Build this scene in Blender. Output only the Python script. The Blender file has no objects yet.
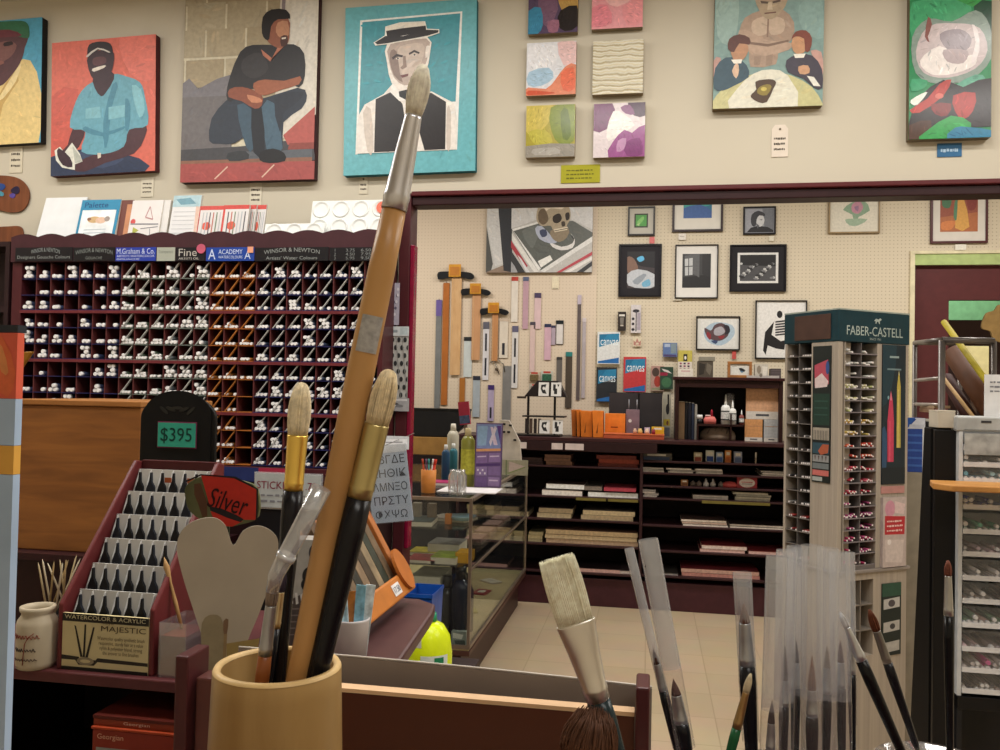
import bpy, math, random
from mathutils import Vector, Matrix, Euler
random.seed(7)
S = bpy.context.scene
COL = S.collection
# ------------------------------------------------------------------ camera
F = 850.0; YAW = math.radians(10.0); PITCH = math.radians(1.28); ROLL = math.radians(1.15)
EYE = Vector((0, 0, 1.4))
fw = Vector((-math.sin(YAW)*math.cos(PITCH), math.cos(YAW)*math.cos(PITCH), math.sin(PITCH)))
r0 = Vector((math.cos(YAW), math.sin(YAW), 0)); u0 = r0.cross(fw)
rt = math.cos(ROLL)*r0 + math.sin(ROLL)*u0
up = math.cos(ROLL)*u0 - math.sin(ROLL)*r0
cd = bpy.data.cameras.new('camera'); cam = bpy.data.objects.new('camera', cd); COL.objects.link(cam)
cd.sensor_width = 36; cd.lens = 36*F/1000; cd.clip_start = .02
cam.matrix_world = Matrix(((rt.x, up.x, -fw.x, 0), (rt.y, up.y, -fw.y, 0), (rt.z, up.z, -fw.z, EYE.z), (0, 0, 0, 1)))
S.camera = cam
def ray(px, py): return fw + rt*((px-500)/F) + up*((375-py)/F)
def P(px, py, Y): d = ray(px, py); return EYE + d*(Y/d.y)          # point of a sight line on the plane y = Y
def PC(px, py, D): return EYE + ray(px, py)*D                       # at distance D from the camera
def PZ(px, py, z): d = ray(px, py); return EYE + d*((z-EYE.z)/d.z)  # on the level z
def rect(x0, y0, x1, y1, Y):                                        # left, bottom, width, height on the plane y = Y
    mx, my = (x0+x1)/2, (y0+y1)/2
    a = P(x0, my, Y).x; b = P(x1, my, Y).x; t = P(mx, y0, Y).z; c = P(mx, y1, Y).z
    return a, c, b-a, t-c
# ------------------------------------------------------------------ materials
def lin(c):
    if isinstance(c, str): c = tuple(int(c[i:i+2], 16) for i in (0, 2, 4))
    return tuple(((v/255)/12.92 if v/255 <= .04045 else ((v/255+.055)/1.055)**2.4) for v in c)
_m = {}
SR = random.Random(99)
def mat(c, rough=.5, metal=0, noise=.12, scale=20, bump=0, spec=.25, emit=0):
    key = (str(c), rough, metal, noise, scale, bump, spec, emit)
    if key in _m: return _m[key]
    m = bpy.data.materials.new('surface'); m.use_nodes = True; _m[key] = m
    n = m.node_tree; b = n.nodes['Principled BSDF']; L = n.links
    b.inputs['Roughness'].default_value = rough; b.inputs['Metallic'].default_value = metal
    b.inputs['Specular IOR Level'].default_value = spec
    col = lin(c)
    tc = n.nodes.new('ShaderNodeTexCoord'); nz = n.nodes.new('ShaderNodeTexNoise')
    nz.inputs['Scale'].default_value = scale; nz.inputs['Detail'].default_value = 4
    L.new(tc.outputs['Object'], nz.inputs['Vector'])
    cr = n.nodes.new('ShaderNodeValToRGB'); e = cr.color_ramp.elements
    e[0].position = .3; e[1].position = .7
    e[0].color = tuple(v*(1-noise) for v in col)+(1,); e[1].color = tuple(min(1, v*(1+noise)) for v in col)+(1,)
    L.new(nz.outputs['Fac'], cr.inputs['Fac']); L.new(cr.outputs['Color'], b.inputs['Base Color'])
    if bump:
        bp = n.nodes.new('ShaderNodeBump'); bp.inputs['Strength'].default_value = bump; bp.inputs['Distance'].default_value = .002
        L.new(nz.outputs['Fac'], bp.inputs['Height']); L.new(bp.outputs['Normal'], b.inputs['Normal'])
    if emit:
        L.new(cr.outputs['Color'], b.inputs['Emission Color']); b.inputs['Emission Strength'].default_value = emit
    return m
def wood(c1, c2, stretch=(1, 1, 12), scale=6, rough=.45, bump=.1):
    key = ('w', str(c1), str(c2), stretch, scale, rough)
    if key in _m: return _m[key]
    m = bpy.data.materials.new('wood_grain'); m.use_nodes = True; _m[key] = m
    n = m.node_tree; b = n.nodes['Principled BSDF']; L = n.links
    b.inputs['Roughness'].default_value = rough; b.inputs['Specular IOR Level'].default_value = .3
    tc = n.nodes.new('ShaderNodeTexCoord'); mp = n.nodes.new('ShaderNodeMapping'); mp.inputs['Scale'].default_value = stretch
    L.new(tc.outputs['Object'], mp.inputs['Vector'])
    nz = n.nodes.new('ShaderNodeTexNoise'); nz.inputs['Scale'].default_value = scale; nz.inputs['Detail'].default_value = 7; nz.inputs['Distortion'].default_value = .6
    L.new(mp.outputs['Vector'], nz.inputs['Vector'])
    cr = n.nodes.new('ShaderNodeValToRGB'); e = cr.color_ramp.elements; e[0].position = .35; e[1].position = .65
    e[0].color = lin(c1)+(1,); e[1].color = lin(c2)+(1,)
    L.new(nz.outputs['Fac'], cr.inputs['Fac']); L.new(cr.outputs['Color'], b.inputs['Base Color'])
    bp = n.nodes.new('ShaderNodeBump'); bp.inputs['Strength'].default_value = bump; bp.inputs['Distance'].default_value = .001
    L.new(nz.outputs['Fac'], bp.inputs['Height']); L.new(bp.outputs['Normal'], b.inputs['Normal'])
    return m
def ramp_mat(kind, stops, scale=4, rough=.35, distort=2, bump=.3, stretch=(1, 1, 1), detail=6, spec=.5, off=(0, 0, 0)):
    m = bpy.data.materials.new('painted_canvas'); m.use_nodes = True
    n = m.node_tree; b = n.nodes['Principled BSDF']; L = n.links; b.inputs['Roughness'].default_value = rough
    b.inputs['Specular IOR Level'].default_value = spec
    tc = n.nodes.new('ShaderNodeTexCoord'); mp = n.nodes.new('ShaderNodeMapping'); mp.inputs['Scale'].default_value = stretch
    mp.inputs['Location'].default_value = off
    L.new(tc.outputs['Object'], mp.inputs['Vector'])
    if kind == 'wave':
        t = n.nodes.new('ShaderNodeTexWave'); t.bands_direction = 'Z'; t.inputs['Scale'].default_value = scale; t.inputs['Distortion'].default_value = distort; t.inputs['Detail'].default_value = detail; out = t.outputs['Fac']
    else:
        t = n.nodes.new('ShaderNodeTexNoise'); t.inputs['Scale'].default_value = scale; t.inputs['Distortion'].default_value = distort; t.inputs['Detail'].default_value = detail; out = t.outputs['Fac']
    L.new(mp.outputs['Vector'], t.inputs['Vector'])
    cr = n.nodes.new('ShaderNodeValToRGB'); el = cr.color_ramp.elements
    while len(el) > 1: el.remove(el[-1])
    el[0].position = stops[0][0]; el[0].color = lin(stops[0][1])+(1,)
    for p, c in stops[1:]:
        x = el.new(p); x.color = lin(c)+(1,)
    L.new(out, cr.inputs['Fac']); L.new(cr.outputs['Color'], b.inputs['Base Color'])
    bp = n.nodes.new('ShaderNodeBump'); bp.inputs['Strength'].default_value = bump; bp.inputs['Distance'].default_value = .004
    L.new(out, bp.inputs['Height']); L.new(bp.outputs['Normal'], b.inputs['Normal'])
    return m
def clear(tint='ffffff', gloss=.12, haze=.1, rough=.08, hazecol='dfe3ea'):
    key = ('c', tint, gloss, haze, rough, hazecol)
    if key in _m: return _m[key]
    m = bpy.data.materials.new('clear_plastic'); m.use_nodes = True; _m[key] = m
    n = m.node_tree; L = n.links; n.nodes.remove(n.nodes['Principled BSDF']); o = n.nodes['Material Output']
    tr = n.nodes.new('ShaderNodeBsdfTransparent'); tr.inputs[0].default_value = lin(tint)+(1,)
    gl = n.nodes.new('ShaderNodeBsdfGlossy'); gl.inputs['Roughness'].default_value = rough
    df = n.nodes.new('ShaderNodeBsdfDiffuse'); df.inputs[0].default_value = lin(hazecol)+(1,)
    m1 = n.nodes.new('ShaderNodeMixShader'); m1.inputs[0].default_value = haze
    L.new(tr.outputs[0], m1.inputs[1]); L.new(df.outputs[0], m1.inputs[2])
    lw = n.nodes.new('ShaderNodeLayerWeight'); lw.inputs[0].default_value = .3
    mm = n.nodes.new('ShaderNodeMath'); mm.operation = 'MULTIPLY_ADD'; mm.inputs[1].default_value = .5; mm.inputs[2].default_value = gloss
    L.new(lw.outputs['Facing'], mm.inputs[0])
    m2 = n.nodes.new('ShaderNodeMixShader'); L.new(mm.outputs[0], m2.inputs[0]); L.new(m1.outputs[0], m2.inputs[1]); L.new(gl.outputs[0], m2.inputs[2])
    L.new(m2.outputs[0], o.inputs['Surface'])
    return m
def attr_mat(rough=.5, spec=.4):
    key = ('a', rough, spec)
    if key in _m: return _m[key]
    m = bpy.data.materials.new('pigment'); m.use_nodes = True; _m[key] = m
    n = m.node_tree; b = n.nodes['Principled BSDF']; L = n.links; b.inputs['Roughness'].default_value = rough; b.inputs['Specular IOR Level'].default_value = spec
    a = n.nodes.new('ShaderNodeAttribute'); a.attribute_name = 'Col'
    tc = n.nodes.new('ShaderNodeTexCoord'); nz = n.nodes.new('ShaderNodeTexNoise'); nz.inputs['Scale'].default_value = 70; nz.inputs['Detail'].default_value = 5
    L.new(tc.outputs['Object'], nz.inputs['Vector'])
    mr = n.nodes.new('ShaderNodeMapRange'); mr.inputs[1].default_value = .25; mr.inputs[2].default_value = .75; mr.inputs[3].default_value = .86; mr.inputs[4].default_value = 1.1
    L.new(nz.outputs['Fac'], mr.inputs[0])
    mx = n.nodes.new('ShaderNodeVectorMath'); mx.operation = 'SCALE'
    L.new(a.outputs['Color'], mx.inputs[0]); L.new(mr.outputs[0], mx.inputs['Scale']); L.new(mx.outputs[0], b.inputs['Base Color'])
    return m
# ------------------------------------------------------------------ mesh builder
class MB:
    def __init__(s): s.v = []; s.f = []; s.m = []; s.c = []; s.sm = []; s.T = None; s.curcol = (1, 1, 1)
    def pts(s, pts):
        b = len(s.v)
        for p in pts:
            p = Vector(p)
            if s.T: p = s.T @ p
            s.v.append(p)
        return b
    def face(s, idx, mi=0, sm=False): s.f.append(tuple(idx)); s.m.append(mi); s.c.append(s.curcol); s.sm.append(sm)
    def poly(s, pts, mi=0): b = s.pts(pts); s.face(range(b, b+len(pts)), mi)
    def box(s, x0, x1, y0, y1, z0, z1, mi=0):
        b = s.pts([(x, y, z) for z in (z0, z1) for y in (y0, y1) for x in (x0, x1)])
        for q in ((0, 2, 3, 1), (4, 5, 7, 6), (0, 1, 5, 4), (2, 6, 7, 3), (0, 4, 6, 2), (1, 3, 7, 5)): s.face([b+i for i in q], mi)
        return s
    def ring(s, pts_list, mi=0, sm=True, caps=True):          # skin successive rings
        n = len(pts_list[0]); bs = [s.pts(r) for r in pts_list]
        for a, b in zip(bs, bs[1:]):
            for i in range(n):
                j = (i+1) % n; s.face((a+i, a+j, b+j, b+i), mi, sm)
        if caps: s.face([bs[0]+n-1-i for i in range(n)], mi); s.face([bs[-1]+i for i in range(n)], mi)
        return s
    def cyl(s, p, q, ra, rb=None, n=12, mi=0, caps=True):
        rb = ra if rb is None else rb; p = Vector(p); q = Vector(q); d = (q-p).normalized()
        a = d.orthogonal().normalized(); b = d.cross(a)
        R = [[c+(a*math.cos(t)+b*math.sin(t))*r for t in (2*math.pi*i/n for i in range(n))] for c, r in ((p, ra), (q, rb))]
        return s.ring(R, mi, True, caps)
    def lathe(s, prof, cx=0, cy=0, n=32, mi=0, sx=1, sy=1, caps=True, z0=0):
        R = [[(cx+r*sx*math.cos(2*math.pi*i/n), cy+r*sy*math.sin(2*math.pi*i/n), z0+z) for i in range(n)] for r, z in prof]
        return s.ring(R, mi, True, caps)
    def path(s, pts, rad, n=8, mi=0):
        pts = [Vector(p) for p in pts]
        if not isinstance(rad, (list, tuple)): rad = [rad]*len(pts)
        R = []; a = None
        for i, p in enumerate(pts):
            d = (pts[min(i+1, len(pts)-1)]-pts[max(i-1, 0)]).normalized()
            a = d.orthogonal().normalized() if a is None else (a-d*a.dot(d)).normalized()
            b = d.cross(a); R.append([p+(a*math.cos(t)+b*math.sin(t))*rad[i] for t in (2*math.pi*k/n for k in range(n))])
        return s.ring(R, mi)
    def prism(s, poly, y0, y1, mi=0, ax='y', sm=False):        # outline (u, v) extruded
        f = {'y': lambda u, v, w: (u, w, v), 'z': lambda u, v, w: (u, v, w), 'x': lambda u, v, w: (w, u, v)}[ax]
        n = len(poly); a = s.pts([f(u, v, y0) for u, v in poly]); b = s.pts([f(u, v, y1) for u, v in poly])
        s.face([a+i for i in range(n)], mi); s.face([b+n-1-i for i in range(n)], mi)
        for i in range(n): j = (i+1) % n; s.face((a+j, a+i, b+i, b+j), mi, sm)
        return s
    def build(s, name, mats, parent=None, loc=(0, 0, 0), rot=(0, 0, 0), bevel=0, colattr=False):
        me = bpy.data.meshes.new(name); me.from_pydata([tuple(v) for v in s.v], [], s.f)
        if not isinstance(mats, (list, tuple)): mats = [mats]
        for m in mats: me.materials.append(m)
        me.polygons.foreach_set('material_index', s.m); me.polygons.foreach_set('use_smooth', s.sm)
        if colattr:
            ca = me.color_attributes.new('Col', 'FLOAT_COLOR', 'CORNER')
            for p in me.polygons:
                for li in p.loop_indices: ca.data[li].color = s.c[p.index]+(1,)
        me.update()
        o = bpy.data.objects.new(name, me); COL.objects.link(o); o.location = loc; o.rotation_euler = rot
        if parent: o.parent = parent
        if bevel:
            b = o.modifiers.new('bevel', 'BEVEL'); b.width = bevel; b.segments = 2; b.limit_method = 'ANGLE'; b.harden_normals = False
        return o
def tag(o, label, cat, group=None, kind=None):
    o['label'] = label; o['category'] = cat
    if group: o['group'] = group
    if kind: o['kind'] = kind
    return o
def thing(name, label, cat, loc=(0, 0, 0), rot=(0, 0, 0), group=None):
    o = bpy.data.objects.new(name, None); COL.objects.link(o); o.location = loc; o.rotation_euler = rot; o.empty_display_size = .05
    return tag(o, label, cat, group)
def struct(o): o['kind'] = 'structure'; return o
def kids(o): return [c for c in ALLK.get(o.name, [])]
def dup(root, loc, rot=None, label=None, group=None, scale=None):
    r = root.copy(); COL.objects.link(r); r.location = loc
    if rot is not None: r.rotation_euler = rot
    if scale: r.scale = scale
    if label: r['label'] = label
    if group: r['group'] = group
    for ch in root.children:
        c = ch.copy(); COL.objects.link(c); c.parent = r
        for g in ch.children:
            d = g.copy(); COL.objects.link(d); d.parent = c
    return r
def smooth_poly(pts, k=4):
    out = []; n = len(pts)
    for i in range(n):
        p0, p1, p2, p3 = (Vector(pts[(i+j) % n]) for j in (-1, 0, 1, 2))
        for t in range(k):
            t /= k; out.append(tuple(.5*((2*p1)+(p2-p0)*t+(2*p0-5*p1+4*p2-p3)*t*t+(3*p1-p0-3*p2+p3)*t**3)))
    return out
def ell(cx, cy, rx, ry, n=20, a0=0, a1=360, rot=0):
    r = math.radians(rot); o = []
    for i in range(n if a1-a0 == 360 else n+1):
        t = math.radians(a0+(a1-a0)*i/n); x = rx*math.cos(t); y = ry*math.sin(t)
        o.append((cx+x*math.cos(r)-y*math.sin(r), cy+x*math.sin(r)+y*math.cos(r)))
    return o
def clip(poly, x0, x1, y0, y1):
    def c(pl, ins, it):
        o = []
        for i in range(len(pl)):
            a, b = pl[i-1], pl[i]
            if ins(b):
                if not ins(a): o.append(it(a, b))
                o.append(b)
            elif ins(a): o.append(it(a, b))
        return o
    def ix(v): return lambda a, b: (v, a[1]+(b[1]-a[1])*(v-a[0])/(b[0]-a[0]))
    def iy(v): return lambda a, b: (a[0]+(b[0]-a[0])*(v-a[1])/(b[1]-a[1]), v)
    for ins, it in ((lambda p: p[0] >= x0, ix(x0)), (lambda p: p[0] <= x1, ix(x1)), (lambda p: p[1] >= y0, iy(y0)), (lambda p: p[1] <= y1, iy(y1))):
        if len(poly) < 3: return []
        poly = c(poly, ins, it)
    return poly
def inside(p, poly):
    r = False; j = len(poly)-1
    for i in range(len(poly)):
        a, b = poly[i], poly[j]
        if (a[1] > p[1]) != (b[1] > p[1]) and p[0] < (b[0]-a[0])*(p[1]-a[1])/(b[1]-a[1])+a[0]: r = not r
        j = i
    return r
def art(name, parent, w, h, layers, box, y=0, rough=.5, spec=.4, eps=.00006, x=0, z=0, strokes=0, vary=.16):
    """flat painted image: layers (colour, outline) in the coordinates of box=(x0,ytop,x1,ybottom)"""
    X0, Y0, X1, Y1 = box; mb = MB(); k = 0
    for L in layers:
        col, pts = L[0], L[1]
        if len(L) > 2 and L[2]: pts = smooth_poly(pts, L[2])
        q = [((px-X0)/(X1-X0)*w, (Y1-py)/(Y1-Y0)*h) for px, py in pts]
        q = clip(q, 0, w, 0, h)
        if len(q) < 3: continue
        ar = sum(q[i-1][0]*q[i][1]-q[i][0]*q[i-1][1] for i in range(len(q)))
        if ar < 0: q = q[::-1]
        mb.curcol = lin(col); mb.poly([(x+a, y-eps*k, z+b) for a, b in q]); k += 1
        if strokes:
            us = [a for a, b in q]; vs = [b for a, b in q]; A_ = abs(ar)/2; n_ = min(90, int(A_/(w*h)*strokes)); base = lin(col); ang = SR.uniform(0, 3.14)
            size = min(w, h)*.035 if A_ > .01*w*h else min(w, h)*.012
            if A_ < .0015*w*h: n_ = 0
            else: n_ = max(n_, 4)
            for _ in range(n_):
                cx_, cy_ = SR.uniform(min(us), max(us)), SR.uniform(min(vs), max(vs))
                if not inside((cx_, cy_), q): continue
                g = 1+SR.uniform(-vary, vary); hu = SR.uniform(-.05, .05); t_ = ang+SR.uniform(-.6, .6); L_ = size*SR.uniform(.6, 1.5); W_ = L_*SR.uniform(.14, .3)
                if not inside((cx_+L_*math.cos(t_), cy_+L_*math.sin(t_)), q) or not inside((cx_-L_*math.cos(t_), cy_-L_*math.sin(t_)), q): continue
                mb.curcol = tuple(max(0, min(1, c_*g*(1+hu*(1-i_)))) for i_, c_ in enumerate(base))
                e_ = clip([(cx_+L_*math.cos(a_)*math.cos(t_)-W_*math.sin(a_)*math.sin(t_), cy_+L_*math.cos(a_)*math.sin(t_)+W_*math.sin(a_)*math.cos(t_)) for a_ in (0, .6, 1.57, 2.5, 3.14, 3.8, 4.7, 5.6)], 0, w, 0, h)
                if len(e_) > 2: mb.poly([(x+a, y-eps*k, z+b) for a, b in e_]); k += .06
    return mb.build(name, attr_mat(rough, spec), parent, colattr=True)
def line(x0, y0, x1, y1, w=2):
    dx, dy = x1-x0, y1-y0; l = math.hypot(dx, dy) or 1; nx, ny = -dy/l*w/2, dx/l*w/2
    return [(x0+nx, y0+ny), (x1+nx, y1+ny), (x1-nx, y1-ny), (x0-nx, y0-ny)]
def text(s, m, parent, x, z, w, h, y=-.001, name='lettering', rot=None, depth=0, shear=0, spacing=1, arc=0, loc=None):
    """lettering facing -y, fitted into w x h from lower left (x, z)"""
    cu = bpy.data.curves.new('t', 'FONT'); cu.body = s; cu.size = 1; cu.resolution_u = 3; cu.shear = shear; cu.space_character = spacing; cu.space_line = .95
    if '\n' in s: cu.align_x = 'CENTER'
    t = bpy.data.objects.new('t', cu); COL.objects.link(t); bpy.context.view_layer.update()
    me = bpy.data.meshes.new_from_object(t.evaluated_get(bpy.context.evaluated_depsgraph_get())); bpy.data.objects.remove(t); bpy.data.curves.remove(cu)
    vs = [v.co for v in me.vertices]
    if not vs: return None
    a, b = min(v.x for v in vs), max(v.x for v in vs); c, d = min(v.y for v in vs), max(v.y for v in vs)
    for v in me.vertices:
        u = (v.co.x-a)/(b-a); q = (v.co.y-c)/(d-c)
        zz = z+q*h + (arc*(1-(2*u-1)**2) if arc else 0)
        v.co = Vector((x+u*w, y, zz))
    me.materials.clear(); me.materials.append(m); me.name = name
    o = bpy.data.objects.new(name, me); COL.objects.link(o); o.parent = parent
    if rot: o.rotation_euler = rot
    if loc: o.location = loc
    return o
def scrawl(n, m, parent, x, z, w, h, y=-.001, name='faint_writing', seed=1):
    """n rows of illegible small marks, as blurred writing looks from afar"""
    r_ = random.Random(seed+n); mb = MB()
    for i in range(n):
        zc = z+h*(1-(i+.5)/n); t_ = h/n*.38; u = x
        while u < x+w*.96:
            l_ = w*r_.uniform(.05, .16); e_ = min(u+l_, x+w); mb.box(u, e_, y, y+.0002, zc-t_*r_.uniform(.3, .6), zc+t_*r_.uniform(.3, .6)); u = e_+w*r_.uniform(.02, .05)
    return mb.build(name, m, parent)
def align(d, spin=0):
    """euler turning +z to d"""
    q = Vector(d).to_track_quat('Z', 'Y'); return (q.to_matrix() @ Matrix.Rotation(spin, 3, 'Z')).to_euler()
def ordn(i): return ['first','second','third','fourth','fifth','sixth','seventh','eighth','ninth','tenth','eleventh','twelfth','thirteenth','fourteenth','fifteenth','sixteenth','seventeenth','eighteenth','nineteenth','twentieth','twenty-first','twenty-second','twenty-third','twenty-fourth','twenty-fifth'][i]
# ------------------------------------------------------------------ room shell
YF = 3.3; YB = 6.3; XL = -3.7; XR = 3.3; YN = -1.2; ZC = 3.1
M_wall = mat('cfc6b2', .85, noise=.05, scale=3, bump=.05)
M_head = ramp_mat('noise', [(0, 'c9c0ae'), (.62, 'cdc5b3'), (.8, 'd6cfbe'), (1, 'ece8de')], scale=2.2, rough=.75, distort=.3, bump=.04, spec=.3)
M_maroon = mat('4a1f24', .4, noise=.12, scale=9)
M_dkmaroon = mat('2e1417', .45, noise=.15, scale=9)
M_black = mat('141214', .45, noise=.1); M_white = mat('e6e4e0', .5, noise=.04)
def tile_mat():
    m = bpy.data.materials.new('floor_tiles'); m.use_nodes = True; n = m.node_tree; b = n.nodes['Principled BSDF']; L = n.links
    b.inputs['Roughness'].default_value = .38
    tc = n.nodes.new('ShaderNodeTexCoord'); br = n.nodes.new('ShaderNodeTexBrick'); br.offset = 0
    br.inputs['Scale'].default_value = 1; br.inputs['Brick Width'].default_value = .305; br.inputs['Row Height'].default_value = .305; br.inputs['Mortar Size'].default_value = .003
    br.inputs['Color1'].default_value = lin('b5a186')+(1,); br.inputs['Color2'].default_value = lin('ae9a7f')+(1,); br.inputs['Mortar'].default_value = lin('a08c72')+(1,)
    mp = n.nodes.new('ShaderNodeMapping'); mp.inputs['Location'].default_value = (0, .1, 0)
    L.new(tc.outputs['Object'], mp.inputs['Vector']); L.new(mp.outputs['Vector'], br.inputs['Vector'])
    nz = n.nodes.new('ShaderNodeTexNoise'); nz.inputs['Scale'].default_value = 5; nz.inputs['Detail'].default_value = 8; L.new(tc.outputs['Object'], nz.inputs['Vector'])
    mx = n.nodes.new('ShaderNodeMix'); mx.data_type = 'RGBA'; mx.blend_type = 'OVERLAY'; mx.inputs[0].default_value = .12
    L.new(br.outputs['Color'], mx.inputs[6]); L.new(nz.outputs['Color'], mx.inputs[7]); L.new(mx.outputs[2], b.inputs['Base Color'])
    return m
def peg_mat(c1, c2, hole):
    m = bpy.data.materials.new('pegboard'); m.use_nodes = True; n = m.node_tree; b = n.nodes['Principled BSDF']; L = n.links
    b.inputs['Roughness'].default_value = .7
    tc = n.nodes.new('ShaderNodeTexCoord'); sp = n.nodes.new('ShaderNodeSeparateXYZ'); L.new(tc.outputs['Object'], sp.inputs[0])
    def cell(o):
        a = n.nodes.new('ShaderNodeMath'); a.operation = 'MULTIPLY'; a.inputs[1].default_value = 1/.0254; L.new(o, a.inputs[0])
        f = n.nodes.new('ShaderNodeMath'); f.operation = 'FRACT'; L.new(a.outputs[0], f.inputs[0])
        s = n.nodes.new('ShaderNodeMath'); s.operation = 'SUBTRACT'; s.inputs[1].default_value = .5; L.new(f.outputs[0], s.inputs[0]); return s.outputs[0]
    cx, cz = cell(sp.outputs['X']), cell(sp.outputs['Z'])
    cb = n.nodes.new('ShaderNodeCombineXYZ'); L.new(cx, cb.inputs[0]); L.new(cz, cb.inputs[1])
    ln = n.nodes.new('ShaderNodeVectorMath'); ln.operation = 'LENGTH'; L.new(cb.outputs[0], ln.inputs[0])
    lt = n.nodes.new('ShaderNodeMath'); lt.operation = 'LESS_THAN'; lt.inputs[1].default_value = .16; L.new(ln.outputs['Value'], lt.inputs[0])
    nz = n.nodes.new('ShaderNodeTexNoise'); nz.inputs['Scale'].default_value = 2; L.new(tc.outputs['Object'], nz.inputs['Vector'])
    cr = n.nodes.new('ShaderNodeValToRGB'); cr.color_ramp.elements[0].color = lin(c1)+(1,); cr.color_ramp.elements[1].color = lin(c2)+(1,); L.new(nz.outputs['Fac'], cr.inputs['Fac'])
    mx = n.nodes.new('ShaderNodeMix'); mx.data_type = 'RGBA'; L.new(lt.outputs[0], mx.inputs[0]); L.new(cr.outputs['Color'], mx.inputs[6]); mx.inputs[7].default_value = lin(hole)+(1,)
    L.new(mx.outputs[2], b.inputs['Base Color']); return m
struct(MB().box(XL, XR, YN, YB+1.6, -.08, 0).build('floor', tile_mat()))
struct(MB().box(XL, XR, YN, YB+1.6, ZC, ZC+.08).build('ceiling', mat('d8d4c8', .8, noise=.05)))
struct(MB().box(XL-.1, XL, YN, YB+1.6, 0, ZC).build('wall_left', M_wall))
struct(MB().box(XR, XR+.1, YN, YB+1.6, 0, ZC).build('wall_right', M_wall))
struct(MB().box(XL, XR, YN-.1, YN, 0, ZC).build('wall_near', M_wall))
# wall carrying the paintings: full height on the left, a header over the opening
xj = P(404, 380, YF).x; zb = P(700, 201, YF).z; zt = P(700, 187, YF).z
w = MB(); w.prism([(XL, 0), (xj, 0), (xj, zt-.02), (XR, zt-.02), (XR, ZC), (XL, ZC)], YF, YF+.06)
struct(w.build('wall_front', M_head))
t = MB(); t.box(xj+.0225, XR, YF-.035, YF+.075, zb+.035, zt, 0); t.box(xj+.0225, XR, YF-.02, YF+.07, zb, zb+.035, 1)
struct(t.build('trim_1', [mat('5a2529', .35, noise=.1), M_dkmaroon], bevel=.004))
t = MB(); t.box(xj-.025, xj+.022, YF-.03, YF+.07, 0, zt-.005); struct(t.build('trim_2', M_maroon, bevel=.004))
t = MB(); t.box(xj+.0225, xj+.04, YF-.03, YF+.02, .78, zb-.16)
struct(t.build('trim_3', mat('7d1433', .18, noise=.15, scale=30, bump=.3), bevel=.004))
# back wall with a doorway on the right
xd = P(913, 400, YB).x; zd = P(950, 265, YB).z; zpb = P(950, 254, YB).z
w = MB(); w.prism([(XL, 0), (xd, 0), (xd, zd), (XR, zd), (XR, ZC), (XL, ZC)], YB, YB+.1)
struct(w.build('wall_back', peg_mat('cbbfa8', 'd2c6b0', 'ad9f88')))
xs = P(596, 320, YB).x; zp = P(596, 435, YB).z
struct(MB().box(P(600, 320, YB).x-2.2, xs, YB-.008, YB, .95, P(500, 180, YB).z).build('trim_4', peg_mat('d2c2ac', 'd3c3b0', 'c0ae98')))
t = MB(); t.box(xd-.03, xd, YB-.02, YB+.1, 0, zpb, 0); t.box(xd, XR, YB-.012, YB+.02, zd, zpb, 1); t.box(xd-.03, XR, YB-.022, YB+.02, zpb, zpb+.02, 0)
struct(t.build('trim_5', [mat('d8cfae', .5), mat('a9bb7c', .6)]))
# maroon partition with an opening seen through the doorway
xo = P(945, 350, YB+.1).x; zo = P(960, 301, YB+.1).z
t = MB(); t.prism([(xd, 0), (xo, 0), (xo, zo), (XR, zo), (XR, zd), (xd, zd)], YB+.03, YB+.09)
struct(t.build('door_1', mat('57292a', .55, noise=.08)))
struct(MB().box(xd-.2, XR, YB+1.3, YB+1.4, 0, ZC).build('wall_far', mat('79b183', .7)))
x0, z0, w0, h0 = rect(944, 320, 1010, 352, YB+.6)
tag(MB().box(0, w0+.5, 0, .3, -z0+.1, h0).build('shelf_unit', mat('33201f', .6), None, (x0, YB+.6, z0)), 'dark maroon cabinet seen through the doorway below the green wall', 'cabinet')
a = P(990, 324, YB-.05)
pl = smooth_poly([(q_[0]*.62+.02, q_[1]*.62) for q_ in [(-.14, .02), (-.1, .12), (-.02, .15), (.02, .21), (.12, .22), (.2, .2), (.2, -.2), (.05, -.2), (-.03, -.16), (-.06, -.08), (-.14, -.05)]], 3)
tag(MB().prism(pl, 0, .02).build('cardboard_cutout', mat('8d7144', .8, noise=.15), None, (a.x+.02, a.y, a.z)), 'brown lobed cardboard cutout hanging at the right of the maroon doorway', 'cutout')
# ------------------------------------------------------------------ lights (ceiling fluorescents) and base light
def area(x, y, z, sx, sy, power, col=(1, .965, .91)):
    l = bpy.data.lights.new('ceiling_lamp', 'AREA'); l.shape = 'RECTANGLE'; l.size = sx; l.size_y = sy; l.energy = power; l.color = col
    o = bpy.data.objects.new('ceiling_lamp', l); COL.objects.link(o); o.location = (x, y, z)
for x in (-2.2, 0, 2.0):
    area(x, 1.45, ZC-.03, 1.2, .3, 25)
    area(x, 5.0, ZC-.03, 1.2, .3, 36)
for x in (-2.9, -1.3, .3, 1.9): area(x, 2.35, ZC-.03, 1.2, .15, 14)
area(.6, -.4, ZC-.03, 1.2, .3, 14)
area(2.2, YB+.7, ZC-.03, .6, .3, 25)
wd = bpy.data.worlds.new('world'); S.world = wd; wd.use_nodes = True
wd.node_tree.nodes['Background'].inputs[0].default_value = (.9, .85, .8, 1); wd.node_tree.nodes['Background'].inputs[1].default_value = .3
S.view_settings.view_transform = 'Standard'; S.view_settings.look = 'None'; S.view_settings.exposure = 0; S.view_settings.gamma = 1; S.view_settings.use_curve_mapping = False
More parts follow.
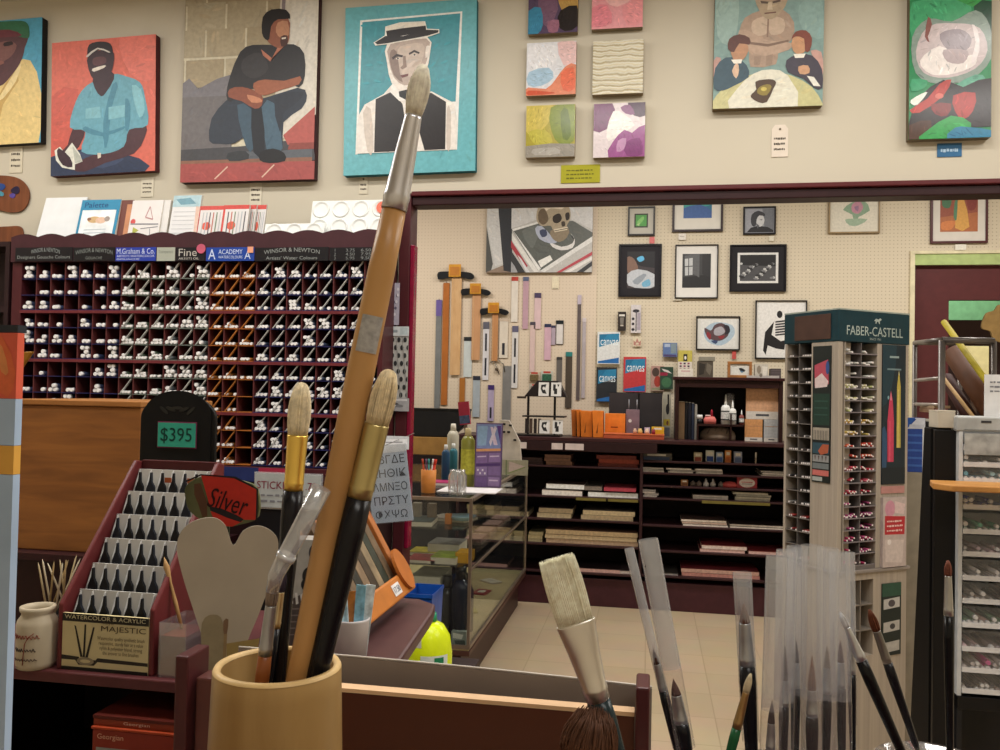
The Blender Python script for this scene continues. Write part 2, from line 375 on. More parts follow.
# ------------------------------------------------------------------ canvases on the front wall
def canvas(x0, y0, x1, y1, label, side='2b2424', depth=.035, Y=YF, name='painting', cat='painting', group=None, tilt=0):
    X, Z, W, H = rect(x0, y0, x1, y1, Y-depth-.002)
    t = thing(name, label, cat, (X, Y-.002, Z), (0, tilt, 0), group)
    MB().box(0, W, -depth, 0, 0, H).build('stretcher', mat(side, .6), t, bevel=.002)
    return t, W, H
def paint(t, W, H, layers, box, d=.035, rough=.45, vary=.16, strokes=420): return art('painted_image', t, W, H, layers, box, y=-d-.0004, rough=rough, strokes=strokes, vary=vary)
# man in green cap and yellow shirt (cut by the frame); coordinates in the 250-wide crop
t, W, H = canvas(-48, 22, 42.5, 146, 'portrait of a man in green cap and yellow shirt, cut off by the left edge', '1d1a1c', tilt=-.02)
paint(t, W, H, [('4f9fc0', [(-190, 80), (175, 80), (175, 580), (-190, 580)]),
 ('e3c989', [(-190, 330), (-60, 300), (0, 340), (60, 275), (95, 245), (150, 300), (160, 580), (-190, 580)], 2),
 ('c9a765', [(60, 290), (20, 350), (-10, 420), (-20, 560), (-10, 570), (20, 420), (80, 330)], 2), ('f0dba4', [(90, 260), (60, 300), (10, 380), (0, 400), (20, 395), (70, 330)], 2),
 ('57363c', [(-90, 140), (100, 150), (102, 200), (85, 260), (40, 320), (5, 345), (-50, 320), (-90, 260)], 3),
 ('7c5350', [(-10, 180), (40, 170), (70, 190), (50, 230), (10, 250), (-20, 230)], 3), ('2a1a20', [(20, 175), (50, 172), (55, 185), (22, 190)], 2), ('8b5a52', [(-20, 250), (15, 245), (20, 258), (-15, 265)], 2),
 ('2f6a4a', [(-90, 95), (60, 92), (110, 105), (120, 150), (110, 165), (60, 150), (0, 140), (-90, 140)], 3), ('6a2f3a', [(-60, 125), (40, 125), (90, 150), (60, 155), (-60, 148)], 2)], (-190, 86, 168, 577))
# man in blue shirt, red ground
t, W, H = canvas(53, 40, 157, 175, 'portrait of a seated man in light blue shirt on a red ground', '4a1a20', tilt=-.025)
paint(t, W, H, [('d86e5e', [(150, 100), (700, 100), (700, 750), (150, 750)]), ('cc6054', [(200, 380), (320, 350), (290, 560), (200, 640)], 2), ('e0786a', [(480, 150), (610, 150), (610, 330), (520, 300)], 3),
 ('2f3a55', [(195, 620), (340, 590), (420, 600), (560, 640), (575, 700), (195, 700)], 2), ('3d4a68', [(330, 600), (430, 595), (500, 640), (420, 670), (350, 650)], 2),
 ('4d2f37', [(300, 505), (350, 510), (325, 580), (290, 610), (255, 625), (248, 600), (280, 570)], 2), ('4d2f37', [(520, 520), (585, 510), (580, 560), (540, 620), (430, 650), (350, 680), (300, 670), (320, 640), (400, 610), (480, 590)], 2),
 ('6aa7bb', [(345, 345), (390, 320), (460, 300), (500, 310), (560, 340), (580, 400), (592, 510), (520, 525), (500, 590), (420, 615), (335, 600), (350, 520), (288, 500), (310, 400)], 3),
 ('4f8ba3', [(455, 340), (475, 350), (450, 440), (440, 560), (425, 590), (420, 480)], 2), ('82bccb', [(350, 430), (405, 425), (410, 470), (350, 470)]), ('82bccb', [(440, 430), (510, 425), (515, 470), (440, 480)]), ('4f8ba3', [(505, 400), (525, 430), (520, 520), (505, 520)], 2), ('87c2d0', [(530, 350), (565, 370), (580, 450), (560, 480), (540, 420)], 2), ('4f8ba3', [(350, 500), (420, 530), (500, 510), (500, 520), (420, 545), (345, 520)], 2),
 ('3d2630', [(380, 300), (450, 290), (460, 320), (430, 370), (410, 385), (385, 350)], 2), ('3a2630', [(358, 215), (450, 205), (458, 260), (440, 310), (405, 325), (370, 300)], 3), ('5f3c42', [(380, 230), (420, 228), (430, 250), (400, 262), (378, 255)], 3),
 ('e8dfd5', [(376, 272), (425, 262), (422, 272), (382, 285)], 2), ('292028', [(355, 215), (362, 175), (405, 166), (445, 178), (455, 215), (440, 220), (405, 200), (370, 215)], 3), ('cfc9c4', [(352, 218), (395, 190), (440, 208), (440, 214), (396, 196), (358, 224)], 2),
 ('dfe0d6', [(228, 590), (250, 575), (268, 600), (298, 562), (330, 610), (340, 640), (310, 650), (310, 672), (260, 660), (235, 630)]), ('3b2733', [(245, 580), (290, 620), (300, 660), (262, 650), (240, 610)], 2), ('b9bdb4', [(300, 575), (335, 625), (338, 640), (310, 645)]), ('d8cfc0', [(398, 610), (412, 610), (412, 628), (400, 632)])], (213, 155, 620, 692))
# large painting: man crouching on a kerb; coordinates in the (180,0) crop at 3.125
t, W, H = canvas(184, -62, 317.5, 181, 'large painting of a crouching man in dark shirt beside a block wall', '3c2026')
L = [('d2cab2', [(0, -250), (340, -250), (340, 620), (0, 620)])]
for r, y in enumerate((-160, -80, 0, 85, 180, 275)):
    for c in range(-1, 4): x = 15+c*127+(64 if r % 2 else 0); L.append((('ab9e84', 'a3957a', 'b0a48b')[(r+c) % 3], [(x+3, y+3), (x+124, y+3), (x+124, y+90), (x+3, y+90)]))
L += [('d6cfc2', [(318, -250), (440, -250), (440, 360), (330, 440), (300, 380)]), ('8b7f85', [(312, -250), (330, -250), (326, 60), (316, 60)]), ('d9d3c8', [(345, 0), (420, 0), (420, 330), (345, 400)]),
 ('6e6a6c', [(10, 280), (100, 265), (170, 240), (170, 470), (10, 470)], 1), ('77747a', [(10, 255), (30, 240), (60, 275), (120, 245), (200, 225), (200, 300), (10, 300)]), ('45454a', [(8, 465), (200, 460), (420, 440), (430, 510), (8, 505)]), ('5b6068', [(180, 475), (300, 480), (420, 470), (420, 500), (180, 500)]), ('8a6150', [(8, 500), (420, 500), (420, 512), (8, 514)]),
 ('a4504e', [(8, 510), (430, 512), (430, 580), (8, 580)]), ('b05a54', [(330, 430), (425, 345), (425, 460), (345, 460)]), ('8b463f', [(350, 455), (425, 455), (425, 475), (345, 475)]), ('d8b9a8', line(120, 560, 160, 522, 4)), ('d8b9a8', line(268, 558, 305, 520, 4)),
 ('2f3744', [(100, 440), (105, 370), (150, 315), (190, 300), (240, 320), (370, 285), (400, 310), (385, 350), (330, 390), (330, 470), (300, 490), (250, 480), (235, 420), (180, 450), (130, 450)], 2), ('3f5668', [(185, 330), (230, 345), (250, 430), (230, 480), (205, 430)], 2), ('476174', [(262, 340), (300, 330), (330, 470), (300, 480), (280, 470)], 2), ('2a303c', [(300, 310), (390, 300), (360, 340), (330, 360), (320, 420)], 2), ('1d2029', [(230, 330), (262, 345), (275, 480), (240, 480)], 2),
 ('17181d', [(262, 480), (300, 470), (335, 485), (338, 510), (290, 515), (260, 505)], 2), ('33363b', [(160, 480), (215, 475), (225, 500), (165, 505)], 2),
 ('2b2a2e', [(150, 300), (160, 240), (190, 165), (230, 145), (300, 150), (355, 150), (388, 180), (392, 250), (375, 285), (330, 265), (250, 280), (200, 290), (165, 320)], 2), ('3a383b', [(200, 190), (250, 170), (280, 220), (240, 250), (200, 230)], 3), ('b0705a', [(255, 160), (290, 190), (330, 150), (310, 150), (285, 200), (262, 180)], 1),
 ('8a4f3c', [(160, 280), (200, 275), (260, 300), (262, 335), (240, 345), (200, 320), (158, 305)], 2), ('9c5f46', [(235, 265), (270, 255), (330, 262), (378, 250), (375, 275), (320, 290), (270, 305), (240, 290)], 2), ('c38465', [(215, 300), (255, 312), (262, 325), (230, 325)], 2),
 ('8d5743', [(262, 75), (335, 65), (342, 110), (338, 145), (315, 160), (290, 150), (268, 125)], 2), ('b98567', [(305, 80), (335, 78), (340, 120), (318, 130), (300, 110)], 2), ('1c1819', [(257, 110), (258, 60), (285, 38), (330, 42), (343, 70), (305, 70), (285, 90), (280, 130), (268, 130)], 2), ('4a2d28', [(315, 125), (335, 122), (336, 150), (318, 155)], 2), ('e5d8cb', [(318, 128), (332, 127), (331, 132), (319, 133)])]
paint(t, W, H, L, (10, -193, 428, 568))
# teal painting: person in a straw boater
t, W, H = canvas(345.5, 4, 477, 174, 'bright teal painting of a person in straw boater, white shirt and black waistcoat', '1c6a78', tilt=-.012)
L = [('68b0ba', [(500, 0), (940, 0), (940, 560), (500, 560)]), ('efeeea', [(562, 58), (882, 52), (870, 478), (552, 480)]), ('4394a2', [(569, 64), (876, 58), (864, 330), (740, 330), (700, 480), (559, 480)])]
for i in range(26):
    x = 575+(i*61) % 270; y = 75+(i*47) % 240; L.append(('3c9eae', ell(x, y, 12, 4, 8, rot=i*40)))
L += [('e9e3dc', [(553, 478), (560, 360), (580, 325), (640, 295), (670, 262), (720, 300), (790, 295), (860, 335), (869, 400), (866, 478)], 1), ('cfc4ba', [(575, 350), (600, 340), (610, 470), (590, 470)], 2), ('cfc4ba', [(838, 350), (850, 360), (850, 470), (838, 470)], 2),
 ('231f22', [(615, 310), (668, 288), (700, 330), (712, 400), (716, 476), (612, 476)], 1), ('231f22', [(745, 300), (790, 300), (835, 330), (834, 476), (770, 476), (742, 380)], 1),
 ('efe7df', [(652, 130), (775, 125), (785, 170), (770, 240), (735, 275), (700, 295), (665, 262), (650, 200)], 2), ('b9a79d', [(660, 140), (772, 130), (780, 165), (766, 225), (735, 262), (705, 272), (672, 245), (655, 190)], 2), ('cdbcb0', [(690, 150), (760, 145), (762, 190), (735, 240), (700, 240), (685, 190)], 3), ('8a766e', [(662, 160), (680, 165), (690, 230), (700, 262), (672, 238), (658, 190)], 2),
 ('eae2da', [(772, 155), (783, 155), (782, 180), (770, 190)], 2), ('3b3032', [(665, 182), (680, 172), (700, 178), (698, 184), (680, 180), (668, 190)]), ('3b3032', [(718, 172), (735, 163), (752, 172), (750, 177), (735, 170), (720, 178)]), ('d8cfc8', ell(684, 187, 7, 2.6, 10)), ('2a2225', ell(684, 186.5, 3, 2.6, 8)), ('d8cfc8', ell(736, 179, 7, 2.6, 10)), ('2a2225', ell(736, 178.5, 3, 2.6, 8)),
 ('927d73', [(700, 180), (708, 180), (712, 215), (698, 222), (692, 216), (700, 208)], 1), ('6e3f3e', [(692, 240), (718, 236), (716, 244), (698, 248)], 1), ('f2efea', [(668, 262), (690, 290), (720, 300), (735, 285), (742, 300), (722, 320), (690, 320), (660, 290)], 1), ('17171a', [(688, 290), (716, 285), (730, 300), (712, 318), (690, 306)], 1),
 ('efeae2', [(643, 84), (690, 74), (768, 76), (774, 100), (812, 104), (813, 116), (776, 126), (650, 140), (612, 142), (606, 132), (642, 112)], 1), ('e9e1d3', [(645, 85), (690, 76), (765, 78), (770, 100), (648, 112)], 1), ('262226', [(646, 98), (700, 93), (770, 90), (772, 108), (650, 122)], 1), ('262226', [(611, 132), (644, 114), (700, 118), (774, 103), (810, 107), (809, 114), (775, 122), (650, 137), (618, 139)], 1)]
paint(t, W, H, L, (514, 15, 926, 545), rough=.35)
# six small glossy squares
SQ = [(528.5, -25, 578, 33, 'noise', [(.3, '38324a'), (.42, '3e83a0'), (.5, '7c5d6a'), (.58, 'b98d4a'), (.7, '2e2830')], 'small square painting in dark violet, blue and ochre at the top edge'),
      (592, -25, 643, 28, 'noise', [(.3, 'd8758a'), (.5, 'e9a0a8'), (.62, 'f0c3c0'), (.75, 'e38a96')], 'small pink square painting at the top edge, right of the dark one'),
      (526.5, 42, 576, 95, 'noise', [(.3, 'd5e3ea'), (.45, 'b9cfdd'), (.52, 'e7c3b5'), (.6, 'dd7a5e'), (.75, 'cf5f48')], 'small glossy square painting in pale blue and orange'),
      (592.5, 40, 643.5, 94, 'wave', [(0, 'a3936c'), (.25, 'd2ccb4'), (.7, 'e6e3d8'), (1, 'cbbf9c')], 'small cream square painting with raised ripples'),
      (526, 105, 575, 157, 'noise', [(.3, '8f8a32'), (.42, 'b7a83c'), (.5, '6d7a2a'), (.6, 'cdbb5c'), (.72, '8d8878')], 'small olive green square painting above the yellow price card'),
      (593.5, 103, 645, 157, 'noise', [(.3, '552048'), (.42, '7f3a70'), (.5, 'c9a0bd'), (.54, 'e6dcd6'), (.62, 'a05c94'), (.75, '4c1c3e')], 'small white and purple square painting')]
B_ = [(0, 0), (100, 0), (100, 100), (0, 100)]
SQL = [
 [('5a4a66', B_), ('c09a58', [(55, 0), (100, 0), (100, 60), (80, 75), (62, 50)], 2), ('7a5c74', [(20, 30), (50, 20), (60, 60), (40, 90), (25, 70)], 2), ('3f87ab', [(0, 60), (25, 55), (30, 85), (20, 100), (0, 100)], 2), ('2b2628', [(65, 62), (98, 55), (100, 90), (75, 98), (60, 85)], 2), ('9a6a80', [(40, 80), (62, 78), (60, 98), (42, 98)], 2)],
 [('e8a0a8', B_), ('f0bcbc', [(20, 10), (70, 5), (85, 40), (50, 60), (25, 45)], 2), ('e58a98', [(0, 60), (30, 55), (40, 90), (0, 95)], 2), ('f6d0c8', [(45, 20), (60, 20), (55, 40)], 2), ('ea9aa0', [(60, 60), (100, 50), (100, 90), (70, 95)], 2)],
 [('dfe0e6', B_), ('e9e9ee', [(5, 5), (60, 8), (55, 45), (10, 50)], 2), ('e6c4c4', [(62, 2), (100, 2), (100, 40), (75, 45)], 2), ('a9c6dc', [(5, 55), (45, 48), (55, 68), (30, 82), (4, 80)], 2), ('dd8a6c', [(100, 45), (100, 100), (0, 100), (4, 84), (40, 88), (60, 70), (78, 48)], 2), ('e07256', [(70, 60), (95, 50), (98, 90), (75, 92)], 2), ('c9583e', [(5, 90), (40, 93), (60, 97), (5, 99)], 2)],
 [],
 [('a89c3e', B_), ('c8b65a', [(0, 0), (55, 0), (45, 35), (20, 55), (0, 50)], 2), ('7d8a30', [(50, 5), (98, 0), (98, 70), (70, 76), (52, 50)], 2), ('5f7026', [(70, 15), (85, 10), (92, 60), (76, 66)], 2), ('b9b04a', [(5, 50), (40, 48), (55, 72), (20, 76)], 2), ('948e84', [(0, 78), (50, 74), (100, 76), (100, 100), (0, 100)], 1), ('a9a49c', [(15, 84), (60, 82), (70, 94), (20, 96)], 2)],
 [('d9cdd0', B_), ('6a2f5c', [(0, 0), (36, 0), (40, 25), (25, 48), (0, 50)], 2), ('3f1c38', [(66, 0), (100, 0), (100, 25), (78, 24)], 2), ('7d4472', [(52, 8), (70, 4), (80, 22), (62, 20)], 2), ('e9e4e0', [(38, 15), (58, 20), (80, 42), (56, 56), (30, 70), (26, 50)], 2), ('96508a', [(30, 100), (38, 72), (60, 50), (75, 56), (100, 42), (100, 100)], 2), ('7f3a74', [(60, 75), (90, 66), (96, 96), (66, 98)], 2), ('b98ab0', [(48, 70), (64, 66), (60, 86), (46, 90)], 2)]]
for i, (a, b, c, d, k, st, lb) in enumerate(SQ):
    X, Z, W, H = rect(a, b, c, d, YF-.033); t = thing('painting', lb, 'painting', (X, YF-.002, Z), group='small square paintings in two columns')
    MB().box(0, W, -.03, 0, 0, H).build('stretcher', mat('8a7a62', .6), t, bevel=.002)
    if i != 3: art('painted_image', t, W, H, SQL[i], (0, 0, 100, 100), y=-.0304, rough=.18, strokes=420, vary=.28)
    else: MB().box(.001, W-.001, -.032, -.0302, .001, H-.001).build('painted_image', ramp_mat(k, st, scale=9 if k == 'noise' else 14, rough=.16, distort=2.2 if k == 'noise' else 5, bump=.6, off=(i*3.1, i*1.7, i*2.3), detail=5), t)
# strongman with two children and toast; (500,0) crop at 2.941
t, W, H = canvas(714, -65, 823.5, 107, 'painting of a muscular bald figure with two seated children and a slice of toast', '6b5b40', tilt=.006)
L = [('7f9c98', [(600, -260), (980, -260), (980, 330), (600, 330)]), ('96b0aa', [(640, -40), (700, -20), (690, 120), (640, 100)], 3), ('8aa8a4', [(880, 20), (940, 0), (950, 120), (890, 90)], 3), ('a5aca0', [(690, -200), (900, -200), (900, -60), (690, -60)], 3),
 ('a88f7c', [(705, 90), (720, 50), (770, 30), (830, 30), (865, 70), (860, 120), (820, 150), (815, 190), (740, 195), (735, 150), (705, 120)], 2), ('c2ab96', [(745, 60), (785, 50), (790, 95), (760, 105), (742, 90)], 3), ('c2ab96', [(795, 50), (835, 60), (835, 95), (805, 105), (792, 90)], 3), ('8c7160', line(790, 45, 788, 110, 5)),
 ('b79c88', [(705, 85), (735, 90), (790, 120), (860, 130), (850, 150), (780, 165), (735, 145), (705, 115)], 2), ('7c6353', [(730, 120), (790, 130), (850, 120), (850, 126), (790, 138), (735, 128)]), ('98806e', [(750, 165), (770, 165), (768, 190), (750, 190)]), ('98806e', [(785, 165), (805, 160), (803, 190), (785, 192)]),
 ('ab977e', [(752, -30), (830, -30), (845, 5), (825, 40), (800, 58), (775, 50), (760, 25), (750, 0)], 2), ('5a4a3f', [(765, 2), (790, 6), (788, 12), (768, 10)]), ('5a4a3f', [(800, 6), (825, 0), (824, 8), (803, 12)]), ('c8b59b', [(788, 8), (798, 8), (802, 30), (786, 30)]), ('6e4a3f', line(778, 40, 812, 38, 4)), ('d9cbb4', [(755, -60), (800, -75), (840, -50), (835, -20), (790, -10), (755, -20)], 2),
 ('c4bf8c', [(625, 300), (660, 255), (720, 225), (790, 210), (860, 225), (920, 260), (952, 310), (952, 330), (625, 330)], 2), ('dfdccb', [(680, 320), (700, 260), (750, 215), (800, 205), (850, 225), (880, 320)], 2),
 ('b78f86', [(628, 175), (650, 165), (660, 240), (634, 240)], 2), ('35505f', [(632, 255), (635, 195), (665, 165), (700, 170), (728, 190), (735, 225), (690, 250), (660, 262)], 2), ('b98a6a', [(680, 130), (725, 125), (732, 150), (715, 175), (690, 175)], 2), ('5b342c', [(672, 140), (675, 110), (705, 98), (735, 110), (735, 130), (705, 125), (690, 150)], 2), ('d8b79c', [(685, 205), (700, 180), (706, 205), (698, 228)], 2), ('f0ece0', [(682, 172), (715, 172), (712, 184), (690, 184)]),
 ('c59a90', [(915, 155), (945, 160), (952, 210), (945, 240), (925, 180)], 2), ('3c3645', [(845, 180), (880, 165), (920, 170), (948, 210), (950, 265), (925, 262), (895, 235), (850, 215)], 2), ('c3926c', [(862, 115), (900, 115), (905, 150), (880, 165), (862, 150)], 2), ('7c3b2a', [(858, 120), (870, 98), (900, 96), (918, 120), (912, 155), (898, 155), (895, 120), (870, 112)], 2), ('c99a78', [(880, 200), (908, 198), (912, 220), (885, 222)], 2), ('f0ece0', [(865, 163), (900, 163), (895, 175), (870, 175)]), ('e6e4da', [(905, 228), (925, 232), (945, 260), (925, 258)]),
 ('4b3522', [(755, 240), (780, 234), (806, 235), (816, 245), (808, 262), (790, 300), (765, 300), (743, 285), (745, 275), (758, 262)], 2), ('8c7a32', [(768, 255), (790, 248), (803, 256), (790, 280), (768, 278), (760, 268)], 2), ('c9b75a', ell(780, 262, 9, 6, 10))]
paint(t, W, H, L, (630, -190, 952, 315))
# abstract green painting
X, Z, W, H = rect(909.5, -75, 991.5, 138.5, YF-.037); t = thing('painting', 'tall green abstract painting with white swirl and dark red marks', 'painting', (X, YF-.002, Z))
MB().box(0, W, -.035, 0, 0, H).build('stretcher', mat('6a5f4c', .6), t, bevel=.002)
b = lambda u, v: (u, v)
L = [('2f8a58', [(500, -400), (1000, -400), (1000, 740), (500, 740)]), ('49a574', [(560, 0), (800, 0), (860, 60), (700, 130), (560, 180)], 2), ('3d9c50', [(700, -60), (900, -100), (940, 30), (860, 40)], 2), ('234b38', [(870, 40), (960, 20), (960, 220), (900, 160)], 2), ('2e7a60', [(560, -350), (800, -330), (900, -200), (600, -180)], 3), ('5fb08c', [(600, -180), (760, -150), (700, -60), (560, -80)], 3),
 ('8a9c94', [(560, 180), (640, 90), (760, 110), (880, 60), (950, 140), (960, 300), (860, 400), (700, 420), (580, 360)], 3), ('cdbfc2', [(580, 250), (640, 130), (780, 120), (900, 150), (940, 260), (880, 350), (740, 390), (620, 360)], 3), ('efe8e6', [(600, 300), (700, 230), (800, 290), (870, 280), (880, 330), (780, 370), (660, 370)], 3), ('9a8d96', [(700, 170), (800, 150), (860, 200), (830, 260), (740, 250)], 3), ('b5a5aa', [(720, 250), (840, 260), (820, 320), (740, 310)], 3), ('efe6e8', [(860, 130), (890, 160), (900, 260), (870, 330), (860, 300), (880, 220)], 2), ('8c5a56', [(640, 80), (660, 120), (640, 180), (650, 210), (625, 180)], 2),
 ('3ea072', [(560, 390), (640, 400), (620, 440), (560, 450)], 2), ('62a890', [(780, 430), (880, 380), (930, 400), (860, 460), (800, 460)], 2),
 ('2c2528', [(550, 600), (600, 480), (720, 400), (820, 440), (960, 400), (965, 640), (760, 620), (560, 680)], 2), ('b23a34', [(550, 545), (640, 490), (700, 420), (760, 400), (720, 480), (600, 560)], 2), ('a92f2a', [(770, 480), (880, 470), (870, 560), (820, 600), (780, 560)], 2), ('7a1f20', [(660, 520), (760, 520), (740, 580), (680, 570)], 2), ('e8ece6', [(556, 495), (610, 465), (640, 460), (590, 520), (560, 515)], 2), ('d2695c', ell(700, 480, 22, 14, 12)),
 ('4a2f22', [(550, 620), (660, 600), (640, 690), (550, 700)], 2), ('2e9a4c', [(640, 650), (760, 580), (860, 620), (820, 690), (600, 700)], 2), ('2b7ba0', [(780, 640), (850, 640), (965, 660), (965, 700), (740, 700)], 2)]
paint(t, W, H, L, (547, -375, 960, 692), rough=.2, vary=.4, strokes=900)
# price tags and cards
def card(x0, y0, x1, y1, col, label, txt=None, tcol='4a4238', Y=YF, cat='card', name='price_tag', hole=False, group=None, tilt=0, lines=0):
    X, Z, W, H = rect(x0, y0, x1, y1, Y); t = thing(name, label, cat, (X, Y-.001, Z), (0, tilt, 0), group)
    m = MB()
    if hole: m.prism([(0, 0), (W, 0), (W, H*.86), (W*.8, H), (W*.2, H), (0, H*.86)], -.0025, 0)
    else: m.box(0, W, -.0025, 0, 0, H)
    m.build('card', mat(col, .7, noise=.05), t)
    if hole:
        MB().lathe([(0, 0), (.004, 0), (.004, .002)], n=10).build('eyelet', mat('6a5a44', .5), t, (W/2, -.0026, H*.86), (math.pi/2, 0, 0))
    if txt:
        scrawl(len(txt), mat(tcol, .7), t, W*.14, H*.15, W*.7, H*(.65 if not hole else .5), y=-.003, seed=int(x0))
    return t
card(10, 146, 23, 173, 'd6cdb8', 'white paper price tag under the portrait of the green-capped man', ['Oil', '$ 950', 'canvas'])
card(141.5, 178, 154, 197, 'd9d1be', 'white paper price tag under the red-ground portrait', ['oil', '$ 1000', 'canvas'])
card(250, 183, 262, 206, 'd9d1be', 'white paper price tag under the crouching man painting', ['oil', '$ 2400', 'canvas'])
card(359.5, 177, 368, 194, 'd5ccb8', 'small paper price tag under the teal painting', ['oil', '$ 750'], hole=True)
card(561, 165, 600, 183, 'a5a12a', 'yellow-green price card under the small square paintings', ['small paintings', 'each  $ 125', '12 x 12'], '6a6a20')
card(771.5, 125, 788, 157, 'e2d6c8', 'pale pink-white tag with hole under the strongman painting', ['Oil', '$ 800', 'panel'], hole=True)
card(937, 143.5, 961.5, 157, '3c6c94', 'blue price card under the green abstract painting', ['$ 450'], 'a9c4d8')
# ------------------------------------------------------------------ tube rack on the left wall
YR = 3.12
def lx(px, py=350): return P(px, py, YR).x
cols_px = [20, 34.3, 48.6, 62.9, 77.2, 91.5, 105.6, 119.5, 134, 149, 163.8, 178.5, 193.5, 208.5, 223.5, 238.5, 254.5, 270, 285.5, 301, 316.5, 332, 347.5, 363, 378]
CX = [P(p, 330, YR).x for p in cols_px]
ztop = P(200, 262, YR).z; zbot = P(200, 463.5, YR).z
nrow = 12; RH = (ztop-zbot)/nrow
rack = thing('tube_rack', 'wide maroon pigeonhole rack full of paint tubes under the portraits', 'rack', (CX[0], YR, zbot))
RW = CX[-1]-CX[0]; HZ = ztop-zbot
m = MB(); m.box(-.045, 0, 0, .175, -.03, HZ+.07); m.box(RW, RW+.02, 0, .175, -.03, HZ+.07); m.box(-.045, RW+.02, .165, .176, -.03, HZ+.12); m.box(0, RW, -.008, .165, -.03, -.004)
m.build('frame', M_maroon, rack, bevel=.002)
m = MB()
for x in CX[1:-1]: m.box(x-CX[0]-.0022, x-CX[0]+.0022, .004, .164, 0, HZ)
m.build('upright_dividers', mat('5b2c2c', .5), rack)
m = MB()
for r in range(1, nrow):
    if r % 3 == 0: m.box(0, RW, -.006, .164, r*RH-.006, r*RH+.006)
m.build('main_shelf', mat('6b2b30', .45), rack)
m = MB(); sp = []
for r in range(nrow):
    z = r*RH+(.006 if r % 3 == 0 and r else 0)
    for c in range(24):
        a, b = CX[c]-CX[0]+.003, CX[c+1]-CX[0]-.003
        mi = 0 if c < 7 or c > 15 else (1 if c < 13 else 2)
        m.box(a, b, -.002, .16, z, z+.003, mi)
m.build('bin_tray', [mat('2a2a58', .4), mat('6f7770', .45), mat('a8642c', .45)], rack)
# slanting bin fronts (a light strip across each bin)
m = MB()
for r in range(nrow):
    z = r*RH+.004
    for c in range(7, 24):
        if c in (9, 15) and r < 7: continue
        if c < 10 and (r*7+c*3) % 4 == 0: continue
        a, b = CX[c]-CX[0]+.004, CX[c+1]-CX[0]-.005; mi = 0 if not 13 <= c <= 15 else 1
        a += .004; h = RH*.9
        m.prism([(a, z), (a+.0035, z), (b, z+h), (b-.0035, z+h)], .0, .012, mi)
m.build('bin_divider', [mat('b9b9b4', .3), mat('b57438', .4)], rack)
# scalloped crown and header board
n = 13; pts = [(-.045, HZ+.004), (-.045, HZ+.1)]
for i in range(n*6+1):
    u = i/(n*6); pts.append((-.045+(RW+.065)*u, HZ+.107+.013*abs(math.sin(u*n*math.pi))))
pts.append((RW+.02, HZ+.004))
MB().prism(pts, -.012, .0).build('crown', mat('43242a', .5), rack)
def hz(px, py): p = P(px, py, YR); return p.x-CX[0], p.z-zbot
def strip(x0, x1, col, y0=248, y1=261.5, yy=-.0155):
    a, _ = hz(x0, 255); b, _ = hz(x1, 255); _, t = hz((x0+x1)/2, y0); _, c = hz((x0+x1)/2, y1)
    MB().box(a, b, yy, -.0122, c, t).build('header_sign', mat(col, .4, noise=.05), rack); return a, c, b-a, t-c
def sgn(x0, x1, col, lines, tc, y0=248, y1=261.5):
    a, c, w, h = strip(x0, x1, col, y0, y1); o = [k for k in rack.children if k.name.startswith('header_sign')]
    for (s, u0, u1, v0, v1, arc) in lines: text(s, mat(tc, .5), rack, a+w*u0, c+h*v0, w*(u1-u0), h*(v1-v0), y=-.0162, arc=arc*h)
sgn(18, 75, '1d1a1e', [('WINSOR & NEWTON', .28, .78, .5, .8, .18), ('Designers Gouache Colours', .04, .96, .1, .4, 0)], '8a9090')
sgn(76, 117, '1b191c', [('WINSOR & NEWTON', .05, .95, .45, .75, .2), ('GOUACHE', .3, .7, .12, .32, 0)], '808684')
sgn(118, 158, '2c3fa2', [('M.Graham & Co.', .03, .97, .52, .92, 0), ('ARTISTS WATERCOLOR', .03, .97, .28, .44, 0), ('GOUACHE', .03, .6, .07, .2, 0)], 'c9d2ea')
sgn(159, 177, 'a9aea2', [('Transparent', .1, .9, .5, .8, 0)], '8d9288')
sgn(178, 207, '1d1a1e', [('Fine', .1, .72, .35, .9, 0), ('ARTISTS OIL', .1, .8, .1, .25, 0)], 'b8b4ae')
a, z = hz(203.5, 249.5); MB().lathe([(0, 0), (.019, 0), (.019, .003)], n=24).build('round_sticker', mat('c05a72', .5), rack, (a, -.0165, z), (math.pi/2, 0, 0))
sgn(208, 256, '23449a', [('A', .05, .2, .12, .88, 0), ('ACADEMY', .26, .76, .5, .85, 0), ('WATERCOLOURS', .26, .76, .18, .38, 0), ('A', .8, .93, .12, .7, 0)], 'c6d2ee')
a, z = hz(252.5, 250.5); MB().box(-.012, .012, -.0185, -.0165, -.012, .012).build('price_sticker', mat('dd9a7c', .5), rack, (a, 0, z))
sgn(257, 330, '1b191c', [('WINSOR & NEWTON', .12, .88, .48, .78, .2), ("Artists' Water Colours", .15, .85, .1, .35, 0)], '8d9290')
sgn(331, 377, '1b191c', [('1\n2\n3', .1, .14, .1, .9, 0), ('3.75\n4.50\n5.95', .35, .55, .1, .9, 0), ('6.50\n7.95\n9.50', .68, .9, .1, .9, 0)], '7c8080')
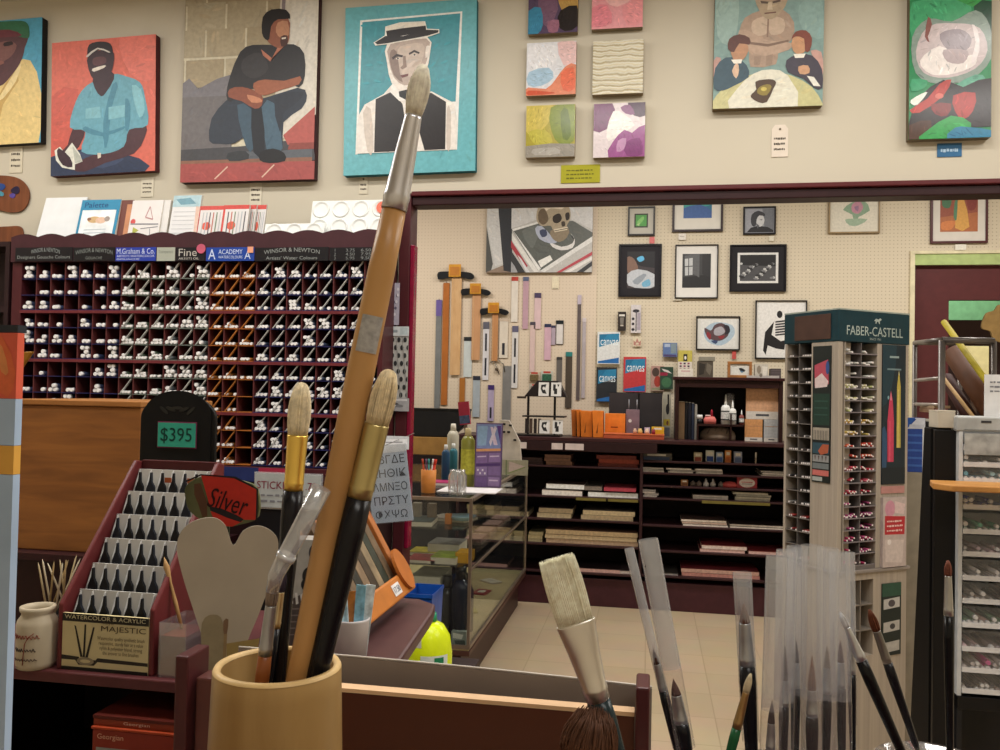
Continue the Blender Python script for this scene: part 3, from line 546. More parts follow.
# paint tubes: white caps towards the shopper
M_cap = mat('e9e7e6', .35, noise=.03); tubes = []
rnd = random.Random(3)
for r in range(nrow):
    for c in range(24):
        a, b = CX[c]+.004, CX[c+1]-.004; wc = b-a; z = zbot+r*RH+(.0095 if r % 3 == 0 and r else .0035)
        if c < 7: rad, cnt = .0098, rnd.choice([0, 1, 2, 2, 3, 3, 5]) if (c, r) not in ((3, 8), (4, 10)) else 0
        elif c < 10: rad, cnt = .0062, rnd.choice([3, 4, 5, 6, 7, 8])
        elif c < 13: rad, cnt = .0092, rnd.choice([1, 2, 3, 4, 5, 6])
        elif c < 16: rad, cnt = .0066, (rnd.choice([2, 3, 3, 4, 5]) if not (c == 15 and r < 5) else 0)
        else: rad, cnt = .0075, rnd.choice([1, 2, 2, 3, 3, 4, 5, 7])
        per = max(1, int(wc/(2*rad))); placed = 0; lst = []
        layer = 0
        while placed < cnt and layer < 3:
            k = min(per-(layer % 2), cnt-placed)
            if k <= 0: break
            slack = (wc-per*2*rad); start = a+rad+(rad if layer % 2 else 0)+rnd.random()*max(0, slack)*.9
            slots = sorted(rnd.sample(range(per-(layer % 2)), k)) if layer == 0 and k < per else range(k)
            for s in slots: lst.append((start+s*2*rad+rnd.uniform(-.12, .12)*rad, z+rad+layer*rad*1.75, rad))
            placed += k; layer += 1
        tubes.append((r, c, lst, rad))
def tube_mesh(rad, body, name='paint_tube'):
    m = MB()
    m.cyl((0, 0, 0), (0, .014, 0), rad*.86, rad*.97, 10, 0); m.cyl((0, .0141, 0), (0, .1, 0), rad*.95, rad*.95, 10, 1)
    m.cyl((0, -.0012, 0), (0, 0, 0), rad*.7, rad*.86, 10, 0)
    o = m.build(name, [M_cap, mat(body, .35)]); me = o.data; bpy.data.objects.remove(o); return me
BODY = lambda c: '3b4668' if c < 7 else ('5b6b58' if c < 10 else ('7d8489' if c < 13 else ('b4763a' if c < 16 else '55607c')))
KIND = lambda c: 'white-capped gouache tube' if c < 7 else ('slim white-capped tube' if c < 10 else ('silver paint tube with white cap' if c < 13 else ('white-capped tube in an orange-brown bin' if c < 16 else 'white-capped watercolour tube')))
meshes = {}
order = sorted([t for t in tubes if t[2]], key=lambda t: -t[3]); nind = 0; rest = MB()
for (r, c, lst, rad) in order:
    key = (round(rad, 4), BODY(c))
    if key not in meshes: meshes[key] = tube_mesh(rad, BODY(c))
    indiv = nind+len(lst) <= 300 and not (c < 7 and r < 3)
    for (x, z, q) in lst:
        y = YR-.004+rnd.uniform(0, .012)
        if indiv:
            o = bpy.data.objects.new('paint_tube', meshes[key]); COL.objects.link(o); o.location = (x, y, z)
            tag(o, f'{KIND(c)}, {ordn(11-r)} row down, {ordn(c)} column of the tube rack', 'paint tube', 'paint tubes in the rack'); nind += 1
        else:
            mi = {'3b4668': 1, '5b6b58': 2, '7d8489': 3, 'b4763a': 4, '55607c': 5}[BODY(c)]
            rest.cyl((x, y, z), (x, y+.014, z), q*.86, q*.97, 10, 0); rest.cyl((x, y+.0141, z), (x, y+.1, z), q*.95, q*.95, 8, mi)
tag(rest.build('paint_tubes', [M_cap]+[mat(k, .35) for k in ('3b4668', '5b6b58', '7d8489', 'b4763a', '55607c')]), 'the many remaining small white-capped paint tubes filling the rack bins', 'paint tubes', None, 'stuff')
# cabinet carrying the rack, in shade below it
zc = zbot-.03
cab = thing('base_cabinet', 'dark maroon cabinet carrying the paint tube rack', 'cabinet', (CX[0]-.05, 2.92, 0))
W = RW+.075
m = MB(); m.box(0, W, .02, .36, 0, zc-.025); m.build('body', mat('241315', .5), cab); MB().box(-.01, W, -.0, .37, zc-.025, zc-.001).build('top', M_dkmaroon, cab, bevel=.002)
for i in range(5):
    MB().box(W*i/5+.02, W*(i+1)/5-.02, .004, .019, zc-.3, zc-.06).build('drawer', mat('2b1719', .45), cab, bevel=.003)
# strips and sticker sign just under the rack
X, Z, w, h = rect(222, 468, 286, 482, 2.9); t = thing('shelf_banner', 'blue and red banner strip under the tube rack behind the round red sign', 'banner', (X, 2.915, Z))
MB().box(0, w*.55, -.004, 0, 0, h).build('blue_panel', mat('27305e', .5), t); MB().box(w*.551, w, -.004, 0, 0, h).build('red_panel', mat('a02a42', .5), t)
X, Z, w, h = rect(255, 474, 321, 508, 2.6); t = thing('sticker_sign', 'grey-white STICKERS sign with red lettering in a clear holder', 'sign', (X, 2.6, Z))
MB().box(0, w, -.004, 0, 0, h).build('card', mat('a9adac', .4), t)
MB().box(-.004, w+.004, .001, .004, -.006, h+.004).build('holder', clear(haze=.25), t)
text('STICKERS   .79', mat('7c2438', .5), t, w*.04, h*.55, w*.9, h*.22, y=-.005); scrawl(2, mat('77777c', .5), t, w*.1, h*.1, w*.8, h*.34, y=-.005)
bb = MB().box(-.02, w+.0, .006, .28, 0, Z-.007); tag(bb.build('display_box', mat('15151a', .4), None, (X, 2.6, 0), bevel=.004), 'dark floor cabinet behind the round red sign carrying the sticker sign', 'cabinet')
# ------------------------------------------------------------------ things leaning on top of the rack
ZT = HZ+zbot+.0  # top level inside the crown
MB_top = MB().box(-.045, RW+.02, .0005, .165, HZ+.0705, HZ+.078); MB_top.build('top_board', M_dkmaroon, rack)
ZT = zbot+HZ+.0785
def leaning(name, x0, y0, x1, label, cat, lean=.35, thick=.012, y=YR+.05, cols=('e4e4e6',), group=None, side='cfcfca', h=None):
    """a pad leaning back on the wall; returns thing, width, height along the slope"""
    A = P(x0, 240, y); B = P(x1, 240, y); top = P((x0+x1)/2, y0, y).z-ZT
    H = top/math.cos(lean)*1.02
    t = thing(name, label, cat, (A.x, y, ZT), (-lean, 0, 0), group)
    return t, B.x-A.x, H
def padbody(t, W, H, thick, face, edge='d8d5cc'):
    MB().box(0, W, .0005, thick, 0, H).build('pages', mat(edge, .7), t); MB().box(0, W, -.0015, 0, 0, H).build('cover', mat(face, .45, noise=.03), t, bevel=.0006)
t, W, H = leaning('paper_pad', 34, 195, 76, 'plain white pad leaning at the left end of the rack top', 'pad', .3, y=YR+.03); padbody(t, W, H, .02, 'e2e5e8')
t, W, H = leaning('palette_pad', 73.5, 198, 113, 'blue-headed disposable palette pad leaning on the rack top', 'pad', .25, y=YR+.01); padbody(t, W, H, .012, '2b86ae')
MB().box(W*.07, W*.93, -.003, -.0016, H*.03, H*.76).build('label_panel', mat('e6ebee', .5), t); text('Palette', mat('1c4a7c', .5), t, W*.1, H*.82, W*.6, H*.12, y=-.0022)
art('illustration', t, W*.86, H*.73, [('c9a878', ell(40, 30, 20, 10)), ('8a5c44', ell(25, 28, 6, 5)), ('d9b7a0', ell(60, 32, 16, 10)), ('9c8f88', ell(78, 28, 8, 8)), ('b9c4cc', [(15, 60), (80, 58), (80, 61), (15, 63)]), ('b9c4cc', [(15, 70), (80, 68), (80, 71), (15, 73)]), ('b9c4cc', [(15, 80), (70, 78), (70, 81), (15, 83)])], (0, 0, 100, 100), y=-.0032, x=W*.07, z=H*.03)
t, W, H = leaning('sketch_book', 114, 199, 128, 'brown and orange book leaning between blue and white pads on rack top', 'book', .2, y=YR+.025); padbody(t, W, H, .01, '6f4038'); MB().box(W*.55, W*.9, -.003, -.0016, H*.1, H*.9).build('cover_picture', mat('c58a66', .5), t)
t, W, H = leaning('watercolour_pad', 126, 199, 157, 'white pad with faint figure drawing and red spot on rack top', 'pad', .22, y=YR+.01); padbody(t, W, H, .01, 'e0dcdb')
art('cover_picture', t, W, H, [('cf4a48', ell(12, 50, 8, 7)), ('a9ad4a', [(15, 62), (35, 70), (15, 80)]), ('b98a8c', line(60, 15, 50, 40, 3)), ('b98a8c', line(50, 40, 75, 45, 3)), ('b98a8c', line(60, 15, 75, 45, 2)), ('8a8a90', line(5, 55, 95, 56, 3)), ('8a8a90', line(40, 66, 95, 62, 2)), ('8a8a90', line(70, 66, 75, 95, 2))], (0, 0, 100, 100), y=-.002)
t, W, H = leaning('paper_pad', 155, 199, 165, 'narrow stack of white pads seen edge-on left of the blue-topped pad', 'pad', .2, y=YR+.02); padbody(t, W, H, .03, 'dcdad8')
t, W, H = leaning('paper_pad', 167, 194, 195, 'white lined pad with pale blue picture heading on the rack top', 'pad', .22, y=YR+.01); padbody(t, W, H, .012, 'dcdcde')
art('heading', t, W, H, [('a9c6cf', [(0, 0), (100, 0), (100, 24), (0, 24)]), ('6e9aab', [(10, 8), (60, 5), (85, 18), (30, 20)]), ('d9b9a9', [(85, 24), (100, 24), (100, 100), (92, 100)])]+[('c3c4c8', [(8, y), (85, y), (85, y+1.5), (8, y+1.5)]) for y in range(34, 96, 9)], (0, 0, 100, 100), y=-.002)
for i, (a, b, lb) in enumerate([(194, 220, 'left red and white marker set pack leaning on rack top'), (219, 245, 'middle red and white marker set pack leaning on rack top'), (240, 252, 'narrow red marker set pack behind the middle one'), (249, 262, 'rightmost red marker set pack on rack top')]):
    t, W, H = leaning('marker_pack', a, 205-(i > 0)*1, b, lb, 'marker pack', .22, y=YR+.012+i*.012*(i > 1), group='red and white packs on the rack top'); padbody(t, W, H, .008, 'd9d6d6')
    art('pack_print', t, W, H, [('c8443c', [(0, 0), (100, 0), (100, 11), (0, 11)]), ('c8443c', [(0, 0), (8, 0), (8, 100), (0, 100)]), ('d65a44', ell(38, 55, 17, 11)), ('cf3a34', ell(55, 92, 25, 8))]+[(('b9b9bd', 'a9aeb6', '4a4a52', 'b35a4a', '6a7c60')[(j+i*2) % 5], [(20+j*13, 18), (24+j*13, 18), (24+j*13, 90), (20+j*13, 90)]) for j in range(6)], (0, 0, 100, 100), y=-.002)
def well_tray(x0, y0, x1, nx, ny, label, yy, lean, dr, zoff=0):
    t, W, H = leaning('paint_tray', x0, y0, x1, label, 'palette tray', lean, y=yy)
    m = MB(); m.box(0, W, 0, .008, 0, H)
    for i in range(nx):
        for j in range(ny):
            cx = W*(i+.5)/nx; cz = H-(j+.5)*W/nx*dr
            R = []
            for q, (rr, yq) in enumerate([(.44, -.0), (.42, -.005), (.37, -.005), (.3, -.0005), (0.02, -.0003)]):
                R.append([(cx+W/nx*rr*math.cos(a*math.pi/14), yq, cz+W/nx*rr*math.sin(a*math.pi/14)) for a in range(28)])
            m.ring(R, 0, True, False)
    m.build('tray', mat('e9ebe9', .3, noise=.02), t, bevel=.002); return t, W, H
t, W, H = well_tray(308, 199, 388, 4, 2, 'large white plastic palette with eight round wells and an orange sticker', YR+.045, .2, .92)
MB().lathe([(0, 0), (W*.075, 0), (W*.075, .002)], n=24).build('sticker', mat('dd7058', .4), t, (W*.9, -.0055, H*.8), (math.pi/2, 0, 0))
well_tray(263, 223, 323, 3, 1, 'smaller white plastic palette with three round wells on rack top', YR+.012, .2, .85)
# wooden palettes hanging on the wall
def palette(px, py, s, label, cols, out):
    out = [(u*s, v*s) for u, v in out]; cols = [(u*s, v*s, r*s, c) for u, v, r, c in cols]
    a = P(px, py, YF); t = thing('wooden_palette', label, 'palette', (a.x, YF-.004, a.z))
    MB().prism(smooth_poly(out, 5), -.006, 0, sm=False).build('board', wood('6b3d25', '7f4a2d', (8, 1, 1)), t, bevel=.001)
    for i, (u, v, r, c) in enumerate(cols):
        MB().prism(smooth_poly([(u+r*math.cos(k)*random.uniform(.7, 1.2), v+r*.8*math.sin(k)*random.uniform(.7, 1.2)) for k in (0, 1, 2, 3, 4, 5.2)], 3), -.0085, -.0062).build('paint_dab', mat(c, .3, bump=.5), t, bevel=.0006)
palette(4, 197, 1.3, 'brown wooden palette with blue and black paint dabs at the left edge', [(-.005, .032, .019, '2c4a8c'), (-.004, .008, .012, '4f93a8'), (.052, .018, .019, '241d3c'), (.04, .002, .011, '5a4a9a')],
        [(-.16, .07), (-.06, .073), (.02, .07), (.07, .055), (.1, .02), (.1, -.02), (.075, -.05), (.03, -.055), (-.03, -.045), (-.1, -.06), (-.17, -.05)])
palette(3, 236, 1.1, 'second brown wooden palette partly hidden behind rack top', [], [(-.14, .03), (-.03, .035), (.03, .037), (.085, .035), (.1, .0), (.1, -.04), (-.14, -.04)])
# dark neighbouring shelf at the far left
X, Z, w, h = rect(-60, 249, 14, 400, YR)
t = thing('side_shelf', 'dark shelf of bottles beside the tube rack at the left edge', 'shelf', (X-.03, YR, Z)); w = CX[0]-.05-X
m = MB(); m.box(0, w+.02, 0, .17, -.3, -.28); m.box(0, w+.02, .15, .17, -.3, h+.03); m.box(w, w+.02, 0, .15, -.28, h+.03); m.box(0, w, 0, .15, h*.58, h*.62); m.box(0, w, 0, .15, h*.16, h*.2); m.box(0, w, 0, .15, h+.01, h+.03); m.build('carcass', mat('2a171a', .5), t)
m = MB().box(0, w+.02, .0, .17, -Z, -.301); m.build('base', mat('1d1113', .6), t)
for i in range(3):
    b = tag(MB().lathe([(.0, 0), (.022, 0), (.022, .05), (.016, .06), (.016, .07), (.0, .07)], n=16).build('jar', mat('8f9088', .4), None, (X+w-.06-.055*i, YR+.04, Z+h*.2+.001)), 'small pale jar on the dark shelf at the left edge', 'jar', 'pale jars on the dark side shelf')
# ------------------------------------------------------------------ wood cabinet, price sign
Yw = 2.25
X, Z, w, h = rect(14, 402, 139, 552, Yw)
t = thing('wooden_cabinet', 'warm brown wood-grain cabinet left of the price sign', 'cabinet', (X, Yw, Z))
W_or = wood('7a4c26', '96602f', (1, 1, 9), 3.2, .45)
MB().box(0, w, 0, .4, 0, h-.012).build('body', W_or, t, bevel=.003); MB().box(-.004, w+.004, -.006, .404, h-.0115, h+.006).build('top', wood('95602f', 'ab7440', (1, 1, 9), 3), t, bevel=.003)
cbn = MB(); cbn.box(-.1, w+.02, .03, .42, -Z, -.02); cbn.box(-.1, w+.1, -.05, .42, -.02, -.0005)
tag(cbn.build('counter_base', M_dkmaroon, None, (X, Yw, Z)), 'dark maroon counter carrying the wood-grain cabinet', 'counter')
X, Z, w, h = rect(140, 394, 215, 474, 1.86)
zs = P(100, 672, 1.45).z
t = thing('price_sign', 'black arched board with turquoise $395 card', 'sign', (X, 1.86, zs))
H = P(178, 394, 1.86).z-zs
arch = [(0, 0), (w, 0), (w, H-w*.3)]+[(w/2+w/2*math.cos(a), H-w*.3+w*.3*math.sin(a)) for a in [math.pi*k/20 for k in range(1, 20)]]+[(0, H-w*.3)]
MB().prism(arch, 0, .012).build('board', mat('0f0f11', .35), t, bevel=.002)
MB().prism([(w*.05+u*.9, v+.008 if v > .1 else v) for u, v in arch], -.002, -.0002).build('panel', mat('08080a', .5), t)
a, zc1, ww, hh = rect(158, 423, 195, 447, 1.855)
c = MB().box(0, ww, -.006, -.0025, 0, hh).build('price_card', mat('35a088', .5, noise=.05), t, (a-X, 0, zc1-zs))
MB().box(-.003, ww+.003, -.0024, -.0021, -.003, hh+.003).build('card_border', mat('7a3050', .5), c)
text('$395', mat('0c3a34', .5), c, ww*.08, hh*.15, ww*.84, hh*.65, y=-.0065)
for i in range(5): MB().prism(ell(0, 0, w*.07, w*.02, 12, rot=-40+i*20), -.003, -.0021).build('ornament', mat('2b2a26', .4), t, (w*.5+(i-2)*w*.09, 0, H-w*.17-abs(i-2)*.003))
# ------------------------------------------------------------------ counter plank with the brush display
X0, X1 = P(14, 690, 1.4).x-.25, P(182, 705, 1.38).x
cn = thing('display_counter', 'maroon counter shelf under the watercolor brush display', 'counter', (X0, 1.435, 0)); m2 = MB(); m2.box(0, X1-X0, 0, .51, zs-.022, zs-.0005); m2.build('top', mat('5c2f31', .45), cn, bevel=.003)
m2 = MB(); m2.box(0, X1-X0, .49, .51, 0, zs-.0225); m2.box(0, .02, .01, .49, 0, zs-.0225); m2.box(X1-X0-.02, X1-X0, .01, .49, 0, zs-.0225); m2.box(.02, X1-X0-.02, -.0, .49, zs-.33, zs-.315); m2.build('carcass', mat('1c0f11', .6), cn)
zu = zs-.315
# boxes on the shelf below
X, Z, w, h = rect(92, 731, 180, 760, 1.42)
t = thing('paint_set_box', 'dark red paint set box at the bottom on the lower shelf', 'box', (X, 1.42, zu+.0005)); hb = P(130, 731, 1.42).z-zu
MB().box(0, w, 0, .2, 0, hb-.003).build('tray', mat('8c3122', .5), t, bevel=.002); MB().box(-.002, w+.002, -.002, .202, hb-.0025, hb+.002).build('lid', mat('a8401f', .5), t, bevel=.001)
text('Georgian', mat('e0a88a', .5), t, w*.06, hb-.022, w*.3, .012, y=-.0008); MB().box(w*.05, w*.6, -.001, 0, hb-.09, hb-.035).build('cover_picture', mat('8d8f88', .6), t)
t = thing('paint_set_box', 'upper box of the stack with orange edge on the lower shelf', 'box', (X-.002, 1.425, zu+hb+.003))
MB().box(0, w, 0, .19, 0, .012).build('tray', mat('8a3a24', .5), t, bevel=.001); MB().box(-.001, w+.001, -.001, .19, .0125, .018).build('lid', mat('5a2018', .5), t)
text('Georgian', mat('d9b09a', .5), t, w*.35, .003, w*.3, .007, y=-.0008)
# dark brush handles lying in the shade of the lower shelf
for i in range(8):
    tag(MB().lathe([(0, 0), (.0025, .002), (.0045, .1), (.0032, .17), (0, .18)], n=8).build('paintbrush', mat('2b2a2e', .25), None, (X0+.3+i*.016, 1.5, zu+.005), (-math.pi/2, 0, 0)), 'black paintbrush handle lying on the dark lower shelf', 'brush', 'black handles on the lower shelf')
# ---- the stepped display itself
YA, YBk = 1.45, 1.68
xa = P(61, 640, YA).x; xb = P(149.5, 650, YA).x; zf = P(100, 612, YA).z-zs; zb2 = P(170, 463, YBk).z-zs
DW = xb-xa; DD = YBk-YA
disp = thing('brush_display', 'maroon stepped display of small brushes marked WATERCOLOR & ACRYLIC', 'display stand', (xa, YA, zs))
rail = [(0, 0), (0, zf+.01), (DD*.98, zb2+.004), (DD+.02, zb2), (DD+.02, 0)]
for x, nm in ((-.008, 'left'), (DW-.002, 'right')): MB().prism(rail, x, x+.01, ax='x').build('side_panel', mat('652a2b', .35), disp, bevel=.0025)
MB().box(.0025, DW-.0025, DD+.01, DD+.02, 0, zb2+.004).build('back_panel', mat('4a1f20', .4), disp, bevel=.002)
MB().box(.0025, DW-.0025, 0, .006, 0, zf-.006).build('front_panel', mat('d0c193', .5, noise=.04), disp)
b = art('front_label', disp, DW-.005, zf-.006, [('1a1712', [(0, 0), (100, 0), (100, 14), (0, 14)]), ('26201a', [(0, 74), (20, 76), (22, 80), (40, 80), (42, 76), (100, 78), (100, 84), (42, 83), (38, 90), (20, 90), (16, 82), (0, 82)]), ('17130f', [(0, 94), (100, 94), (100, 100), (0, 100)]),
    ('8f8268', ell(28, 83, 10, 7)), ('201a14', [(14, 20), (16, 22), (25, 76), (22, 76)]), ('201a14', [(26, 18), (28, 18), (27.5, 76), (25, 76)]), ('201a14', [(38, 22), (36, 22), (28, 76), (31, 76)]), ('c9b98c', ell(28, 83, 6, 3))], (0, 0, 100, 100), y=-.0004, x=.0025)
text('WATERCOLOR & ACRYLIC', mat('cfc49e', .5), disp, .008, zf-.0155, DW-.016, .0075, y=-.002); text('MAJESTIC', mat('4a3a28', .5), disp, DW*.46, zf*.66, DW*.5, .013, y=-.002); text('Royal', mat('4a3a28', .5), disp, DW*.48, zf*.79, DW*.12, .006, y=-.002)
text('Watercolor quality synthetic brush\nresponsive, sturdy hair at a value\nnylon & polyester blend, strong\nthe answer to fine brushes', mat('5a4a34', .5), disp, DW*.42, zf*.3, DW*.53, zf*.3, y=-.002)
ns = 6; rbz = random.Random(9)
for r in range(ns):
    y0 = .012+r*(DD-.01)/ns; z0 = zf-.012+(zb2-zf)*(r)/ns; z1 = zf-.012+(zb2-zf)*(r+1)/ns
    m = MB(); m.box(.0026, DW-.0026, y0+DD/ns-.004, y0+DD/ns-.0015, z0-.01, z1-.003); m.build('step_card', mat('dddbd7', .5, noise=.05), disp)
    m = MB(); m.box(.0026, DW-.0026, y0-.001, y0+DD/ns-.002, z0-.014, z0-.011); m.build('step', mat('18181b', .4), disp)
    for c in range(7):
        x = .008+c*(DW-.012)/6.6
        m = MB(); q = [(y0+.004, z0-.01), (y0+DD/ns-.006, z0-.01), (y0+DD/ns-.006, z1-.004), (y0+DD/ns-.011, z1-.006)]; m.prism(q, x, x+.0012, ax='x'); m.build('fin', mat('bdbcb9', .4), disp)
        if c < 6:
            # little black-handled brush bundle standing in the slot
            wv = (DW-.012)/6.6
            b = tag(MB().prism([(0, 0), (wv*.74, 0), (wv*.7, (z1-z0)*.4), (wv*.5, (z1-z0)*.62), (wv*.46, (z1-z0)*1.08), (wv*.36, (z1-z0)*1.08), (wv*.3, (z1-z0)*.7), (wv*.05, (z1-z0)*.3)], 0, .006).build('brush_bundle', mat('17181d' if (r+c) % 3 else '20242e', .3), None, (xa+x+.004, YA+y0+.006, zs+z0-.0105)), f'dark bundle of small brushes, {ordn(c)} slot in the {ordn(5-r)} step of the maroon display', 'brushes', 'brush bundles in the stepped display')
            if r == 5 and c in (2, 4): MB().box(wv*.5, wv*1.1, .007, .008, (z1-z0)*.6, (z1-z0)*.85).build('paper_band', mat('b05a34', .5), b)
# ------------------------------------------------------------------ framed pictures on the back wall
YW = YB-.001
def framed(x0, y0, x1, y1, label, fw_, fcol, matcol, inner, cat='framed picture', mbox=None, content=None, cm=None):
    X, Z, W, H = rect(x0, y0, x1, y1, YW); t = thing('framed_picture', label, cat, (X, YW, Z))
    m = MB()
    for a, b, c, d in ((0, W, 0, fw_), (0, W, H-fw_, H), (0, fw_, fw_, H-fw_), (W-fw_, W, fw_, H-fw_)): m.box(a, b, -.022, 0, c, d)
    m.build('frame', mat(fcol, .35), t)
    MB().box(fw_, W-fw_, -.012, -.001, fw_, H-fw_).build('mount', mat(matcol, .6, noise=.03), t)
    if content:
        u0, v0, u1, v1 = inner
        art('picture', t, W*(u1-u0), H*(v1-v0), content, (0, 0, 100, 100), y=-.0125, x=W*u0, z=H*(1-v1))
    return t, W, H
R100 = [(0, 0), (100, 0), (100, 100), (0, 100)]
framed(628, 207, 655, 236, 'small dark-framed picture of a green square, top left of the group', .012, '1d1714', 'b9b5ab', (.24, .24, .74, .72), content=[('2a2a22', R100), ('4f9a4a', [(10, 10), (90, 10), (90, 90), (10, 90)]), ('7fbd6a', [(20, 60), (60, 20), (70, 40), (35, 80)], 3), ('a9c78c', [(15, 80), (40, 65), (35, 88)])])
framed(672.5, 180, 723, 232, 'teal seascape print in white mount and dark frame under the beam', .016, '2a1a1e', 'd9d5cc', (.22, .1, .78, .74), content=[('2c6f8f', R100), ('3f9a94', [(0, 30), (100, 20), (100, 60), (0, 70)], 3), ('8aa04a', [(10, 20), (60, 10), (90, 22), (40, 32)], 3), ('3c5f9c', [(0, 70), (60, 60), (100, 80), (100, 100), (0, 100)], 2), ('5ab0aa', [(30, 40), (90, 45), (80, 60), (40, 55)], 3)])
framed(743, 207, 775.5, 234.8, 'small black and white portrait of a person looking down', .01, '17151a', '8b8d96', (.07, .08, .93, .92), content=[('989aa3', R100), ('6d7078', [(60, 0), (100, 0), (100, 100), (70, 100)]), ('26262b', [(5, 100), (20, 80), (45, 72), (80, 78), (100, 92), (100, 100)], 1), ('c5c6c9', [(38, 35), (60, 28), (68, 50), (60, 72), (48, 75), (38, 58)], 3), ('3a3a40', [(20, 60), (22, 25), (45, 8), (68, 20), (68, 32), (50, 28), (40, 45), (38, 70), (28, 75)], 2), ('77787e', [(50, 45), (62, 44), (58, 50)]), ('5b5c62', [(38, 60), (50, 72), (44, 85)])])
framed(618.7, 244.5, 661.5, 297, 'black-mounted picture of white drapery with a small blue light', .012, '16141a', '1f1c22', (.2, .14, .84, .84), content=[('3a3236', R100), ('17161c', [(0, 0), (100, 0), (100, 45), (50, 40), (0, 20)], 1), ('7b5f52', [(0, 15), (25, 20), (40, 50), (10, 60), (0, 50)], 3), ('b9bdc4', [(0, 62), (40, 48), (100, 62), (100, 95), (60, 100), (5, 92)], 2), ('8e96a0', [(20, 80), (60, 60), (70, 66), (40, 90)], 2), ('6ea6c4', [(55, 85), (80, 75), (85, 92), (60, 96)], 3), ('5cb0dc', [(35, 18), (55, 12), (62, 22), (45, 28)], 3)])
framed(675, 245, 718, 298.7, 'black and white photo of a window in a dark room, white mount', .008, '17151a', 'd8d5d0', (.17, .17, .83, .8), content=[('3a3a3d', R100), ('232326', [(0, 70), (100, 60), (100, 100), (0, 100)]), ('5a5b5e', [(8, 5), (60, 0), (60, 70), (40, 60), (8, 65)]), ('b9bbbd', [(8, 15), (36, 12), (36, 62), (10, 64)]), ('4a4a4e', line(22, 12, 22, 64, 3)), ('4a4a4e', line(8, 38, 36, 36, 3)), ('2a2a2d', [(70, 0), (100, 0), (100, 70), (70, 60)])])
framed(729.5, 245, 786, 291.8, 'crowd scene photo in wide black mount with a white inner border', .01, '17151a', '1d1b20', (.14, .17, .86, .82), content=[('d9d8d6', R100), ('1e1e21', [(6, 7), (94, 7), (94, 93), (6, 93)]), ('4a4a4d', [(6, 40), (94, 45), (94, 93), (6, 93)])]+[(('bdbdbd', '77777a', '2b2b2e')[i % 3], ell(9+(i*17) % 82, 36+(i*29) % 50, 4+i % 3*1.4, 4, 7)) for i in range(44)])
framed(696, 316.5, 739.8, 350.3, 'lively ink and watercolour sketch in thin black frame, low on wall', .009, '19161a', 'd7d5cf', (.1, .1, .9, .9), content=[('d9d8d4', R100), ('a9bccb', [(10, 40), (40, 10), (90, 20), (95, 60), (60, 95), (20, 80)], 3), ('5a4448', [(12, 30), (30, 40), (40, 20), (60, 12), (80, 30), (78, 60), (55, 78), (25, 70), (14, 50)], 3), ('a7a4ac', [(40, 35), (60, 25), (70, 45), (55, 58), (40, 55)], 3), ('8a2f36', [(20, 45), (30, 55), (28, 75), (18, 60)], 3), ('2a2630', [(65, 20), (80, 22), (84, 45), (70, 55), (72, 38)], 3), ('8a2f36', [(50, 62), (70, 58), (60, 72)], 2), ('37466a', [(30, 78), (50, 76), (44, 90)], 2)])
framed(755, 300.6, 806.5, 359, 'white print of a black striped walking figure behind the green tower', .008, '19161a', 'dcdad6', (.05, .05, .95, .95), content=[('dfddda', R100), ('1c1a1c', ell(47, 21, 6, 7))]+[('28262a', [(38, y), (75, y-4), (78, y-1), (38, y+3)]) for y in range(34, 62, 5)]+[('1c1a1c', [(12, 90), (16, 55), (35, 35), (30, 60), (50, 72), (60, 70), (58, 88), (40, 86), (22, 80), (18, 98)], 1)])
framed(828.3, 178, 879.5, 233.6, 'pale flower study in thin gilt frame below the beam', .01, '8a7450', 'd5cfbf', (.06, .05, .94, .93), content=[('d2ccbc', R100), ('7f9a80', [(25, 60), (45, 45), (70, 40), (85, 62), (60, 75), (52, 95), (46, 70)], 2), ('b57f92', [(45, 50), (60, 42), (70, 55), (60, 68), (46, 64)], 3), ('8f6a88', [(50, 55), (60, 52), (58, 64)], 2), ('93a890', [(30, 80), (50, 78), (80, 80), (60, 92), (40, 92)], 2)])
framed(930, 180, 987, 243.5, 'orange and red figure painting in maroon frame above the doorway', .014, '4d2226', 'd5cfc6', (.17, .06, .83, .82), content=[('8f4a34', R100), ('a9643a', [(0, 70), (100, 60), (100, 100), (0, 100)]), ('cf9a4a', [(48, 30), (60, 25), (78, 90), (40, 92)], 2), ('3f6a4a', [(10, 10), (30, 25), (25, 50), (5, 45)], 3), ('4d7a5a', [(38, 40), (46, 25), (44, 75), (36, 70)], 2), ('3f5a7a', [(50, 5), (66, 8), (62, 28), (48, 26)], 3), ('7c2f26', [(70, 20), (95, 15), (95, 50), (75, 55)], 3), ('c9783f', [(5, 80), (40, 78), (30, 95), (5, 95)], 3)])
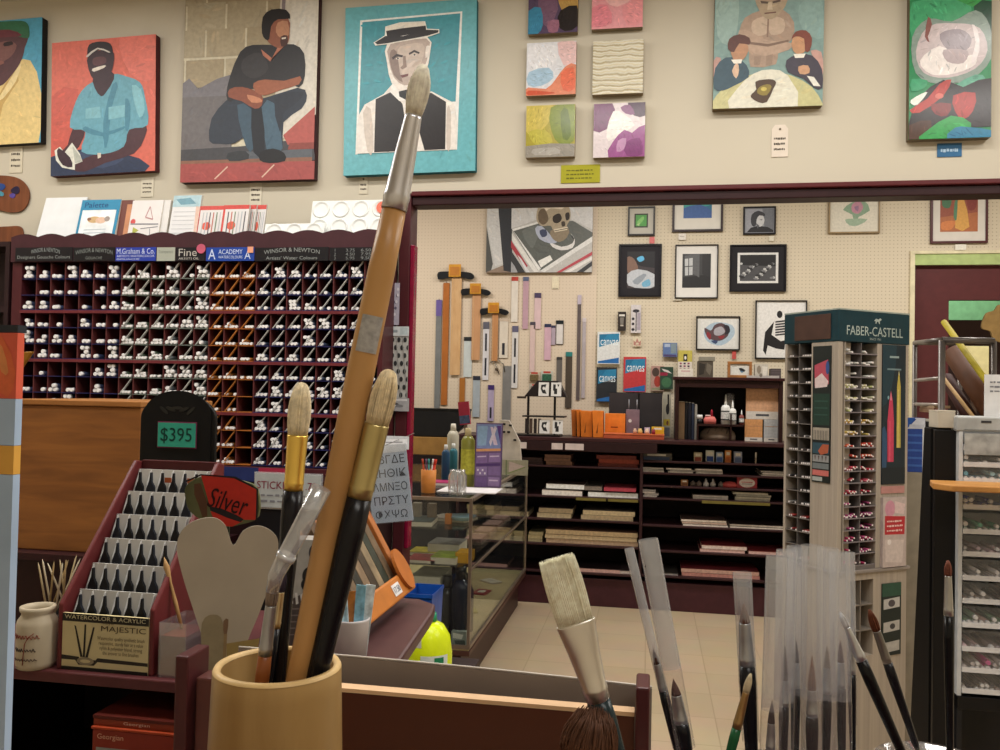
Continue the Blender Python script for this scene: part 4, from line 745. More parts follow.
# skull painting (unframed canvas); coordinates from the crop (400,190) at 4.545
X, Z, W, H = rect(487.5, 178, 593, 273, YW-.008); t = thing('painting', 'grey-toned painting of a skull on a stack of frames and papers', 'painting', (X, YW-.0085, Z))
MB().box(0, W, -.03, 0, 0, H).build('stretcher', mat('6d5c44', .6), t, bevel=.002)
paint(t, W, H, [('b9b7b4', [(390, -60), (890, -60), (890, 380), (390, 380)]), ('c4c3c2', [(400, 60), (450, 60), (480, 340), (440, 350), (400, 180)]), ('4a4a48', [(398, 180), (430, 340), (420, 380), (398, 376)]), ('8a7768', [(400, 376), (520, 330), (540, 380), (400, 380)]), ('2b2d33', [(440, -60), (508, -60), (520, 378), (480, 370), (452, 120)]), ('c9c8c8', [(510, -60), (885, -60), (885, 200), (770, 150), (620, 155), (512, 190)]),
 ('5d605d', [(515, 195), (640, 165), (790, 160), (885, 215), (870, 235), (650, 372), (600, 320)]), ('6b6f6c', [(560, 200), (640, 180), (620, 260), (600, 270)], 2), ('dedddb', [(515, 192), (640, 160), (640, 168), (522, 200), (650, 362), (640, 372)]), ('d9d8d6', [(885, 222), (885, 245), (665, 378), (645, 372)]), ('a53a44', [(512, 240), (590, 350), (580, 362), (512, 270)]), ('dcdad6', [(515, 210), (640, 375), (620, 378), (515, 240)]), ('35363a', [(514, 285), (580, 378), (540, 378), (514, 330)]), ('cfcfd2', [(540, 300), (560, 320), (600, 378), (585, 378)]), ('9c9ca0', [(514, 330), (530, 350), (545, 378), (514, 378)]),
 ('b24a55', [(880, 290), (880, 305), (740, 378), (720, 378)]), ('dfdbd8', [(880, 310), (880, 325), (780, 378), (755, 378)]), ('3a3a3e', [(880, 330), (880, 350), (840, 378), (810, 378)]), ('e3e1dd', [(635, 330), (690, 305), (702, 325), (650, 358)]),
 ('d8d5d4', [(690, 250), (740, 270), (790, 255), (795, 230), (780, 215), (800, 240), (790, 275), (740, 285), (700, 270)], 2), ('aab0c2', [(620, 190), (650, 180), (700, 230), (720, 250), (690, 255), (640, 235)], 2), ('3d4560', [(640, 200), (668, 195), (675, 220), (652, 228)], 2), ('8a7c68', [(690, 200), (770, 190), (765, 230), (730, 250), (700, 235)], 2),
 ('a89a84', [(625, 130), (640, 90), (700, 72), (750, 82), (775, 110), (778, 150), (765, 175), (755, 195), (705, 200), (690, 180), (650, 180), (628, 160)], 3), ('d9cdbb', [(650, 95), (700, 78), (745, 90), (740, 110), (690, 105), (660, 120)], 3), ('6a5a48', [(635, 120), (660, 105), (680, 150), (660, 175), (636, 160)], 3), ('2d241f', [(700, 140), (728, 128), (740, 150), (725, 168), (703, 165)], 3), ('2d241f', [(755, 130), (772, 125), (774, 150), (760, 158)], 3), ('40352b', [(738, 165), (752, 162), (756, 180), (742, 184)], 2), ('d6cab4', [(705, 195), (768, 185), (765, 198), (708, 208)]), ('4a4036', line(708, 202, 766, 192, 3)), ('1d1a1a', line(768, 60, 766, 100, 4))], (398, -30, 878, 378), d=.03)
# ------------------------------------------------------------------ rulers and T-squares hanging on the pegboard
YG = YB-.009
def hang(name, x0, y0, x1, y1, col, label, cat='ruler', tagc=None, tagh=.12, slots=0, rim=None, metal=0, tip=None, dy=0, dep=.004, clearpk=False, hook=True):
    X, Z, W, H = rect(x0, y0, x1, y1, YG-dy); t = thing(name, label, cat, (X, YG-dy-.004, Z))
    MB().box(0, W, -dep, 0, 0, H).build('blade', mat(col, .35, metal, noise=.08), t)
    if tagc: MB().box(-.001, W+.001, -dep-.002, -dep-.0003, H*(1-tagh), H).build('header', mat(tagc, .5), t)
    for i in range(slots): MB().box(W*.35, W*.65, -dep-.0015, -dep-.0003, H*(.08+.42*i), H*(.38+.42*i)).build('window', mat('2c2c34', .5), t)
    if rim: MB().box(-.004, W+.004, -.002, 0, -.004, H+.004).build('card_back', mat(rim, .5), t)
    if hook: MB().cyl((W/2, .004+dy, H+.004), (W/2, -.02, H+.006), .0025).build('peg_hook', mat('8a8a8a', .3, .8), t)
    return t, W, H
hang('steel_ruler', 435.5, 300, 441, 408, '77797a', 'long grey steel ruler with purple tag, left end of the ruler wall', tagc='6a5a9a', tagh=.15)
hang('yardstick', 442.3, 283, 448.5, 405, 'a9652f', 'orange-brown wooden yardstick between the steel ruler and largest T-square')
def tsq(hx0, hx1, hy0, hy1, bx0, bx1, by0, by1, lx0, lx1, ly1, lab, bc):
    X, Z, W, H = rect(lx0, by1, lx1, ly1, YG-.01); t = thing('t_square', lab, 'T-square', (X, YG-.012, Z), group='wooden T-squares')
    MB().box(0, W, -.006, 0, 0, H).build('blade', wood(bc[0], bc[1], (1, 1, .3), 30), t)
    MB().box(W*.12, W*.2, -.0075, -.0062, 0, H).build('edge_strip', mat('caa57c', .3), t)
    a0 = P(hx0, (hy0+hy1)/2, YG).x-X; a1 = P(hx1, (hy0+hy1)/2, YG).x-X; ht = P((hx0+hx1)/2, hy0, YG).z-Z; hb = P((hx0+hx1)/2, hy1, YG).z-Z; c = W/2
    pl = [(a0, hb+.25*(ht-hb)), (a0+.02, hb), (c, hb+.02), (a1-.03, hb), (a1, hb+.02), (a1-.03, ht-.01), (c, ht), (a0+.03, ht), (a0, ht-.2*(ht-hb))]
    MB().prism(smooth_poly(pl, 4), -.018, -.0065).build('head', mat('14161a', .35), t, bevel=.002)
    x0 = P(bx0, by0, YG).x-X; x1 = P(bx1, by0, YG).x-X; zt_ = P(bx0, by0, YG).z-Z; zb_ = P(bx0, by1, YG).z-Z
    h = MB().box(x0, x1, -.026, -.0185, zb_, zt_).build('price_label', mat('c98f2c', .5, noise=.2), t, bevel=.002)
    MB().box(x0+.01, x1-.01, -.0275, -.0262, zb_+.01, zt_-.02).build('label_print', mat('b5742a', .5), h)
tsq(438.5, 475, 272, 280, 450, 462, 265, 277.5, 451, 461, 375, 'largest wooden T-square, highest of the three on the pegboard', ('c39a6c', 'cfa97c'))
tsq(462, 491.5, 289, 296, 471, 482, 284, 294.5, 472, 480.5, 360, 'middle wooden T-square with a yellow label on the black head', ('b98a62', 'c2936c'))
tsq(481, 509.5, 308.5, 315.5, 489, 500, 303, 313.5, 492, 498, 361, 'smallest and lowest T-square, right of the other two', ('b27c50', 'b98558'))
RL = [(464, 337, 472, 377, 'c2cacb', 'white-blue packaged ruler with a black header below the middle T-square', '25282c', .1, 0),
 (483, 322, 489, 380, 'cfcdd2', 'white packaged ruler with two dark slots left of smallest T-square', '5a5a66', .12, 2), (499.5, 319, 508, 358, 'd3c9bb', 'pale packaged ruler right of the smallest T-square', 'bfae9c', .06, 1),
 (511.5, 277, 518, 322, 'd8d0c6', 'clear white ruler with red top under the skull painting', 'b3423a', .09, 0), (512, 326, 518, 388, 'd0cdcc', 'white ruler with dark slots hanging below the red-topped one', '5a5870', .1, 2),
 (523, 277, 528.5, 329, 'b795a2', 'dusty pink ruler with blue-grey top under the skull painting', '5b6480', .08, 0), (534.5, 293, 541, 329, 'd0b5b8', 'pale pink ruler with dark purple header', '4a3f5c', .14, 0),
 (530, 322, 535, 372, 'cfb6b2', 'very pale pink long ruler with small dark top', '4a4452', .06, 0), (544.5, 324, 551, 360, 'c9a5b4', 'pink ruler with navy header beside the black-rimmed one', '2f3450', .09, 0),
 (551.5, 325.5, 555.5, 345, 'a99aa8', 'short mauve ruler between the pink and the black-rimmed ones', '3a3850', .12, 0), (577, 295, 580.5, 400, '6d6466', 'long thin dark steel rule with a white tag on the right', 'b9aebc', .09, 0),
 (582, 318, 585.5, 398, 'aba3a8', 'long pale grey rule beside the thin dark one', 'c9c0c4', .05, 0), (556.5, 357, 562, 396, '66615e', 'dark grey short rule with light rivet right of the blister packs', '3b3a3a', .07, 0),
 (565.5, 352, 572, 408, '4d443c', 'dark brown rule with a teal header', '2f7a78', .08, 0), (459.5, 378, 465, 406, 'a3692f', 'short orange-brown stick below the packaged white-blue ruler', None, 0, 0),
 (473, 376, 480, 417, 'a3acb4', 'blue-grey ruler with a dark header below the middle T-square', '2a2d3c', .1, 0), (488, 385, 494, 421, 'a99cb8', 'ruler with purple header and purple print', '3d2a66', .13, 1),
 (502.5, 366, 511, 432, '8c8c8e', 'broad grey steel ruler with a dark red edge', None, 0, 0)]
for a, b, c, d, col, lb, tg, th, sl in RL:
    hang('ruler', a, b, c, d, col, lb, tagc=tg, tagh=th or .1, slots=sl, metal=.5 if 'steel' in lb else 0, hook=False)
t, W, H = hang('ruler', 556.5, 321, 563, 344, 'd2cdca', 'short white ruler in a black rim near the middle of the pegboard', rim='1d1b22', tagc='1d2428', tagh=.14)
# small blister packs
for x0, y0, x1, y1, c1, c2, lb in [(529, 372, 540, 382, 'c9b7a0', '6a5a3c', 'clear pack of brown pieces on pegboard above the card spinner'), (541, 371, 553, 383, 'c4c4b8', '2f5a44', 'pack of green pieces on pegboard above the card spinner'), (529, 384, 545, 393, 'b3a99c', '7a7068', 'flat clear pack just above the card spinner'), (546, 384, 556, 393, 'b9ad98', '5a5240', 'small pack of clips right above the card spinner')]:
    X, Z, W, H = rect(x0, y0, x1, y1, YG); t = thing('blister_pack', lb, 'pack', (X, YG-.002, Z))
    MB().box(0, W, -.003, 0, 0, H).build('card', mat(c1, .6), t); MB().box(W*.12, W*.88, -.018, -.0035, H*.1, H*.75).build('contents', mat(c2, .5, noise=.4, scale=90), t, bevel=.004)
    MB().box(W*.2, W*.8, -.0045, -.0032, H*.82, H*.97).build('header', mat('b33a30' if x0 < 545 else '3a4a44', .5), t)
# metal hook tools
t = thing('compass_tool', 'metal compass tool hanging under the smallest T-square', 'compass', tuple(P(497, 372, YG)))
m = MB(); m.path([(-.05, -.012, .07), (0, -.012, .1), (.05, -.012, .06), (.06, -.012, .0)], .004); m.cyl((-.02, -.012, .08), (.02, -.012, -.02), .004); m.build('arms', mat('8a8378', .35, .7), t)
MB().lathe([(0, -.01), (.012, -.01), (.012, .01), (0, .01)], n=12).build('knob', mat('5a4c3c', .4), t, (.0, -.014, .02))
# canvas pads, tools and small packs right of the rulers
def artpad(x0, y0, x1, y1, base, label, sash='2a7fa8', low='2466a8', bottom=True):
    X, Z, W, H = rect(x0, y0, x1, y1, YG); t = thing('canvas_pad', label, 'pad', (X, YG-.002, Z))
    MB().box(0, W, -.018, 0, 0, H).build('pages', mat('d9d6cf', .7), t)
    L = [(base, R100), (sash, [(8, 8), (96, 5), (96, 30), (8, 48)]), ('1f6f98', [(8, 8), (45, 8), (8, 40)])]
    if bottom: L += [(low, [(4, 92), (96, 80), (96, 98), (4, 98)])]
    art('cover', t, W, H, L, (0, 0, 100, 100), y=-.0185)
    text('canvas', mat('dfe9ee', .5), t, W*.14, H*.58, W*.78, H*.17, y=-.0195)
artpad(597.5, 332, 620, 364, 'd9dcdc', 'white canvas pad with blue corner, topmost of the three hanging pads')
artpad(596.5, 367.5, 617, 402, '262a30', 'black canvas pad with blue corner under the white one')
artpad(623.5, 357, 646, 392, 'c03a3e', 'red canvas pad with blue corner, right of the other two')
def gadget(name, x0, y0, x1, y1, base, label, cat, layers, d=.012):
    X, Z, W, H = rect(x0, y0, x1, y1, YG); t = thing(name, label, cat, (X, YG-.002, Z)); MB().box(0, W, -d, 0, 0, H).build('card', mat(base, .6), t, bevel=.001)
    art('print', t, W, H, layers, (0, 0, 100, 100), y=-d-.0004); return t, W, H
gadget('tool_pack', 618, 312, 626, 331, '2c2420', 'small dark packaged tool with grey window above the canvas pads', 'pack', [('2a211d', R100), ('d5d0c8', [(15, 14), (85, 14), (85, 24), (15, 24)]), ('77716a', [(25, 30), (75, 30), (70, 65), (30, 65)]), ('b9b0a4', [(30, 68), (70, 68), (70, 76), (30, 76)])], .02)
gadget('tool_pack', 631, 305, 641, 333, 'cfc8c8', 'pale card with black tool pieces right of the small dark tool', 'pack', [('cbc5c6', R100), ('2c2830', ell(50, 22, 34, 6)), ('3a3640', line(52, 22, 52, 95, 10)), ('2c2830', ell(22, 50, 14, 5)), ('2c2830', ell(22, 68, 14, 5)), ('2c2830', ell(22, 88, 16, 5)), ('a39aa6', [(62, 28), (95, 28), (95, 90), (62, 90)])])
gadget('charm_card', 633, 337, 641.5, 346.5, 'd9cdb4', 'small red crown-shaped charm on a cream card', 'card', [('d8ccb2', R100), ('b07a70', [(10, 90), (5, 35), (30, 55), (48, 10), (70, 55), (95, 35), (90, 90)]), ('d8ccb2', [(30, 80), (40, 60), (62, 60), (72, 80)])], .004)
gadget('note_card', 663, 343, 677, 357, '5f76a4', 'small blue pack on a hook left of the ink sketch', 'pack', [('5c73a2', R100), ('a9b6cc', [(10, 8), (50, 8), (50, 30), (10, 30)]), ('7d8d96', [(55, 5), (95, 5), (95, 75), (55, 75)]), ('4a3f6a', [(5, 82), (95, 85), (95, 98), (5, 98)])], .02)
gadget('spotted_pack', 678, 350.5, 692, 371, 'c9bc60', 'yellow and white spotted pack above the dark hutch', 'pack', [('c2b455', R100), ('dad0c4', [(0, 55), (100, 55), (100, 100), (0, 100)]), ('221e20', [(38, 18), (66, 18), (66, 52), (38, 52)]), ('e9e4d8', ell(52, 36, 8, 9))]+[(('8a3a5a', '3a2a40')[i % 2], [(12+28*(i % 3), 60+13*(i//3)), (26+28*(i % 3), 60+13*(i//3)), (26+28*(i % 3), 68+13*(i//3)), (12+28*(i % 3), 68+13*(i//3))]) for i in range(9)])
gadget('seed_pack', 651, 366, 664, 391, 'b98a7c', 'reddish pack left of the green-topped pack near the hutch', 'pack', [('b08a80', R100), ('4a3a34', ell(35, 25, 28, 18)), ('a03a30', ell(50, 62, 26, 22)), ('8a8a70', [(5, 88), (95, 84), (95, 98), (5, 98)])])
gadget('seed_pack', 660, 367, 673, 389, '2f4a38', 'dark green and red pack hanging just left of the hutch', 'pack', [('2a4434', R100), ('cfc9c4', [(10, 8), (60, 15), (90, 30), (30, 20)]), ('8a1f3c', [(0, 25), (60, 25), (55, 40), (0, 40)]), ('3f6a4a', ell(50, 70, 38, 24))], .02)
gadget('price_tag', 732, 351, 736, 359, 'c0504a', 'tiny red tag under the ink sketch', 'tag', [('c0504a', R100)], .002)
gadget('price_tag', 649.5, 237, 654.5, 243.5, 'cf6a6a', 'tiny pink-red tag under the green square picture', 'tag', [('d06c6c', R100)], .002)
gadget('price_tag', 678.5, 233.5, 686, 240, 'd6cfc6', 'tiny white card under the teal seascape print', 'tag', [('d9d2c9', R100), ('a39a92', [(20, 40), (80, 40), (80, 50), (20, 50)])], .002)
gadget('price_tag', 769, 236, 774, 241, 'd9d2c0', 'tiny cream card under the small black and white portrait', 'tag', [('d9d2c0', R100)], .002)
gadget('price_tag', 955, 244.5, 966, 250, 'e0dccf', 'small white card under the orange figure painting', 'tag', [('e3dfd2', R100)], .002)
gadget('price_tag', 552, 276.5, 559, 289, 'ddd2b6', 'cream paper tag under the skull painting', 'tag', [('ded3b8', R100), ('8a8070', [(10, 92), (90, 92), (90, 97), (10, 97)])], .002)
gadget('price_tag', 673, 297, 682, 300.5, 'cfc7b4', 'narrow cream slip on the pegboard below the window photo', 'tag', [('cfc7b4', R100)], .002)
# black drawing-board tube and tan box at the left of the back wall
X, Z, w, h = rect(408, 409, 468, 437, 6.0); 
t = thing('portfolio_case', 'long black portfolio case on a stand left of the rulers', 'case', (X-.25, 6.0, Z)); w += .25
MB().prism([(0, 0), (w*.82, 0), (w, h*.55), (w, h), (0, h)], 0, .1).build('shell', mat('151517', .5), t, bevel=.006); MB().box(-.001, w+.004, -.004, .104, h-.012, h+.004).build('lid', mat('0e0e10', .4), t, bevel=.002)
X, Z2, w2, h2 = rect(410, 436, 452, 452, 5.98)
st = thing('low_cabinet', 'tan-fronted low cabinet under the black portfolio case', 'cabinet', (X-.27, 5.9, 0)); 
MB().box(0, w2+.27, .02, .37, 0, Z2-.02).build('body', mat('1d1416', .5), st); MB().box(0, w2+.27, .06, .34, Z2-.02, Z-.0015).build('tan_top', mat('96703c', .6), st, bevel=.003)
# ------------------------------------------------------------------ long dark shelf unit along the back wall
YS = 5.7
def sz(px, py, Y=YS): return P(px, py, Y).z
UL = P(456, 500, YS).x; UM = P(641, 500, YS).x; UR = P(812, 500, YS).x
ztop_l = sz(570, 441); zkick = sz(640, 580)
ztopU = sz(650, 440); D_U = .42
LB = [sz(570, y) for y in (466, 496.5, 519.5, 544.5, 572)]; RBs = [sz(710, y) for y in (462.5, 474.5, 487.5, 500, 527.5, 553, 578.5)]
unit = thing('shelf_unit', 'long dark maroon shelf unit stacked with paper pads along the back wall', 'shelf unit', (UL, YS, 0))
W = UR-UL; m = MB()
M_u = mat('331b1d', .5, noise=.15)
for x in (0, UM-UL-.01, W-.02): m.box(x, x+.02, .0, D_U, zkick, ztopU-.025)
m.build('upright', M_u, unit, bevel=.002)
MB().box(0, W, D_U, D_U+.015, 0, ztopU-.025).build('back_panel', mat('1d0f11', .6), unit)
MB().box(-.02, W+.02, -.02, D_U+.02, ztopU-.024, ztopU).build('top', mat('3a2022', .4), unit, bevel=.003)
MB().box(0, W, .02, D_U-.01, 0, zkick-.012).build('plinth', mat('45242a', .45), unit, bevel=.003)
for z in LB: MB().box(.021, UM-UL-.011, .0, D_U-.002, z-.012, z).build('shelf', M_u, unit, bevel=.002)
for z in RBs: MB().box(UM-UL+.011, W-.021, .0, D_U-.002, z-.012, z).build('shelf', M_u, unit, bevel=.002)
# pads and papers: (shelf z, x0, x1, edge colour, cover colour, how many, thickness px each, words)
rp = random.Random(21)
def pads(z, x0, x1, py, edge, cover, n, th, words, group=None, dep=.3, skew=0, y=YS+.03):
    a = P(x0, py, y).x; b = P(x1, py, y).x; zz = z+.0006
    for i in range(n):
        h = th*6.6/1000*rp.uniform(.85, 1.1); dx = rp.uniform(-.012, .012)*(i > 0); e = edge if isinstance(edge, str) else edge[i % len(edge)]; e = ''.join('%02x' % min(245, int(int(e[q:q+2], 16)*1.14)) for q in (0, 2, 4))
        m = MB(); m.box(0, b-a, 0, dep, 0, h-.0015, 0); m.box(-.001, b-a+.001, -.001, dep, h-.0014, h, 1)
        o = m.build('paper_pad', [mat(e, .7, noise=.15, scale=60), mat(cover, .5)], None, (a+dx, y+rp.uniform(0, .015), zz)); zz += h+.0006
        pos = '' if n == 1 else (', on top' if i == n-1 else (', at the bottom' if i == 0 else f', {ordn(i)} up'))
        tag(o, words+pos, 'paper pad', group or 'pads stacked on the back shelves')
L1, L2, L3, L4, L5 = LB
pads(L1, 502, 543, 460, '3a2c2c', '5a4644', 2, 3.5, 'dark pad on left bay\'s top shelf')
pads(L1, 546, 572, 460, '7a5c4c', '54403c', 3, 3.5, 'brown-edged pad on left bay\'s top shelf')
pads(L1, 598, 638, 460, ('5b2c28', '8a4234', '6b3530'), '8f4834', 3, 3.8, 'rust-red pad at right end of left bay\'s top shelf')
pads(L2, 482, 505, 490, 'b9b2a4', '4a4246', 2, 4, 'pale pad seen through the glass case, second shelf')
pads(L2, 542, 582, 490, ('d3cac0',), '8a7c74', 1, 6, 'bottom white pad left on the second shelf')
pads(L2, 541, 584, 490, ('e2d9d2', 'e6ddd6'), '3a3030', 0, 6, 'x')
pads(L2+.045, 546, 584, 490, ('e2d9d2',), '4a3a3a', 1, 5, 'bright white-edged pad on top of another, second shelf left')
pads(L2, 588, 638, 490, 'e0d8d0', '26292a', 1, 5.5, 'wide white pad with black cover right on the second shelf')
pads(L2+.042, 604, 636, 484, '9a3c48', 'a33f4c', 1, 4, 'crimson pad lying on the wide white pad')
pads(L2+.042, 572, 602, 484, '7a7068', '57504c', 1, 4, 'grey-brown pad beside the crimson pad')
pads(L3, 500, 528, 513, 'b0a487', '4a4a44', 1, 5, 'yellowish pad near the left of the third shelf')
pads(L3, 537, 571, 514, ('c5b494', 'b09f84'), '3c3034', 2, 5.5, 'tan-edged pad at left on the third shelf')
pads(L3, 581, 633, 516, ('c9b797', 'd6c4a4'), '6a6258', 2, 5, 'tan-edged pad at right on the third shelf')
pads(L4, 528, 542, 538, ('a3987a', 'b0a380'), '6f6850', 3, 3.5, 'olive-edged pad at left on the fourth shelf')
pads(L4, 546, 638, 541, ('b49a80', 'c3b08f', 'c9b493'), '7c5c50', 3, 4.5, 'very wide tan pad on the fourth shelf')
pads(L5, 548, 620, 566, ('c09a92',), '33272a', 1, 4, 'pinkish wide pad on the lowest left shelf')
pads(L5, 618, 634, 568, ('bcb0a8',), '55484c', 1, 3, 'small grey pad at the right of the lowest left shelf')
for k, (z, a, b, y) in enumerate([(L2, 467, 479, 488), (L3, 467, 494, 512), (L4, 467, 522, 535)]):
    pads(z, a, b, y, ('b3a990', 'a89c7c'), '4b453c', 2, 5, f'pad behind the glass case on the {ordn(k+1)} shelf')
R1, R2, R3, R4, R5, R6, R7 = RBs
for a, b, w_ in ((643, 664, 'left'), (668, 693, 'middle'), (696, 723, 'right')):
    pads(R2, a, b, 471, ('c5beb4', 'a59f98', 'd2cac0'), '6b625c', 3, 1.5, f'pale pad, {w_} pile, on right bay\'s second shelf')
pads(R2, 761, 785, 473, ('b5aea6', 'c9c2ba'), '6b6560', 3, 1.6, 'thin pale pad far right on right bay\'s second shelf')
pads(R4, 643, 657, 495, ('cfc8c2', 'b5aeaa'), '8f8884', 4, 1.8, 'small pale pad left on right bay\'s fourth shelf')
pads(R4, 693, 728, 498, ('aaa29a',), '716b66', 2, 2, 'grey pad mid right bay\'s fourth shelf')
pads(R4, 735, 770, 499, ('8f8a7c', 'a39d8c'), '6f6d5c', 4, 2, 'olive-grey pad right on right bay\'s fourth shelf')
pads(R5, 683, 728, 523, ('dccabf', 'd2bcb0'), '5a4640', 3, 2.2, 'cream pad left on right bay\'s fifth shelf')
pads(R5, 730, 784, 525, ('dccabf',), '3a2c2c', 2, 1.8, 'thin cream pad at right on right bay\'s fifth shelf')
pads(R5, 702, 735, 520, ('57502c',), '6d6234', 0, 2, 'x')
pads(R6, 700, 745, 549, ('d8b0a8', 'e2c4bc'), '8c3438', 2, 3.5, 'rose-edged pad on right bay\'s sixth shelf')
pads(R6, 749, 790, 551, ('d8b0a8',), '8c3438', 1, 3, 'single rose-edged pad at right on the sixth shelf')
pads(R7, 682, 760, 573, ('d29a94', 'dcb2a8'), '8f3840', 2, 4, 'long pinkish pad on the lowest right shelf')
pads(R7, 648, 678, 572, ('8f8a88',), '55504c', 1, 2, 'grey pad at the left of the lowest right shelf')
# small boxes on the first right shelf and red round sign
def sbox(z, x0, x1, y0, y1, col, band, label, name='small_box', cat='box', y=YS+.04, d=.06, lay=None):
    a = P(x0, y1, y).x; b = P(x1, y1, y).x; h = P(x0, y0, y).z-P(x0, y1, y).z
    t = thing(name, label, cat, (a, y, z+.0006)); MB().box(0, b-a, 0, d, 0, h).build('carton', mat(col, .5), t, bevel=.002)
    art('print', t, b-a, h, lay or [(col, R100), (band, [(8, 50), (92, 50), (92, 96), (8, 96)]), ('d9d4c8', [(20, 12), (80, 12), (80, 38), (20, 38)])], (0, 0, 100, 100), y=-.0005); return t
sbox(R1, 694, 702, 451, 460, 'b9b094', '8a3a30', 'cream and red carton first in the row on right bay\'s top shelf')
sbox(R1, 706, 714, 449, 460.5, 'c9ccc8', '1f3f8a', 'white and blue carton second in the row on right bay\'s top shelf')
sbox(R1, 716, 723, 451, 461, '8fa3c2', '34569c', 'light blue carton third in the row on right bay\'s top shelf')
sbox(R1, 725, 731, 451, 463, 'cf8a4a', 'b5602c', 'orange carton fourth in the row on right bay\'s top shelf')
sbox(R1, 734, 742, 451, 462, '9aa3bd', '5a6a94', 'grey-blue carton last in the row on right bay\'s top shelf')
sbox(R1, 755, 756.5, 451, 462, 'cfc4b8', '9a8a7a', 'thin white upright card at right of the cartons', d=.004)
sbox(R1, 641, 672, 455, 462, '5b564c', '3a4a6a', 'low stack of dull booklets at left on right bay\'s top shelf', d=.2)
t = sbox(R3, 737, 757, 476, 487, '9c2f34', '9c2f34', 'dark red box with a pale round label on right bay\'s third shelf', lay=[('972c32', R100), ('d9cdc4', ell(50, 52, 40, 42)), ('a83a40', line(22, 46, 78, 46, 8)), ('6a6468', line(25, 62, 75, 62, 6))])
sbox(R3, 681, 688, 480, 486, '9a6a3c', '7a4a2a', 'small tan box on right bay\'s third shelf')
for i, (x, c) in enumerate([(693, '5c5048'), (699, '6b5c54'), (706, 'bdb8b4'), (713, 'a8a29c'), (721, '6f665f')]):
    a = P(x, 486, YS+.05); tag(MB().lathe([(0, 0), (.018, 0), (.02, .02), (.008, .03), (.006, .05*(1 if i in (2, 3) else .7)), (0, .052*(1 if i in (2, 3) else .72))], n=14).build('small_bottle', mat(c, .4), None, (a.x, YS+.06, R3+.0006)), f'{ordn(i)} from left of the tiny bottles on right bay\'s third shelf', 'bottle', 'tiny bottles on the third right shelf')
a = P(730, 486, YS+.05); tag(MB().lathe([(0, 0), (.05, 0), (.055, .02), (.03, .035), (0, .04)], n=20, sy=.6).build('red_dish', mat('b34a48', .4), None, (a.x, YS+.06, R3+.0006)), 'small red and white dish left of the dark red box', 'dish')
# yellow-olive price strips under shelf edges
for x0, x1, z in ((576, 606, L2), (608, 638, L2), (702, 740, R4), (740, 770, R4)):
    a = P(x0, 498, YS).x-UL; b = P(x1, 498, YS).x-UL; MB().box(a, b, -.006, -.0005, z-.022, z-.004).build('price_strip', mat('6f6430', .5), unit)
# label cards on the top edge
for x0, x1 in ((518.5, 527), (552, 563), (565.5, 584)):
    a = P(x0, 447, YS).x-UL; b = P(x1, 447, YS).x-UL; zz = sz(550, 449); MB().box(a, b, -.025, -.0205, zz, zz+.042).build('label_card', mat('cfc0bc', .6), unit)
MB().box(0, UM-UL+.1, -.02, -.0005, ztopU-.09, ztopU-.025).build('fascia', mat('2b1618', .5), unit, bevel=.002)
# ------------------------------------------------------------------ things on top of the unit
TZ = ztopU+.0006
def ontop(px, py, y): p = PZ(px, py, TZ); return P(px, py, y).x
# card spinner
x = P(541, 435, 5.85).x
t = thing('card_spinner', 'small black-roofed display rack of black and white cards on the shelf unit', 'display rack', (x, 5.85, TZ))
s = 6.6/850*.9
m = MB(); m.box(-.2, .14, -.1, .1, 0, .012); m.box(-.1, -.085, -.01, .01, .012, .27); m.box(.085, .1, -.01, .01, .012, .27); m.box(-.12, .17, -.1, .08, .13, .14); m.build('stand', mat('1b1718', .4), t, bevel=.002)
m = MB(); m.prism([(-.11, .27), (-.02, .38), (.12, .38), (.18, .27)], -.09, .05); m.build('roof', mat('221b1b', .5), t, bevel=.003)
MB().box(-.17, -.11, -.02, .02, .255, .27).build('side_arm', mat('3a2c24', .5), t)
for i, (u, v) in enumerate([(-.01, .275), (.075, .275), (.0, .02), (.09, .02)]):
    c = MB().box(0, .07, -.004, 0, 0, .095).build('photo_card', mat('d2cfcc', .5), t, (u, -.1, v), (-.15, 0, 0)); art('print', c, .07, .095, [('1c1b1d', [(20, 15), (45, 15), (45, 45), (60, 45), (60, 85), (30, 85), (30, 60), (20, 60)]), ('1c1b1d', [(60, 15), (80, 15), (70, 35)])] if i % 2 else [('1c1b1d', [(25, 20), (75, 15), (60, 50), (80, 85), (40, 80), (20, 50)]), ('d2cfcc', ell(50, 45, 12, 12))], (0, 0, 100, 100), y=-.0045)
for i in range(4): MB().box(-.1+.03*i, -.08+.03*i, -.09, -.08, .02, .12).build('dark_card', mat(('2c2422', '4a3c34')[i % 2], .5), t)
# orange folders
for i, (a, b, y, yy) in enumerate([(572, 576, 410, 5.9), (577, 580, 410, 5.87), (581, 592, 411, 5.85), (593, 603, 411, 5.82)]):
    X0 = P(a, 441, yy).x; X1 = P(b, 441, yy).x; h = P(a, y, yy).z-TZ
    t = thing('orange_folder', ('thin leftmost orange folder', 'second thin orange folder', 'third orange folder with dark fold', 'rightmost of the standing orange folders')[i]+' on the shelf unit', 'folder', (X0, yy, TZ), (0, 0, 0), 'orange folders standing on the shelf unit')
    MB().prism([(0, 0), (X1-X0, 0), (X1-X0-.004, h), (-.01, h*1.01)], 0, .16).build('cover', mat('d9782a' if i else 'c06a2c', .5), t, bevel=.002)
    if i > 1: MB().prism([(.02, .03), (.03, .03), (.034, h*.6)], -.001, -.0002).build('fold_mark', mat('7a4218', .6), t)
X0 = P(604, 441, 5.8).x; X1 = P(624.5, 441, 5.8).x; h = P(610, 413.5, 5.88).z-TZ
